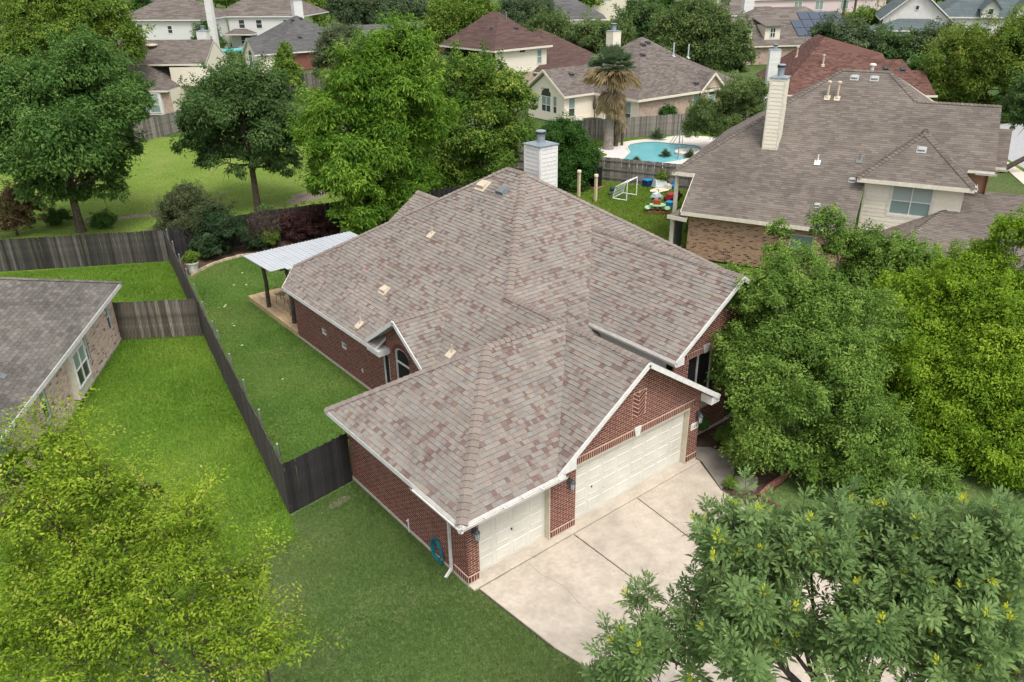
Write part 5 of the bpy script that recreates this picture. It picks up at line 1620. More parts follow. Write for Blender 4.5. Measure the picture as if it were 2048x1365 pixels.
def frond_fan(mb, base, d, size, tint, seed, segs=13, spread=2.3, droop=.5):
    """a fan leaf: petiole and folded fingers"""
    r = random.Random(seed)
    d = Vector(d).normalized()
    up = Vector((0,0,1)) if abs(d.z) < .9 else Vector((1,0,0))
    a = d.cross(up).normalized(); b = a.cross(d)
    hub = Vector(base)+d*size*.5
    mb.tube([base, hub], .018, 4, tint)
    for k in range(segs):
        t = (k/(segs-1)-.5)*spread
        e = (d*math.cos(t)+a*math.sin(t)).normalized()
        tip = hub+e*size*(.55+.1*r.random())-Vector((0,0,droop*size*(.25+.35*r.random())))
        midp = hub+e*size*.33
        s = e.cross(b).normalized()*size*.045
        mb.add([tuple(hub), tuple(midp+s+b*.01), tuple(tip), tuple(midp-s-b*.01)], [(0,1,2),(0,2,3)], min(1, max(0, tint+r.uniform(-.1,.1))))
frond_m = leaf_mat('palm_frond', (.05,.09,.03), (.12,.18,.09), (.36,.28,.16), (.42,.33,.20), .25)
pt = thing('palm_tree', 'tall fan palm with a skirt of dead straw fronds beside the pool', 'palm', (40.3,35.0,0))
mb = MB(); mb.tube([(40.3,35.0,-.1),(40.3,35.0,.4),(40.35,35.0,2.5),(40.4,35.0,4.6),(40.45,35.0,6.3)], [.52,.45,.38,.33,.30], 12); obj('trunk', mb, M['bark_pale'], pt)
mb = MB(); r7 = random.Random(3)
for k in range(40):
    a = r7.uniform(0, 6.28); el = r7.uniform(.25, 1.45)
    frond_fan(mb, (40.45,35,6.4), (math.cos(a)*math.cos(el), math.sin(a)*math.cos(el), math.sin(el)), r7.uniform(1.6,2.3), .34+.20*r7.random(), k, droop=.25, spread=1.9)
obj('crown', mb, frond_m, pt, 'stuff')
mb = MB()
for k in range(70):
    a = r7.uniform(0, 6.28); z = r7.uniform(3.9, 5.4)
    frond_fan(mb, (40.42+.3*math.cos(a),35+.3*math.sin(a),z), (math.cos(a)*.55, math.sin(a)*.55, -.75), r7.uniform(1.0,1.7), .90, 100+k, droop=.5)
for k in range(34):
    a = r7.uniform(0, 6.28)
    frond_fan(mb, (40.45,35,6.2), (math.cos(a), math.sin(a), r7.uniform(-.25,.3)), r7.uniform(1.7,2.4), .88, 200+k, droop=.75, spread=1.8)
obj('dead_skirt', mb, frond_m, pt, 'stuff')
yc = thing('yucca', 'shorter spiky yucca with straw coloured trunk right of the fan palm', 'yucca', (41.6,35.4,0))
mb = MB(); mb.tube([(41.6,35.4,0),(41.65,35.4,1.3),(41.6,35.4,2.6)], [.22,.3,.2], 8); mb.tube([(42.2,35.2,0),(42.2,35.2,1.9)], [.12,.1], 8); obj('trunk', mb, M['bark'], yc)
mb = MB()
def spikes(mb, c, n, size, seed, lo, hi, tint, w=.05):
    r = random.Random(seed)
    for k in range(n):
        a = r.uniform(0, 6.28); el = r.uniform(lo, hi)
        d = Vector((math.cos(a)*math.cos(el), math.sin(a)*math.cos(el), math.sin(el)))
        s = d.cross(Vector((0,0,1))).normalized()*w if abs(d.z) < .99 else Vector((w,0,0))
        ln = size*r.uniform(.7,1.1)
        c_ = Vector(c)
        m_ = c_+d*ln*.5
        tip = c_+d*ln-Vector((0,0,ln*.15*math.cos(el)))
        mb.add([tuple(c_), tuple(m_+s), tuple(tip), tuple(m_-s)], [(0,1,2),(0,2,3)], min(1, max(0, tint+r.uniform(-.15,.15))))
spikes(mb, (41.6,35.4,2.6), 90, 1.0, 1, .0, 1.5, .3); spikes(mb, (41.6,35.4,2.3), 60, 1.3, 2, -1.4, -.6, .95, .04); spikes(mb, (42.2,35.2,1.9), 40, .9, 3, -1.4, 0, .95, .04)
obj('leaves', mb, frond_m, yc, 'stuff')
for x, y, s, lab in ((46.4,34.9,1.15,'dark spiky clump plant on the far rim of the pool'), (41.7,29.8,.7,'small leafy shrub at the near rim of the pool beside the grey pole'), (42.9,28.2,.75,'low shrub in front of the raised spa'),(38.6,30.1,.5,'small green shrub at the near left rim of the pool')):
    t = thing('pool_plant', lab, 'plant', (x, y, 0), 'plants round the pool')
    mb = MB(); spikes(mb, (x,y,.05), 120, s, int(x*10), .1, 1.5, .25, .045); obj('leaves', mb, frond_m, t, 'stuff')

# soccer goal
t = thing('soccer_goal', 'small white folding soccer goal on the play lawn', 'soccer goal', (30.2,23.4,0))
A1, A2, B1, B2 = Vector((29.57,23.74,.03)), Vector((29.68,22.81,.03)), Vector((31.12,23.38,.03)), Vector((30.76,24.04,.03))
a_, b_ = Vector((29.45,23.75,.03)), Vector((30.95,24.25,.03))
c_, d_ = Vector((29.75,22.75,.03)), Vector((31.25,23.25,.03))
tp1, tp2 = c_+Vector((0,0,1.25)), d_+Vector((0,0,1.25))
mb = MB()
for P, Q in ((a_,b_),(c_,a_),(d_,b_),(c_,tp1),(d_,tp2),(tp1,tp2)):
    mb.tube([P, Q], .035, 6)
for P, Q in ((tp1,a_),(tp2,b_)):
    mid_ = (P+Q)/2+Vector((-.22,.45,.38))*.6
    pts = [P.lerp(mid_, k/4) if k <= 4 else mid_.lerp(Q, (k-4)/4) for k in range(9)]
    mb.tube(pts, .03, 6)
obj('frame', mb, M['plastic_white'], t)
nb_ = MB()
for k in range(1, 12):
    P, Q = tp1.lerp(tp2, k/12), a_.lerp(b_, k/12)
    mid_ = (P+Q)/2+Vector((-.22,.45,.38))*.5
    nb_.tube([P, mid_, Q], .008, 3)
for k in range(1, 8):
    q = k/8
    f = lambda P, Q: ((1-q)**2)*P+2*q*(1-q)*((P+Q)/2+Vector((-.22,.45,.38))*1.0)+(q*q)*Q
    nb_.tube([f(tp1,a_), f(tp2,b_)], .008, 3)
obj('net', nb_, M['net'], t)
# pale posts near the house corner
for i, (x, y, lab) in enumerate(((28.1,25.7,'left pale pine post with a round cap standing in the play lawn'), (28.15,24.1,'right pale pine post with a round cap standing in the play lawn'))):
    t = thing('pine_post', lab, 'post', (x, y, 0), 'pale posts')
    mb = MB(); mb.bar((x,y,-.1), (x,y,1.62), .16, .16); obj('shaft', mb, M['pine'], t)
    mb = MB(); mb.lathe([(.10,1.62),(.15,1.66),(.15,1.78),(.12,1.82),(.02,1.83)], x, y, 12); obj('cap', mb, M['cloth'], t)
t = thing('storage_box', 'tall black plastic box standing on a stone before the fence', 'box', (30.7,26.9,0))
mb = MB(); mb.box(30.4,31.1,26.5,27.2,.05,1.35); obj('body', mb, M['black_plastic'], t)
mb = MB(); mb.box(30.36,31.14,26.46,27.24,1.35,1.42); mb.box(30.65,30.8,26.44,26.5,1.15,1.25); obj('lid', mb, M['grey_plastic'] if False else M['black_plastic'], t)
mb = MB(); mb.box(30.2,31.2,26.2,27.3,-.02,.05); tag(obj('paving_stone', mb, M['edging_brick']), 'reddish flat stone under the tall black box', 'paving stone')
def ball(name, x, y, r, mat, label, cat='ball', rough=None):
    mb = MB()
    prof = [(max(.001, r*math.sin(math.pi*k/10)), r-r*math.cos(math.pi*k/10)) for k in range(11)]
    mb.lathe(prof, x, y, 14)
    return tag(obj(name, mb, M[mat]), label, cat)
ball('ball', 30.75, 25.1, .16, 'navy', 'navy ball on the play lawn left of the goal')
ball('ball', 29.85, 24.5, .13, 'metal_blue', 'dark grey ball nearest the goal post on the play lawn')
t = thing('storage_tub', 'milky storage tub lying on its side by the fence', 'tub', (33.9,23.8,0))
mb = MB(); mb.add([(33.5,23.5,.05),(34.4,23.1,.05),(34.6,23.7,.05),(33.7,24.1,.05),(33.6,23.6,.6),(34.3,23.3,.6),(34.45,23.65,.6),(33.75,23.95,.6)], [(0,3,2,1),(4,5,6,7),(0,1,5,4),(1,2,6,5),(2,3,7,6),(3,0,4,7)]); obj('body', mb, M['clear_plastic'], t)
mb = MB(); mb.bar((33.5,23.5,.08), (34.4,23.1,.08), .06, .08); mb.bar((33.5,23.5,.08), (33.7,24.1,.08), .06, .08); obj('rim', mb, M['grey_plastic'], t)
t = thing('storage_tub', 'blue tub behind the milky storage tub', 'tub', (33.6,24.6,0))
mb = MB(); mb.box(33.4,33.9,24.2,24.7,0,.42); obj('body', mb, M['navy'], t); mb = MB(); mb.box(33.37,33.93,24.17,24.73,.42,.48); obj('lid', mb, M['blue'], t)
mb = MB(); rb = random.Random(8); pts = [(33.4+1.1*math.cos(a)*rb.uniform(.7,1.1), 23.0+.55*math.sin(a)*rb.uniform(.7,1.1)) for a in [2*math.pi*k/14 for k in range(14)]]
mb.add([(x,y,.03+rb.uniform(0,.06)) for x, y in pts]+[(33.4,23.0,.1)], [(k, (k+1) % 14, 14) for k in range(14)])
tag(obj('blanket', mb, M['cloth']), 'rumpled cream blanket on the grass before the storage tub', 'blanket')
mb = MB(); mb.box(33.9,34.3,22.7,23.1,.02,.3); mb.lathe([(.15,.3),(.17,.36),(.1,.38)], 34.1, 22.9, 10); tag(obj('bucket', mb, M['coping']), 'small pale bucket on the cream blanket', 'bucket')
t = thing('deck_box', 'long light grey deck box against the silver grey fence', 'storage box', (35.2,22.9,0))
mb = MB(); Fq = Frame((34.75,22.9), -66); Fq.box(mb, 0, 1.7, 0, .62, -.6, 0); obj('body', mb, M['grey_plastic'], t)
mb = MB(); Fq.box(mb, -.04, 1.74, .62, .70, -.64, .04); obj('lid', mb, M['white_pipe'], t)
t = thing('toy_chair', 'small bright blue toy chair before the grey deck box', 'toy chair', (34.4,23.0,0))
mb = MB(); mb.box(34.3,34.6,22.55,22.85,.22,.28); mb.box(34.56,34.62,22.55,22.85,.28,.62)
for x, y in ((34.32,22.57),(34.58,22.57),(34.58,22.83),(34.32,22.83)):
    mb.box(x-.02,x+.02,y-.02,y+.02,0,.22)
obj('body', mb, M['blue'], t)
def ride_on(name, x, y, mat, label, wheel='black_plastic', s=1.0):
    t = thing(name, label, 'toy', (x, y, 0))
    mb = MB(); mb.add([(x-.35*s,y-.2*s,.15),(x+.35*s,y-.2*s,.15),(x+.35*s,y+.2*s,.15),(x-.35*s,y+.2*s,.15),(x-.3*s,y-.16*s,.4*s),(x+.1*s,y-.16*s,.45*s),(x+.1*s,y+.16*s,.45*s),(x-.3*s,y+.16*s,.4*s)], [(0,3,2,1),(4,5,6,7),(0,1,5,4),(1,2,6,5),(2,3,7,6),(3,0,4,7)]); obj('body', mb, M[mat], t)
    for dx in (-.25*s, .25*s):
        for dy in (-.22*s, .22*s):
            w = MB(); w.tube([(x+dx,y+dy-.03,.13*s),(x+dx,y+dy+.03,.13*s)], .13*s, 10); obj('wheel', w, M[wheel], t)
    w = MB(); w.tube([(x+.2*s,y,.35*s),(x+.1*s,y,.62*s)], .02, 5); w.tube([(x+.1*s,y-.15*s,.62*s),(x+.1*s,y+.15*s,.62*s)], .02, 5); obj('handle_bar', w, M['metal_dark'], t)
    return t
ride_on('ride_on_toy', 32.0, 20.7, 'red', 'red ride on toy next to the porch post', s=1.25)
ride_on('ride_on_toy', 32.9, 21.1, 'black_plastic', 'black ride on toy behind the red one')
ride_on('ride_on_toy', 31.6, 21.7, 'clear_plastic', 'pale grey ride on toy left of the red one', 'grey_plastic')
t = thing('toy_bin', 'bright blue toy bin on the grass beside the porch post', 'toy bin', (30.9,20.0,0))
mb = MB(); mb.lathe([(.20,.0),(.26,.3),(.28,.32),(.27,.33),(.2,.28)], 30.9, 19.95, 14); obj('body', mb, M['blue'], t)
# child's picnic table
t = thing('picnic_table', 'pale green and brown childs picnic table on the play lawn', 'picnic table', (29.3,19.6,0))
ang = math.radians(-50); ca, sa = math.cos(ang), math.sin(ang)
W = lambda a, b, z: (29.3+a*ca-b*sa, 19.6+a*sa+b*ca, z)
def oct_slab(mb, cx, cy, rx, ry, z, th):
    mb.slab([W(cx+rx*math.cos(math.pi/8+k*math.pi/4), cy+ry*math.sin(math.pi/8+k*math.pi/4), z) for k in range(8)], th)
mb = MB(); oct_slab(mb, 0, 0, .55, .42, .52, .05); obj('tabletop', mb, M['pale_green'], t)
for sx in (-1, 1):
    mb = MB(); oct_slab(mb, .62*sx, 0, .2, .42, .32, .05); obj('bench', mb, M['pale_green'], t)
mb = MB()
for b in (-.22, .22):
    mb.bar(W(-.75,b,.06), W(.75,b,.06), .12, .12); mb.bar(W(-.2,b,.06), W(-.12,b,.48), .1, .1); mb.bar(W(.2,b,.06), W(.12,b,.48), .1, .1); mb.bar(W(-.66,b,.06), W(-.62,b,.28), .1, .1); mb.bar(W(.66,b,.06), W(.62,b,.28), .1, .1)
obj('leg', mb, M['edging_brick'], t)
mb = MB(); q = W(-.05,.05,0); mb.bar(W(-.28,.05,.66), W(.18,.05,.66), .3, .26); tag(obj('toy_tub', mb, M['brick_red_plastic']), 'rust red tub on top of the childs picnic table', 'tub')
# patio things at the tan house
t = thing('fire_pit', 'round black fire pit table on the tan house patio', 'fire pit', (46.4,42.0,0))
mb = MB(); mb.lathe([(.75,0),(.8,.55),(.95,.6),(.95,.68),(.6,.68)], 46.4, 43.2, 14); obj('bowl', mb, M['black_plastic'], t)
mb = MB(); mb.tube([(47.0,43.6,0),(47.0,43.6,2.6)], .05, 6); mb.lathe([(.16,1.5),(.2,1.9),(.1,2.6),(.02,2.8)], 47.0, 43.6, 8); tag(obj('patio_umbrella', mb, M['old_post']), 'closed patio umbrella standing by the black fire pit', 'umbrella')
for i, (x, y, lab) in enumerate(((45.3,44.0,'white patio armchair left of the black fire pit'), (48.0,42.6,'white patio armchair right of the black fire pit'))):
    t = thing('patio_armchair', lab, 'chair', (x, y, 0), 'white armchairs at the tan house')
    mb = MB(); mb.box(x-.4,x+.4,y-.4,y+.4,.15,.45); obj('seat', mb, M['coping'], t)
    mb = MB(); mb.box(x-.4,x+.4,y+.28,y+.42,.45,.95); mb.box(x-.44,x-.3,y-.4,y+.4,.45,.65); mb.box(x+.3,x+.44,y-.4,y+.4,.45,.65); obj('backrest', mb, M['coping'], t)
mb = MB(); mb.add([(43,41,-.004),(50,40.8,-.004),(50,46,-.004),(43.5,46,-.004)], [(0,1,2,3)]); structure('patio', mb, M['coping'])
# side yard: planter, stone edging, scraps
t = thing('planter', 'chipped white round planter with leafy green plant by the long fence', 'planter', (2.5,28.3,0))
mb = MB(); mb.lathe([(.24,0),(.30,.35),(.33,.5),(.36,.52),(.36,.6),(.31,.6),(.29,.5)], 2.5, 28.35, 16); obj('pot', mb, M['terracotta_white'], t)
ed = thing('stone_edging', 'curved row of pale stones between the side lawn and the planting bed', 'edging', (2.5,28.1,0))
ep = [Vector(p) for p in ((2.2,27.75),(2.9,28.42),(3.9,28.96),(4.7,29.16),(5.6,29.16),(8,27.98))]
re_ = random.Random(4)
for i in range(len(ep)-1):
    s = 0; d = ep[i+1]-ep[i]; L_ = d.length; d.normalize()
    while s < L_:
        w = re_.uniform(.18, .3); p = ep[i]+d*s
        mb = MB(); mb.bar((p.x,p.y,.03+re_.uniform(-.01,.02)), (p.x+d.x*w,p.y+d.y*w,.03+re_.uniform(-.01,.02)), re_.uniform(.10,.15), .12, re_.random()); obj('stone', mb, M['edging'], ed)
        s += w+.015
be = thing('brick_edging', 'bent row of reddish edging bricks between the front beds', 'edging', (9.6,-2.5,0))
ep = [Vector(p) for p in ((9.0,-3.3),(9.05,-2.6),(9.7,-2.5),(10.3,-2.5),(11.3,-2.4))]
for i in range(len(ep)-1):
    s = 0; d = ep[i+1]-ep[i]; L_ = d.length; d.normalize()
    while s < L_-.1:
        p = ep[i]+d*s
        mb = MB(); mb.bar((p.x,p.y,.08), (p.x+d.x*.2,p.y+d.y*.2,.08), .1, .18, re_.random()); obj('brick', mb, M['edging_brick'], be)
        s += .215
for i, q in enumerate(((3.4,25.0),(3.9,24.6),(1.75,22.6),(2.0,22.55),(2.1,22.7),(1.5,20.1),(1.55,20.4),(1.0,17.9),(1.05,13.9),(4.4,26.4))):
    a = re_.uniform(0, 3); mb = MB(); x, y = q; c_, s_ = math.cos(a)*.065, math.sin(a)*.065
    mb.add([(x-c_,y-s_,.05),(x+s_*.5,y-c_*.5,.07),(x+c_,y+s_,.05),(x-s_*.5,y+c_*.5,.06)], [(0,1,2),(0,2,3)])
    tag(obj('paper_scrap', mb, M['litter']), 'small pale scrap lying on the side lawn grass', 'scrap', 'pale scraps on the side lawn')

# ------------------------------------------------------------------ trees and shrubs
TREES = {}
TREES['T1'] = ((-0.34,40.16), [(1.13,39.93,8.72,2.6), (-1.02,41.29,7.39,2.33), (2.69,38.66,7,1.88), (-2.24,40.47,4.66,2.18), (0.14,38.56,5.2,3.04), (2.63,39.68,4.2,1.53), (-1.44,40.34,2.62,1.43), (1.23,39.91,2.54,1.47), (-2.91,40.58,6.45,1.99), (1.12,41.45,6.69,3.02)])
TREES['T2'] = ((9.89,37.35), [(9.6,37.46,7.47,1.93), (11.27,36.84,6.91,1.77), (7.78,38.14,6.17,1.68), (9.23,36.53,5.6,2.8), (11.97,36.57,4.92,1.68), (7,38.43,4.22,1.2), (8.41,37.9,3.3,1.6), (11.29,36.83,3.04,1.64), (10.25,38.82,6.26,2.75)])
TREES['T3'] = ((12.98,27.66), [(15.36,27.51,10.07,1.83), (13.21,27.53,9.18,1.65), (11.95,28.21,7.09,1.96), (14.93,26.61,7.77,2.39), (10.82,28.82,5.49,1.47), (11.26,26.88,4.63,2.09), (13.77,27.23,5.32,2.58), (16.62,26.84,5.86,1.91), (11.45,26.21,2.6,1.63), (15.01,26.57,2.91,1.77), (10.42,27.9,3.59,1.13), (13.74,26.11,1.44,1.32), (11.25,25.75,1.58,0.99)])
TREES['T4'] = ((23.6,31.06), [(22.16,32.13,7.01,2.17), (24.45,30.44,7.12,1.94), (25.7,29.52,5.79,1.35), (23.44,31.18,4.69,2.72), (25.57,29.61,3.62,1.58), (21.73,32.44,3.04,2.07), (24.36,30.51,2.28,2.08), (21.05,32.94,0.88,1.76), (22.77,31.68,0.88,1.76)])
TREES['T5'] = ((29.37,27.95), [(28.93,28.35,3.35,1.47), (29.6,27.73,1.59,1.71), (28.56,28.7,1.94,1.6), (29.98,27.38,2.3,1.13), (29.36,27.96,0.75,1.51)])
TREES['T6'] = ((7.96,79.64), [(7.52,79.72,9.59,3.41), (11.21,79.05,9.66,3.72), (5.62,80.07,6.95,2.69), (13.03,78.71,7.69,2.79), (9.46,79.37,6.71,3.75), (9.1,79.43,10.88,2.92)])
TREES['T6b'] = ((10.03,69.22), [(10.15,69.2,5.67,2.07), (11.01,69,3.82,1.87), (11.23,68.95,1.75,1.42), (9.92,69.25,2.55,1.87)])
TREES['T6c'] = ((6.81,102.61), [(7.76,102.48,6,2.69), (9.75,102.21,4.44,2.74), (6.37,102.67,3.53,3.01)])
TREES['T6d'] = ((10.32,131.33), [(12.55,131.03,8.95,3.67), (13.79,130.87,7.53,2.97)])
TREES['T7'] = ((40.25,168.78), [(41.34,168.48,6.59,2.42), (40.85,168.61,4.07,3.45), (41.18,168.53,2.45,3.06)])
TREES['T8'] = ((41.37,153.39), [(41.16,153.45,3.59,2.47), (43.21,152.83,3.15,2.49), (41.73,153.28,2.05,2.29)])
TREES['T8b'] = ((39.26,169.81), [(38.07,170.13,1.78,2.04), (40.74,169.43,1.47,2.26)])
TREES['T8c'] = ((43.96,141.78), [(44.13,141.72,2.57,2.37), (44.99,141.43,1.25,2.02)])
TREES['T9'] = ((30.12,78.09), [(30.69,77.85,5.51,0.8), (30.73,77.83,4.15,1.27), (30.82,77.79,2.77,1.51)])
TREES['T10'] = ((81.18,171.03), [(80.12,171.55,4.61,4.43), (83.08,170.1,3.45,3.52), (77.7,172.73,5.74,3.48)])
TREES['T11'] = ((38.16,78.22), [(38.4,78.1,5.49,2.52), (39.9,77.33,4.59,2.06), (36.9,78.87,3.56,2.11)])
TREES['T12'] = ((82.98,144.27), [(80.56,145.68,4.02,5.06), (85.04,143.07,3.42,4.77), (77.11,147.7,5.56,4.19), (88.68,140.94,3.33,4.26)])
TREES['T13'] = ((56.21,79.2), [(55.66,79.59,7.63,3.18), (57.51,78.29,6.35,2.67), (58.64,77.49,8.18,2.32), (55.29,79.85,5.15,3.01), (58.83,77.36,4.44,1.68), (53.69,80.98,5.81,1.87)])
TREES['T14'] = ((51.79,70.84), [(51.9,70.76,3.88,2.23), (52.86,70.07,2.08,2.13), (50.64,71.67,3.61,1.86)])
TREES['T15a'] = ((91.01,105.71), [(88.93,107.46,5.17,3.64), (91.71,105.12,5.56,3.64), (90.31,106.3,3.03,3.21)])
TREES['T15b'] = ((71.21,75.47), [(70.11,76.46,4.73,3.4), (72.23,74.55,3.38,2.98), (69.07,77.41,3.07,2.49)])
TREES['T15c'] = ((71.6,67.7), [(70.54,68.76,4.2,3.25), (72.67,66.64,4.51,2.83), (71.53,67.77,2.6,2.72)])
TREES['T15d'] = ((91.14,77.34), [(90.41,78.15,5.21,3.54), (92.07,76.32,3,3.55), (89.17,79.52,3.37,2.77)])
TREES['T16'] = ((79.82,56.27), [(77.25,59.56,3.41,3.31), (79.24,57.01,6.81,3.37), (81.35,54.31,4.09,3.25), (82.47,52.89,1.96,2.09), (78.13,58.43,5.58,2.94), (79.68,56.45,2.52,3.95), (76.75,60.2,5.57,2.63)])
TREES['T17'] = ((136.94,113.3), [(135.31,115.18,4.15,3.34), (138.2,111.85,3.63,3.33)])
TREES['T18'] = ((46.45,27.66), [(45.69,28.7,2.83,1.74), (47.01,26.9,4.29,1.62), (45.13,29.45,1.98,1.17), (46.45,27.67,2.06,1.74), (47.78,25.86,4.91,0.97), (47.56,26.16,3.13,1.22)])
TREES['T19'] = ((125.16,79.29), [(124.23,80.64,2.58,1.48), (125.18,79.27,3.45,1.65), (125.97,78.12,2.87,1.29)])
TREES['T20a'] = ((121.26,56.9), [(120.22,58.83,4.14,2.59), (121.28,56.86,5,2.16), (121.95,55.61,3.68,1.92)])
TREES['T20b'] = ((97.15,46.28), [(95.88,48.55,4.42,2.57), (97.16,46.27,3.85,2.69), (97.97,44.83,3.26,2.28)])
TREES['T20c'] = ((101.84,41.69), [(100.97,43.44,3.27,2.56), (102.17,41.02,2.59,2.41), (100.86,43.66,1.85,2.04)])
TREES['T20d'] = ((103.66,38.49), [(103.35,39.18,3.89,2.38), (104.36,36.98,4.21,2.23), (103.95,37.86,2.56,2.65)])
TREES['T21'] = ((78,20.46), [(77.58,21.56,5.85,2.82), (78.49,19.21,5.5,3.6), (76.76,23.68,4.82,2.73), (76.61,24.05,2.41,2.01), (78.17,20.04,2.91,3.18), (78.7,18.65,7.41,2.27), (76.99,23.09,6.02,1.86), (76.94,23.2,1.25,1.71), (77.88,20.79,0.85,1.7), (78.96,17.99,0.98,1.96)])
TREES['T20e'] = ((79.21,27.38), [(78.71,28.47,2.5,1.91), (79.24,27.31,3.32,1.89), (79.58,26.57,1.59,1.69), (78.73,28.42,0.97,1.18)])
TREES['T22'] = ((56.33,9.63), [(56.33,9.63,4.38,1.3), (56.44,9.32,5.62,1.43), (56.55,9,3.55,1.09)])
TREES['OA'] = ((12.64,-2.39), [(11.71,-5,0.68,0.92), (12.19,-5.97,0.63,0.81), (10.67,-0.7,2.81,1.36), (11.93,-0.98,3.49,1.76), (11.62,-2.59,2.47,1.85), (10.73,-1.94,1.43,1.65), (11.8,0.4,4.1,0.85), (12.85,-0.59,5.53,1.12), (11.67,-0.45,5.12,0.94), (13.56,-2,4.06,1.6), (11.66,-3.8,1.23,1.68), (10.92,-3.42,0.46,0.93), (11.77,0.45,4.98,0.61), (11.82,1.03,5.4,0.36), (11.21,0.45,2.9,0.69)])
TREES['OB'] = ((17.05,-5.1), [(15.8,-6.15,0.61,1.22), (16.11,-7.14,0.55,1.1), (16.7,-3.99,1.97,2.18), (17.96,-4.67,2.95,2.33), (17.29,-2.52,3.5,1.55), (18.24,-3.9,4.33,1.54), (18.18,-5.39,4.05,1.77), (16.33,-6.17,1.39,2.06), (15.39,-4.84,0.82,1.64), (18.7,-3.67,5.49,0.87), (18.95,-4.47,6.43,0.84), (15.48,-3.44,0.7,1.41), (16.24,-2.51,1.91,1.55)])
TREES['OC'] = ((18.2,1.6), [(17.34,3.19,5.23,0.39), (17.35,3.16,4.11,0.55), (18.14,1.71,5.71,0.6), (18.5,1.04,4.82,0.79), (18.96,0.2,4.83,0.82), (19.5,-0.78,4.78,0.66), (19.22,-0.27,3.71,1.41), (18.42,1.19,3.06,1.07), (19.79,-1.32,4.17,0.92)])
TREES['shrub_big'] = ((3.72,32.08), [(3.92,32.03,2.63,1.01), (3.39,32.18,1.83,1.27), (4.65,31.82,1.66,1.43), (2.94,32.3,0.72,1.28), (3.95,32.02,0.57,1.15)])
TREES['holly'] = ((4.56,30.02), [(4.77,29.95,1.35,1.06), (5.37,29.76,1.12,0.78), (4.16,30.14,0.71,0.95)])
TREES['jmaple'] = ((9.32,29.84), [(9.03,29.97,0.89,0.82), (9.96,29.57,0.95,0.95), (10.42,29.37,0.36,0.72), (9.5,29.77,0.42,0.83)])
TREES['twig'] = ((7.5,29.97), [(7.51,29.97,1.06,0.75), (7.04,30.15,0.51,0.69)])
TREES['limebush'] = ((7.42,29.45), [(7.36,29.48,0.52,0.49)])
TREES['sapling'] = ((8.16,31.86), [(8.26,31.82,1.17,0.42), (8.81,31.61,0.86,0.24)])
TREES['crape'] = ((-3.54,42.03), [(-3.34,42.01,1.85,1.06), (-2.69,41.95,1.27,0.92), (-3.94,42.07,1.02,1.06), (-3.26,42,0.58,0.76)])
TREES['BL'] = ((-6.6,-3.6), [(-8.17,-2.18,9.01,0.37), (-8.67,-2.26,8.98,0.33), (-8.69,-2.57,8.64,0.58), (-8,-2.84,8.75,0.4), (-7.81,-3.3,8.44,0.58), (-7.07,-3.79,7.86,0.53), (-8.57,-2.8,7.6,0.95), (-7.64,-3.86,7.27,0.88), (-6.54,-4.13,6.95,0.44), (-7.01,-4.53,6.39,0.76), (-8.51,-3.64,6.49,0.94), (-9.35,-2.92,6.74,0.74), (-7.2,-2.42,7.98,0.19)])
TREES['BR'] = ((0.2,-10.4), [(-0.53,-8.03,6.95,0.48), (0.03,-8.82,7.12,0.5), (0.54,-9.79,7.3,0.57), (1.15,-10.76,7.48,0.6), (-0.9,-8.53,6.52,0.65), (-0.09,-9.47,6.52,0.78), (0.55,-10.53,6.74,0.82), (-1.55,-7.43,4.95,0.67), (-1.04,-9.07,5.88,0.78), (-0.38,-10.22,6.19,0.75), (0.47,-11.29,6.42,0.72), (-1.88,-7.03,4.34,0.41), (-0.78,-7.9,6.57,0.45), (-1.05,-8.03,5.69,0.42), (-0.33,-8.69,6.81,0.53), (0.2,-9.38,6.94,0.51), (0.7,-10.32,7.39,0.51)])

def leaf_arrays(P, T, Nn, L, W, droop=.18, fold=.18):
    """four-point leaves folded along the midrib: P base, T axis, Nn normal (all N x 3), L and W per leaf"""
    S_ = np.cross(Nn, T)
    L = L[:, None]; W = W[:, None]
    mid = P+T*L*.45
    a = mid+S_*W*.5+Nn*W*fold
    b = mid-S_*W*.5+Nn*W*fold
    tip = P+T*L-Nn*L*droop
    V = np.stack([P, b, tip, a], 1).reshape(-1, 3)
    n = len(P)
    i = np.arange(n)*4
    F = np.stack([np.stack([i, i+1, i+2], 1), np.stack([i, i+2, i+3], 1)], 1).reshape(-1, 3)
    return V, F

def unit(a):
    return a/np.maximum(np.linalg.norm(a, axis=1, keepdims=True), 1e-9)

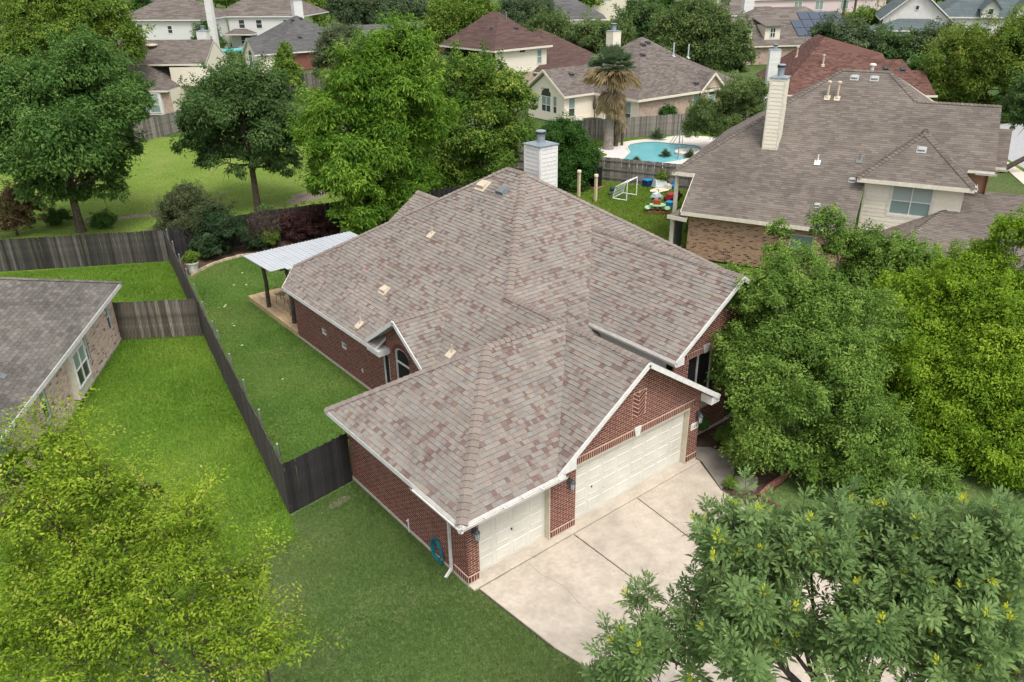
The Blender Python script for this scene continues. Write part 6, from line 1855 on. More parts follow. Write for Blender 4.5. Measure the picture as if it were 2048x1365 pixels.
def crown_cloud(lobes, L, W, lai, clump_r, seed, flat=.7, up=.5, shell=(.45, 1.04), per=30, sag=0.0, minz=.1, sprays=.8):
    """boughs on every lobe, each bough a tuft of leaves thickest on its outer and upper side"""
    R = np.random.default_rng(seed)
    Ps, Ns, Ts, ti = [], [], [], []
    for (x, y, z, r) in lobes:
        nb = int(max(7, min(20, 5.5*r/max(clump_r, .05))))
        d = unit(R.normal(size=(nb*2, 3)))
        d = d[d[:, 2] > -.55][:nb]
        d = unit(d+np.array([0, 0, .12]))
        nb = len(d)
        rs = r*R.uniform(.22, .42, nb)
        c = np.array([x, y, z])+d*(r*R.uniform(.50, .80, nb)*shell[1])[:, None]
        bt = np.clip(R.normal(.45, .13, nb), .1, .9)
        for j in range(nb):
            n = int(lai*2.6*math.pi*rs[j]**2/(L*W*.5))
            nc = max(4, n//per)
            lead = d[j]*.75+np.array([0, 0, .65])
            lead /= np.linalg.norm(lead)
            e = unit(R.normal(size=(nc*2, 3)))
            e = e[e@lead > -.25][:nc]
            nc = len(e)
            cc = c[j]+e*np.array([1, 1, .8])*(rs[j]*R.uniform(.55, 1.15, nc))[:, None]
            k = np.repeat(np.arange(nc), per)
            sp = min(rs[j]*.22, L*1.15)
            q = R.normal(size=(len(k), 3))*sp
            q[:, 2] = q[:, 2]*flat-sag*np.sqrt(q[:, 0]**2+q[:, 1]**2)*2
            p = cc[k]+q
            nn = unit(e[k]*.55+np.array([0, 0, up])+R.normal(size=p.shape)*.38)
            t = unit(unit(q+1e-6)*.6+e[k]*.5+R.normal(size=p.shape)*.5-np.array([0, 0, .25+sag]))
            t = unit(t-nn*np.sum(t*nn, 1, keepdims=True))
            Ps.append(p); Ns.append(nn); Ts.append(t)
            ct = np.clip(R.normal(bt[j], .20, nc), 0, 1)
            ti.append(np.clip(ct[k]+R.normal(0, .13, len(k)), 0, 1))
        # sprays that stand out of the crown
        for j in range(int(nb*sprays)):
            e = unit(R.normal(size=(1, 3)))[0]
            e[2] = abs(e[2])*.8+.15
            e = e/np.linalg.norm(e)
            ln = r*R.uniform(.30, .60)
            b0 = np.array([x, y, z])+e*r*R.uniform(.8, 1.0)
            g_ = e*.6+np.array([0, 0, .7])+R.normal(size=3)*.25
            g_ /= np.linalg.norm(g_)
            n = int(max(3, ln/(L*.8)))*per//2
            s_ = R.random(n)
            q = R.normal(size=(n, 3))*(L*.9*(1.15-s_*.7))[:, None]
            p = b0+g_*(s_*ln)[:, None]+q
            nn = unit(np.array([[0, 0, .7]])+q/L*.3+R.normal(size=p.shape)*.4)
            t = unit(q/L*.5+g_*.6+R.normal(size=p.shape)*.4)
            t = unit(t-nn*np.sum(t*nn, 1, keepdims=True))
            Ps.append(p); Ns.append(nn); Ts.append(t)
            ti.append(np.clip(R.normal(.5, .15)+R.normal(0, .13, n), 0, 1))
    P, Nn, T, t = np.concatenate(Ps), np.concatenate(Ns), np.concatenate(Ts), np.concatenate(ti)
    keep = P[:, 2] > minz
    P, Nn, T, t = P[keep], Nn[keep], T[keep], t[keep]
    n = len(P)
    V, F = leaf_arrays(P, T, Nn, L*R.uniform(.7, 1.25, n), W*R.uniform(.75, 1.2, n))
    return V, F, np.repeat(t, 2)

def tree_wood(mb, base, lobes, r0, seed, fork=None, lean=(0, 0), twigs=0):
    R = random.Random(seed)
    bx, by = base
    zs = sorted(l[2]-l[3]*.3 for l in lobes)
    zf = fork if fork is not None else max(.6, zs[0]*.9)
    ztop = zf+.72*(max(l[2] for l in lobes)-zf)
    cx = sum(l[0]*l[3] for l in lobes)/sum(l[3] for l in lobes); cy = sum(l[1]*l[3] for l in lobes)/sum(l[3] for l in lobes)
    f = Vector((bx+lean[0], by+lean[1], zf))
    top = Vector((cx*.7+f.x*.3, cy*.7+f.y*.3, ztop))
    b = Vector((bx, by, -.15))
    main = [b, b+Vector((0,0,.35)), b.lerp(f, .5)+Vector((R.uniform(-.06,.06),R.uniform(-.06,.06),0)), f, f.lerp(top, .5)+Vector((R.uniform(-.3,.3),R.uniform(-.3,.3),0)), top]
    mb.tube(main, [r0*1.45, r0*1.05, r0*.9, r0*.8, r0*.4, r0*.08], 9)
    for (x, y, z, r) in lobes:
        e_ = Vector((x, y, z))
        t = R.uniform(0, .6)
        s = f.lerp(top, min(t, max(0, (z-zf)/max(.1, ztop-zf)*.6)))
        m_ = s.lerp(e_, .5)+Vector((R.uniform(-.2,.2), R.uniform(-.2,.2), -.08*(e_-s).length))
        mb.tube([s, m_, e_], [r0*.42, r0*.28, r0*.10], 6)
        for k in range(5):
            d = Vector((R.gauss(0,1), R.gauss(0,1), R.gauss(.3,.7))).normalized()*r*.85
            g = e_+d
            q = m_.lerp(e_, R.uniform(.4, 1))
            mb.tube([q, q.lerp(g, .5)+Vector((0,0,.1*r)), g], [r0*.14, r0*.09, r0*.03], 4)

def plant_tree(key, name, label, cat, leaf, mat, lai=1.7, clump=.45, r0=.2, seed=1, bark='bark', group=None, fork=None, flat=.7, sag=0, up=.5, shell=(.45,1.04), lean=(0,0), per=26):
    base, lobes = TREES[key]
    t = thing(name, label, cat, (base[0], base[1], 0), group)
    mb = MB(); tree_wood(mb, base, lobes, r0, seed, fork, lean)
    obj('trunk', mb, M[bark], t)
    V, F, ti = crown_cloud(lobes, leaf[0], leaf[1], lai, clump, seed, flat, up, shell, per, sag)
    o = link('crown', np_mesh('crown', V, F, ti, mat), t)
    o['kind'] = 'stuff'
    return t

LF_OAK = leaf_mat('broad_oak_leaf', (.042,.098,.020), (.088,.172,.038), (.165,.265,.068))
LF_OAK2 = leaf_mat('dark_oak_leaf', (.040,.086,.024), (.080,.146,.042), (.145,.215,.070))
LF_PECAN = leaf_mat('bright_pecan_leaf', (.055,.130,.014), (.120,.230,.024), (.225,.350,.045))
LF_MAPLE = leaf_mat('yellow_tipped_leaf', (0.055, 0.123, 0.019), (0.110, 0.197, 0.031), (0.251, 0.331, 0.055), (0.372, 0.416, 0.077))
LF_DARK = leaf_mat('dark_evergreen_leaf', (0.026, 0.077, 0.015), (0.053, 0.129, 0.022), (0.097, 0.184, 0.037))
LF_LIVE = leaf_mat('live_oak_leaf', (.062,.124,.022), (.142,.240,.042), (.260,.375,.080))
LF_LIVE2 = leaf_mat('yellow_green_live_oak_leaf', (.082,.155,.011), (.165,.280,.020), (.290,.400,.038))
LF_OLIVE = leaf_mat('olive_grey_leaf', (0.059, 0.087, 0.036), (0.112, 0.143, 0.067), (0.182, 0.210, 0.112))
LF_GREY = leaf_mat('grey_green_leaf', (0.053, 0.092, 0.042), (0.100, 0.144, 0.067), (0.164, 0.208, 0.109))
LF_LIGHT = leaf_mat('fresh_green_leaf', (0.075, 0.140, 0.019), (0.140, 0.226, 0.033), (0.237, 0.317, 0.063))
LF_YELL = leaf_mat('yellow_leaf', (.18,.20,.012), (.33,.33,.020), (.44,.40,.04))
LF_GOLD = leaf_mat('golden_green_leaf', (.068,.125,.020), (.135,.210,.034), (.250,.310,.055), (.36,.34,.05))
LF_SAGE = leaf_mat('sage_oak_leaf', (.055,.095,.028), (.110,.168,.050), (.200,.262,.088))
LF_HIGH = leaf_mat('fresh_elm_leaf', (.075,.135,.020), (.145,.225,.032), (.240,.320,.056))
LF_PURP = leaf_mat('purple_leaf', (0.034, 0.016, 0.017), (0.072, 0.034, 0.031), (0.118, 0.060, 0.050))
LF_RUST = leaf_mat('rusty_leaf', (0.065, 0.081, 0.026), (0.150, 0.114, 0.057), (0.267, 0.137, 0.091))
LF_TWIG = leaf_mat('dead_twig', (.10,.075,.06), (.16,.125,.10), (.22,.18,.15), None, .05)
LF_HOLLY = leaf_mat('glossy_dark_leaf', (0.020, 0.048, 0.017), (0.042, 0.081, 0.031), (0.087, 0.137, 0.064))
LF_SHRUB = leaf_mat('grey_olive_shrub_leaf', (0.053, 0.073, 0.028), (0.098, 0.123, 0.050), (0.175, 0.182, 0.095))

plant_tree('T1', 'oak_tree', 'large full crowned oak leftmost on the park lawn, beside the curved dark fence', 'tree', (.24,.11), LF_OAK, 1.9, .55, .26, 11, fork=2.6)
plant_tree('T2', 'oak_tree', 'dark round crowned oak with a bare lower trunk in the middle of the park lawn', 'tree', (.22,.10), LF_OAK2, 1.7, .5, .23, 12, fork=2.6)
plant_tree('T3', 'pecan_tree', 'huge bright green tree with drooping leaf sprays behind the brick house', 'tree', (.27,.085), LF_PECAN, 1.9, .5, .3, 13, fork=3.0, sag=.25)
plant_tree('T4', 'maple_tree', 'airy tree with yellow green leaf tips left of the brick house chimney', 'tree', (.20,.11), LF_MAPLE, 1.25, .42, .22, 14, fork=2.2, bark='bark_pale')
plant_tree('T5', 'evergreen_tree', 'dense dark green bushy tree right of the brick house chimney', 'tree', (.17,.075), LF_DARK, 2.1, .33, .14, 15, fork=.5)
plant_tree('T6', 'elm_tree', 'tall fresh green tree towering behind the leftmost park oak', 'tree', (.34,.15), LF_HIGH, 1.7, .8, .35, 16, fork=3)
plant_tree('T6b', 'elm_tree', 'mid green tree between the leftmost park oak and the bay window house', 'tree', (.28,.13), LF_OAK, 1.7, .6, .22, 17, fork=1)
plant_tree('T6c', 'olive_tree', 'grey green bushy tree behind the leftmost park oak at the photo edge', 'tree', (.34,.15), LF_GREY, 1.6, .8, .22, 18, fork=1)
plant_tree('T6d', 'cedar_tree', 'blackish green tree in the top left corner', 'tree', (.40,.18), LF_DARK, 1.7, .9, .25, 19, fork=1)
plant_tree('T7', 'cedar_tree', 'dark rounded tree left of the large white house', 'tree', (.42,.2), LF_DARK, 1.8, .9, .25, 20, fork=1)
plant_tree('T8', 'crape_tree', 'small olive tree in front of the large white house', 'tree', (.34,.17), LF_LIGHT, 1.5, .7, .15, 21, fork=1)
plant_tree('T8b', 'fresh_green_shrub', 'light green shrubs just above the bay window house roof', 'shrub', (.36,.18), LF_LIGHT, 1.5, .7, .1, 22, fork=.4)
plant_tree('T8c', 'round_shrub', 'rounded mid green shrub beside the bay window house chimney', 'shrub', (.34,.17), LF_OAK, 1.6, .7, .1, 23, fork=.4)
plant_tree('T9', 'slender_tree', 'slender pointed light green tree in front of the red brick gable house', 'tree', (.24,.12), LF_LIGHT, 1.5, .4, .1, 24, fork=.6)
plant_tree('T10', 'oak_tree', 'green tree right of the far grey gable house chimney', 'tree', (.46,.22), LF_LIGHT, 1.6, 1.0, .3, 25, fork=1)
plant_tree('T11', 'olive_tree', 'pale olive grey tree left of the huge bright green tree', 'tree', (.28,.11), LF_OLIVE, 1.4, .6, .18, 26, fork=1)
plant_tree('T12', 'oak_tree', 'wide dark grey green oak hedge like crown at the top middle', 'tree', (.5,.24), LF_GREY, 1.7, 1.2, .35, 27, fork=.5)
plant_tree('T13', 'poplar_tree', 'light leafy tree rising behind the huge bright green tree left of the maroon roof', 'tree', (.30,.16), LF_LIGHT, 1.5, .6, .25, 28, fork=1.5)
plant_tree('T14', 'willow_tree', 'wispy grey olive tree between the light leafy tree and the maroon roof', 'tree', (.30,.09), LF_OLIVE, 1.2, .55, .15, 29, fork=.8)
plant_tree('T15a', 'oak_tree', 'far dark oak right above the maroon roof peak', 'tree', (.42,.2), LF_GREY, 1.7, .9, .3, 30, fork=1)
plant_tree('T15b', 'oak_tree', 'wide olive oak right of the maroon roof', 'tree', (.34,.16), LF_SAGE, 1.7, .75, .3, 31, fork=.8)
plant_tree('T15c', 'oak_tree', 'broad oak directly behind the tan house chimney', 'tree', (.34,.16), LF_SAGE, 1.7, .75, .3, 32, fork=.8)
plant_tree('T15d', 'oak_tree', 'dark oak behind the right half of the tan house roof', 'tree', (.36,.17), LF_OAK2, 1.7, .8, .3, 33, fork=.8)
plant_tree('T16', 'oak_tree', 'big olive green oak between the tan house and the solar panel house', 'tree', (.36,.16), LF_SAGE, 1.8, .8, .35, 34, fork=.8)
plant_tree('T17', 'oak_tree', 'far dark oak under the thin grey utility pole', 'tree', (.5,.24), LF_DARK, 1.6, 1.1, .3, 35, fork=.8)
plant_tree('T18', 'oak_tree', 'sprawling olive oak over the pool end beside the brown roof', 'tree', (.16,.07), LF_SAGE, 1.35, .35, .16, 36, fork=1.0)
plant_tree('T19', 'yellow_tree', 'small bright yellow tree left of the solar panel house', 'tree', (.40,.2), LF_YELL, 1.6, .6, .15, 37, fork=.6)
plant_tree('T20a', 'poplar_tree', 'fresh green tree between the pink house and the white stucco house', 'tree', (.42,.2), LF_LIGHT, 1.6, .8, .25, 38, fork=1)
plant_tree('T20b', 'oak_tree', 'grey green oak right behind the red roof', 'tree', (.38,.18), LF_GREY, 1.7, .8, .3, 39, fork=.8)
plant_tree('T20c', 'oak_tree', 'dark oak in front of the white stucco house wall', 'tree', (.38,.18), LF_OAK2, 1.7, .8, .3, 40, fork=.8)
plant_tree('T20d', 'oak_tree', 'grey green oak under the blue grey dormers', 'tree', (.42,.2), LF_GREY, 1.6, .9, .3, 41, fork=.8)
plant_tree('T20e', 'oak_tree', 'dark green oak at the right end of the red roof', 'tree', (.32,.15), LF_OAK, 1.5, .6, .25, 54, fork=.6)
plant_tree('T21', 'elm_tree', 'tall golden green tree at the top right corner', 'tree', (.30,.12), LF_GOLD, 1.7, .65, .35, 42, fork=1.2, sag=.1)
plant_tree('T22', 'leaning_oak', 'dark leaning street oak at the right photo edge beyond the brown roof', 'tree', (.20,.10), LF_OAK2, 1.6, .45, .20, 43, fork=2.3, lean=(1.5,-2.0))
plant_tree('OA', 'live_oak', 'dense live oak in front of the entry, beside the garage', 'tree', (.105,.05), LF_LIVE, 1.05, .2, .17, 44, fork=1.0, bark='bark_pale', per=26)
plant_tree('OB', 'live_oak', 'bright yellow green live oak at the right photo edge', 'tree', (.11,.055), LF_LIVE2, 1.1, .22, .18, 45, fork=.8, bark='bark_pale', per=26)
plant_tree('OC', 'live_oak', 'live oak sprays in front of the tan brick wall of the two storey house', 'tree', (.12,.055), LF_LIVE, 1.3, .22, .14, 46, fork=1.4, bark='bark_pale', per=26)
plant_tree('shrub_big', 'wax_myrtle', 'tall grey olive shrub over the fence corner', 'shrub', (.15,.05), LF_SHRUB, 1.7, .28, .09, 47, fork=.3)
plant_tree('holly', 'holly_shrub', 'glossy dark green shrub right of the tall olive shrub', 'shrub', (.12,.06), LF_HOLLY, 1.8, .22, .07, 48, fork=.2)
plant_tree('jmaple', 'purple_maple', 'low purple leaved maple behind the white patio cover', 'shrub', (.12,.05), LF_PURP, 1.5, .22, .06, 49, fork=.2, sag=.3)
plant_tree('twig', 'dead_shrub', 'bare grey twiggy dead shrub left of the purple maple', 'shrub', (.28,.014), LF_TWIG, .55, .22, .05, 50, fork=.2)
plant_tree('limebush', 'lime_shrub', 'small lime green shrub between the dead shrub and the purple maple', 'shrub', (.13,.05), LF_LIGHT, 1.4, .16, .03, 51, fork=.1)
plant_tree('sapling', 'sapling', 'leafy sapling against the blackened fence', 'sapling', (.14,.07), LF_OAK, 1.1, .14, .03, 52, fork=.3)
plant_tree('crape', 'crape_myrtle', 'rusty pink crape myrtle at the left photo edge beyond the curved dark fence', 'shrub', (.15,.07), LF_RUST, 1.2, .3, .07, 53, fork=.4)
def little_bush(x, y, r, h, mat, name, label, seed, leaf=(.10,.045), lai=1.5, group=None):
    TREES['_b'] = ((x, y), [(x, y, h*.5, r), (x+r*.4, y-r*.3, h*.6, r*.6), (x-r*.5, y+r*.2, h*.45, r*.6)])
    return plant_tree('_b', name, label, 'shrub', leaf, mat, lai, r*.3, .02, seed, fork=.05, group=group)
little_bush(2.5, 28.35, .28, 1.5, LF_LIGHT, 'potted_plant', 'leafy plant growing in the chipped white planter', 60)
little_bush(6.6, 29.6, .5, .7, LF_HOLLY, 'low_shrub', 'low dark shrub in the bed under the twiggy dead shrub', 61)
little_bush(10.6, 29.0, .55, .8, LF_PURP, 'purple_shrub', 'low purple mound right of the purple maple', 62)
little_bush(11.6, 26.6, .6, .9, LF_PECAN, 'green_shrub', 'green shrub under the huge bright tree near the patio cover', 63)
little_bush(9.9, .75, .42, 1.1, LF_DARK, 'entry_shrub', 'round dark shrub beside the walkway at the garage corner', 64, (.07,.03))
little_bush(10.6, -.2, .35, .8, LF_LIVE, 'entry_shrub', 'small green shrub right of the curved walkway end', 65, (.07,.03))
little_bush(8.75, -1.72, .16, .3, LF_LIGHT, 'weed_tuft', 'tiny green tuft between the walkway and the step slab', 66, (.06,.02))
little_bush(56.5, 40.2, .8, 1.5, LF_GOLD, 'golden_shrub', 'rusty gold shrub beside the tan house', 67, (.2,.1))
little_bush(52.5, 39.0, .7, 1.6, LF_DARK, 'dark_shrub', 'dark upright shrub at the tan house brick wall', 68, (.2,.1))
little_bush(26.0, 13.5, .8, 1.6, LF_OAK, 'yard_shrub', 'leafy shrub in the play yard beside the porch post', 69)
little_bush(36.0, 18.8, .5, 1.3, LF_GOLD, 'flower_shrub', 'yellow green shrub against the silver grey fence', 70)
little_bush(34.2, 23.6, .35, 1.3, LF_GOLD, 'flower_shrub', 'thin yellow flowering shrub left of the grey deck box', 71)
little_bush(-1.0, 42.8, .7, .6, LF_DARK, 'low_hedge', 'low dark planting left of the leftmost park oak trunk', 72)
little_bush(1.0, 40.0, .7, .5, LF_DARK, 'low_hedge', 'low dark planting right of the leftmost park oak trunk', 73)
little_bush(33.5, 84.0, 1.6, 3.0, LF_GREY, 'bare_hedge', 'grey green hedge in front of the red brick wall', 74, (.3,.12))
little_bush(41.5, 83.0, 1.8, 3.6, LF_OLIVE, 'bare_hedge', 'olive hedge left of the huge bright green tree', 75, (.3,.12))

# two street trees close to the camera: shoots with leaves set along them
def shoot_axes(lobes, dens, seed, out_w, up_w, jit):
    R = np.random.default_rng(seed)
    B_, D_ = [], []
    for (x, y, z, r) in lobes:
        n = int(dens*r*r)
        d = unit(R.normal(size=(n, 3)))
        d[:, 2] = np.where(d[:, 2] < -.25, np.abs(d[:, 2])*.8, d[:, 2])
        d = unit(d)
        f = R.uniform(.35, 1.0, n)
        B_.append(np.array([x, y, z])+d*(r*f)[:, None])
        D_.append(unit(d*out_w+np.array([0, 0, up_w])+R.normal(size=d.shape)*jit))
    return np.concatenate(B_), np.concatenate(D_)

def sublobes(lobes, n, f, seed):
    R = np.random.default_rng(seed)
    out = []
    for (x, y, z, r) in lobes:
        d = unit(R.normal(size=(n, 3))+np.array([0, 0, .15]))
        for k in range(n):
            q = np.array([x, y, z])+d[k]*r*R.uniform(.55, .9)
            out.append((q[0], q[1], q[2], r*f*R.uniform(.7, 1.25)))
    return out

def ash_tree():
    base, lobes = TREES['BR']
    t = thing('ash_tree', 'leafy street tree with yellow new tips filling the lower right corner over the driveway', 'tree', (base[0], base[1], 0))
    wood = MB(); tree_wood(wood, base, lobes, .13, 5, 2.6)
    R = np.random.default_rng(21)
    B_, D_ = shoot_axes(sublobes(lobes, 10, .36, 23), 84, 22, .55, .85, .28)
    # a compound leaf: seven leaflets on one stalk, x along the stalk, z up
    LT = []
    for u, side, ln in ((.30,1,.75),(.30,-1,.75),(.55,1,.9),(.55,-1,.9),(.78,1,.9),(.78,-1,.9),(1.0,0,1.0)):
        LT.append((u, side, ln))
    def compound():
        Vs, Fs = [], []
        for u, side, ln in LT:
            p = np.array([u*.20, 0, -.03*u*u])
            a = side*.85
            ax = np.array([math.cos(a), math.sin(a), -.18])
            sd_ = np.array([-math.sin(a), math.cos(a), 0])
            L_ = .140*ln; w_ = .050*ln
            b = len(Vs)
            Vs += [p, p+ax*L_*.35-sd_*w_*.5+np.array([0,0,.010]), p+ax*L_*.7-sd_*w_*.36+np.array([0,0,.004]), p+ax*L_+np.array([0,0,-.02]), p+ax*L_*.7+sd_*w_*.36+np.array([0,0,.004]), p+ax*L_*.35+sd_*w_*.5+np.array([0,0,.010])]
            Fs += [(b,b+1,b+5),(b+1,b+2,b+4),(b+1,b+4,b+5),(b+2,b+3,b+4)]
        return np.array(Vs), np.array(Fs)
    CV, CF = compound()
    inst = []
    n_sh = len(B_)
    for i in range(n_sh):
        ln = R.uniform(.35, .62)
        b, d = B_[i], D_[i]
        ref = np.array([1., 0, 0]) if abs(d[2]) > .8 else np.array([0, 0, 1.])
        e1 = np.cross(d, ref); e1 /= np.linalg.norm(e1); e2 = np.cross(d, e1)
        wood.tube([tuple(b-d*.25), tuple(b+d*ln)], [.009, .004], 3, .5, False)
        m_ = int(R.integers(13, 19)); ph = R.uniform(0, 6.28)
        young = R.random() < .26
        ct = R.normal(.42, .12)
        for k in range(m_):
            a = ph+k*2.39996; s = k/(m_-1)
            rad = e1*math.cos(a)+e2*math.sin(a)
            tilt = .95-1.0*s**1.5
            ax = rad*math.cos(1.15-tilt*.75)+d*math.sin(1.15-tilt*.75)
            if s > .8 and young:
                ax = rad*.45+d*.9
            ax = ax/np.linalg.norm(ax)
            nr = d-ax*np.dot(d, ax)+np.array([0, 0, .35]); nr -= ax*np.dot(nr, ax); nr /= max(np.linalg.norm(nr), 1e-6)
            sc = R.uniform(.8, 1.15)*(1-.35*s)
            tint = min(1, max(0, ct+R.normal(0, .10)))
            tint = tint*.86
            if young and s > .84:
                tint = .97; sc *= .55
            inst.append((b+d*ln*(.1+.9*s), ax, np.cross(nr, ax), nr, sc, tint))
    O_ = np.array([q[0] for q in inst]); X_ = np.array([q[1] for q in inst]); Y_ = np.array([q[2] for q in inst]); Z_ = np.array([q[3] for q in inst])
    sc = np.array([q[4] for q in inst]); tn = np.array([q[5] for q in inst])
    dist = np.linalg.norm(O_-np.array(CAM), axis=1)
    fwv = np.array(fw); rv, uv = np.array(rr), np.array(uu)
    q = O_-np.array(CAM); dep = q@fwv
    inview = (np.abs(q@rv/dep) < .66) & (np.abs(q@uv/dep) < .44)
    order = np.argsort(np.where(inview, dist, 1e9))
    single = order[:300]
    rest = order[300:]
    mat = LF_ASH
    def arr(ix):
        V = O_[ix][:, None, :]+(CV[None, :, 0:1]*X_[ix][:, None, :]+CV[None, :, 1:2]*Y_[ix][:, None, :]+CV[None, :, 2:3]*Z_[ix][:, None, :])*sc[ix][:, None, None]
        n = len(ix)
        F = CF[None]+(np.arange(n)*len(CV))[:, None, None]
        return V.reshape(-1, 3), F.reshape(-1, 3), np.repeat(tn[ix], len(CF))
    V, F, ti = arr(rest)
    cr = link('crown', np_mesh('crown', V, F, ti, mat), t); cr['kind'] = 'stuff'
    variants = {}
    for ix in single:
        key = round(float(tn[ix])*8)
        if key not in variants:
            variants[key] = np_mesh('leaf', CV, CF, np.full(len(CF), min(1, key/8)), mat)
        o = bpy.data.objects.new('leaf', variants[key]); COL.objects.link(o); o.parent = t
        Mx = Matrix(((X_[ix][0],Y_[ix][0],Z_[ix][0]),(X_[ix][1],Y_[ix][1],Z_[ix][1]),(X_[ix][2],Y_[ix][2],Z_[ix][2]))).to_4x4()
        o.matrix_local = Matrix.Translation(Vector(O_[ix])-Vector(t.location)) @ Mx @ Matrix.Scale(float(sc[ix]), 4)
    obj('trunk', wood, M['bark'], t)
LF_ASH = leaf_mat('ash_leaf', (.090,.155,.052), (.190,.285,.100), (.310,.420,.155), (.46,.48,.03), .35, .6)
ash_tree()

def elm_tree():
    base, lobes = TREES['BL']
    t = thing('elm_tree', 'thin yellow green street tree with arching sprays filling the lower left corner', 'tree', (base[0], base[1], 0))
    wood = MB(); tree_wood(wood, base, lobes, .07, 6, 2.6)
    R = np.random.default_rng(31)
    B_, D_ = shoot_axes(sublobes(lobes, 10, .35, 33), 200, 32, .8, .45, .32)
    Ps, Ts, Ns, ti = [], [], [], []
    for i in range(len(B_)):
        b, d = B_[i], D_[i]
        ln = R.uniform(.4, .8)
        hz = np.array([d[0], d[1], 0.]); hz /= max(np.linalg.norm(hz), 1e-6)
        n_ = int(ln*62)
        s = np.linspace(0, 1, n_)
        pts = b+np.outer(s*ln, d)-np.outer(s**2*ln*.22, np.array([0, 0, 1.]))
        if i % 3 == 0:
            wood.tube([tuple(pts[0]-d*.2), tuple(pts[n_//2]), tuple(pts[-1])], [.006, .004, .002], 3, .5, False)
        side = np.cross(d, [0, 0, 1.]); side /= max(np.linalg.norm(side), 1e-6)
        # side twigs: leaves scattered in a flat spray round the stem
        sgn = np.where(np.arange(n_) % 2, 1., -1.)
        off = side[None]*(sgn*R.uniform(.0, .13, n_))[:, None]+R.normal(size=(n_, 3))*.025
        Ps.append(pts+off)
        Ts.append(unit(side[None]*sgn[:, None]*.8+d[None]*.7+R.normal(size=(n_, 3))*.3))
        Ns.append(unit(np.array([[0, 0, 1.]])+R.normal(size=(n_, 3))*.4))
        ct = R.normal(.5, .2)
        ti.append(np.clip(ct+R.normal(0, .1, n_), 0, 1))
    P, T, Nn, t_ = np.concatenate(Ps), np.concatenate(Ts), np.concatenate(Ns), np.concatenate(ti)
    T = unit(T-Nn*np.sum(T*Nn, 1, keepdims=True))
    n = len(P)
    V, F = leaf_arrays(P, T, Nn, .058*R.uniform(.7, 1.3, n), .026*R.uniform(.8, 1.2, n))
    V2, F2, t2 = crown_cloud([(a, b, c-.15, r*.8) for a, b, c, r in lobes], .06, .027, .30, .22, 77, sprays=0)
    F = np.concatenate([F, F2+len(V)]); V = np.concatenate([V, V2]); tt = np.concatenate([np.repeat(t_, 2), t2*.35])  # inner leaves get a darker tint: the crown's inner shade as leaf colour
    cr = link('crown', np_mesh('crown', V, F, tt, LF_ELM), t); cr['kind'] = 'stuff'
    obj('trunk', wood, M['bark'], t)
LF_ELM = leaf_mat('elm_leaf', (.085,.150,.014), (.215,.320,.026), (.385,.470,.050), (.45,.44,.10), .42)
elm_tree()

# far tree line beyond the houses
Rf = random.Random(12)
protos = []
for i, (mt, nm) in enumerate(((LF_GREY, 'a'), (LF_OAK2, 'b'), (LF_LIVE, 'c'))):
    TREES['_f'] = ((0, 0), [(0,0,4.5,3.2), (2.2,.6,3.6,2.4), (-2.1,-.4,3.8,2.5), (.4,-2,4.0,2.4), (.2,1.8,5.8,2.0)])
    p = plant_tree('_f', 'far_tree', 'round green tree in the far tree line under the top photo edge', 'tree', (.55,.26), mt, 1.5, .9, .3, 90+i, fork=1.2, group='far tree line')
    protos.append(p)
cnt = 0
for k in range(64):
    a = math.radians(Rf.uniform(4, 74)); dist = Rf.uniform(215, 430)
    x, y = CAM.x+math.sin(a)*dist, CAM.y+math.cos(a)*dist
    pr = protos[k % 3]
    o = pr if k < 3 else pr.copy()
    if k >= 3:
        COL.objects.link(o)
        for ch in list(pr.children):
            c = ch.copy(); COL.objects.link(c); c.parent = o
            c.matrix_parent_inverse = Matrix.Identity(4)
    s = Rf.uniform(.75, 1.35)
    o.location = (x, y, -.1); o.scale = (s, s, s*Rf.uniform(.7, 1.0)); o.rotation_euler = (0, 0, Rf.uniform(0, 6.28))
for p in protos:
    pass

# ------------------------------------------------------------------ grass blades on the near lawns
def in_poly(x, y, poly):
    ins = np.zeros(len(x), bool)
    j = len(poly)-1
    for i in range(len(poly)):
        xi, yi = poly[i]; xj, yj = poly[j]
        c = ((yi > y) != (yj > y)) & (x < (xj-xi)*(y-yi)/(yj-yi+1e-12)+xi)
        ins ^= c
        j = i
    return ins

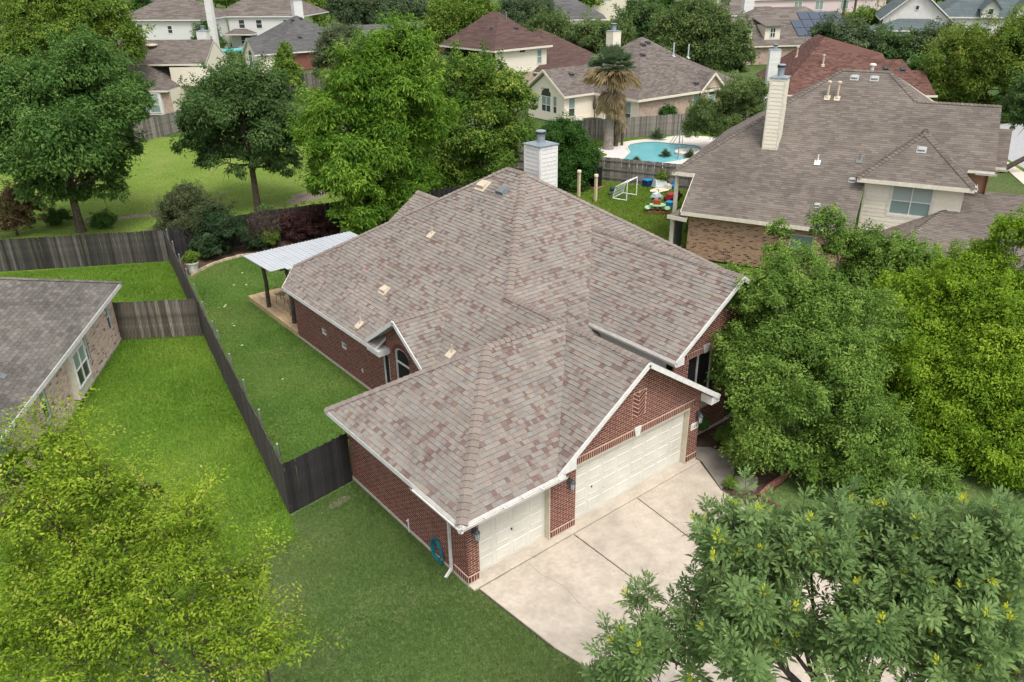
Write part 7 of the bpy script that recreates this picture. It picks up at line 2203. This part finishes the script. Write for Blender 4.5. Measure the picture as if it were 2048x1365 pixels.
def grass(name, label, poly, n, h, w, mat, seed, holes=(), jit=0.0):
    R = np.random.default_rng(seed)
    xs = [p[0] for p in poly]; ys = [p[1] for p in poly]
    x = R.uniform(min(xs), max(xs), n); y = R.uniform(min(ys), max(ys), n)
    k = in_poly(x, y, poly)
    for hp in holes:
        k &= ~in_poly(x, y, hp)
    x, y = x[k], y[k]
    n = len(x)
    if jit:
        y = y+np.where((R.random(n) < .4) & (y < 6.2) & (x < -2.5), -np.abs(R.normal(0, jit, n)), 0)
    a = R.uniform(0, 6.283, n)
    hh = h*R.uniform(.6, 1.3, n)*(1+.25*np.sin(x*1.3+np.sin(y*.9)*2)*np.sin(y*1.1))
    ww = w*R.uniform(.7, 1.3, n)
    lean = R.uniform(.1, .9, n)*hh
    z = np.full(n, -.022)
    dx, dy = np.cos(a), np.sin(a)
    V = np.stack([np.stack([x-dy*ww, y+dx*ww, z], 1), np.stack([x+dy*ww, y-dx*ww, z], 1), np.stack([x+dx*lean, y+dy*lean, z+hh], 1)], 1).reshape(-1, 3)
    F = np.arange(n*3).reshape(-1, 3)
    t = np.clip(.45+.22*np.sin(x*.8+1.7*np.sin(y*.35+seed))+.16*np.sin(y*.9+2*np.sin(x*.6))+R.normal(0, .16, n), 0, 1)
    o = link(name, np_mesh(name, V, F, t, mat))
    tag(o, label, 'grass', None, 'stuff')
    return o
gm_next = leaf_mat('bright_grass_blade', (.080,.160,.016), (.126,.226,.024), (.215,.300,.052), None, .3)
gm_side = leaf_mat('side_grass_blade', (.064,.132,.024), (.096,.182,.033), (.185,.245,.070), (.26,.23,.11), .3)
gm_front = leaf_mat('front_grass_blade', (.078,.134,.036), (.104,.166,.046), (.165,.205,.075), (.26,.23,.12), .3)
gm_play = leaf_mat('play_grass_blade', (0.076, 0.146, 0.014), (0.119, 0.197, 0.021), (0.206, 0.233, 0.056), None, .3)
lhw = [(-14,-4),(-9.78,9.9),(-2.84,22.02),(-12,34),(-20,30)]
grass('grass', 'bright green grass on the lawn between the pink brick house and the long fence', [(-9,3.4),(-2.45,4.6),(-2.36,5.9),(2.05,30.9),(-9,37)], 190000, .10, .011, gm_next, 1, [lhw], jit=1.0)
grass('grass', 'mown green grass of the narrow lawn along the long red brick wall', [(-2.28,5.95),(0,6.25),(.05,6.35),(3.25,6.35),(3.25,17.2),(3.2,22.9),(9.5,22.9),(10,26),(5.6,29.1),(3.9,28.9),(2.2,27.7)], 200000, .06, .010, gm_side, 2)
grass('grass', 'dull green grass of the front lawn beside the garage wall and driveway', [(-9,-9),(.7,-9),(.55,-4),(.3,-2.7),(.1,-.3),(-.03,-.1),(-.03,6.1),(-2.36,5.8),(-2.5,4.8),(-9,4.8)], 230000, .055, .009, gm_front, 3)
grass('grass', 'green grass of the play lawn round the soccer goal', [(19,12),(37,17.5),(34.5,22.5),(30.5,31),(20,31)], 90000, .09, .018, gm_play, 4)
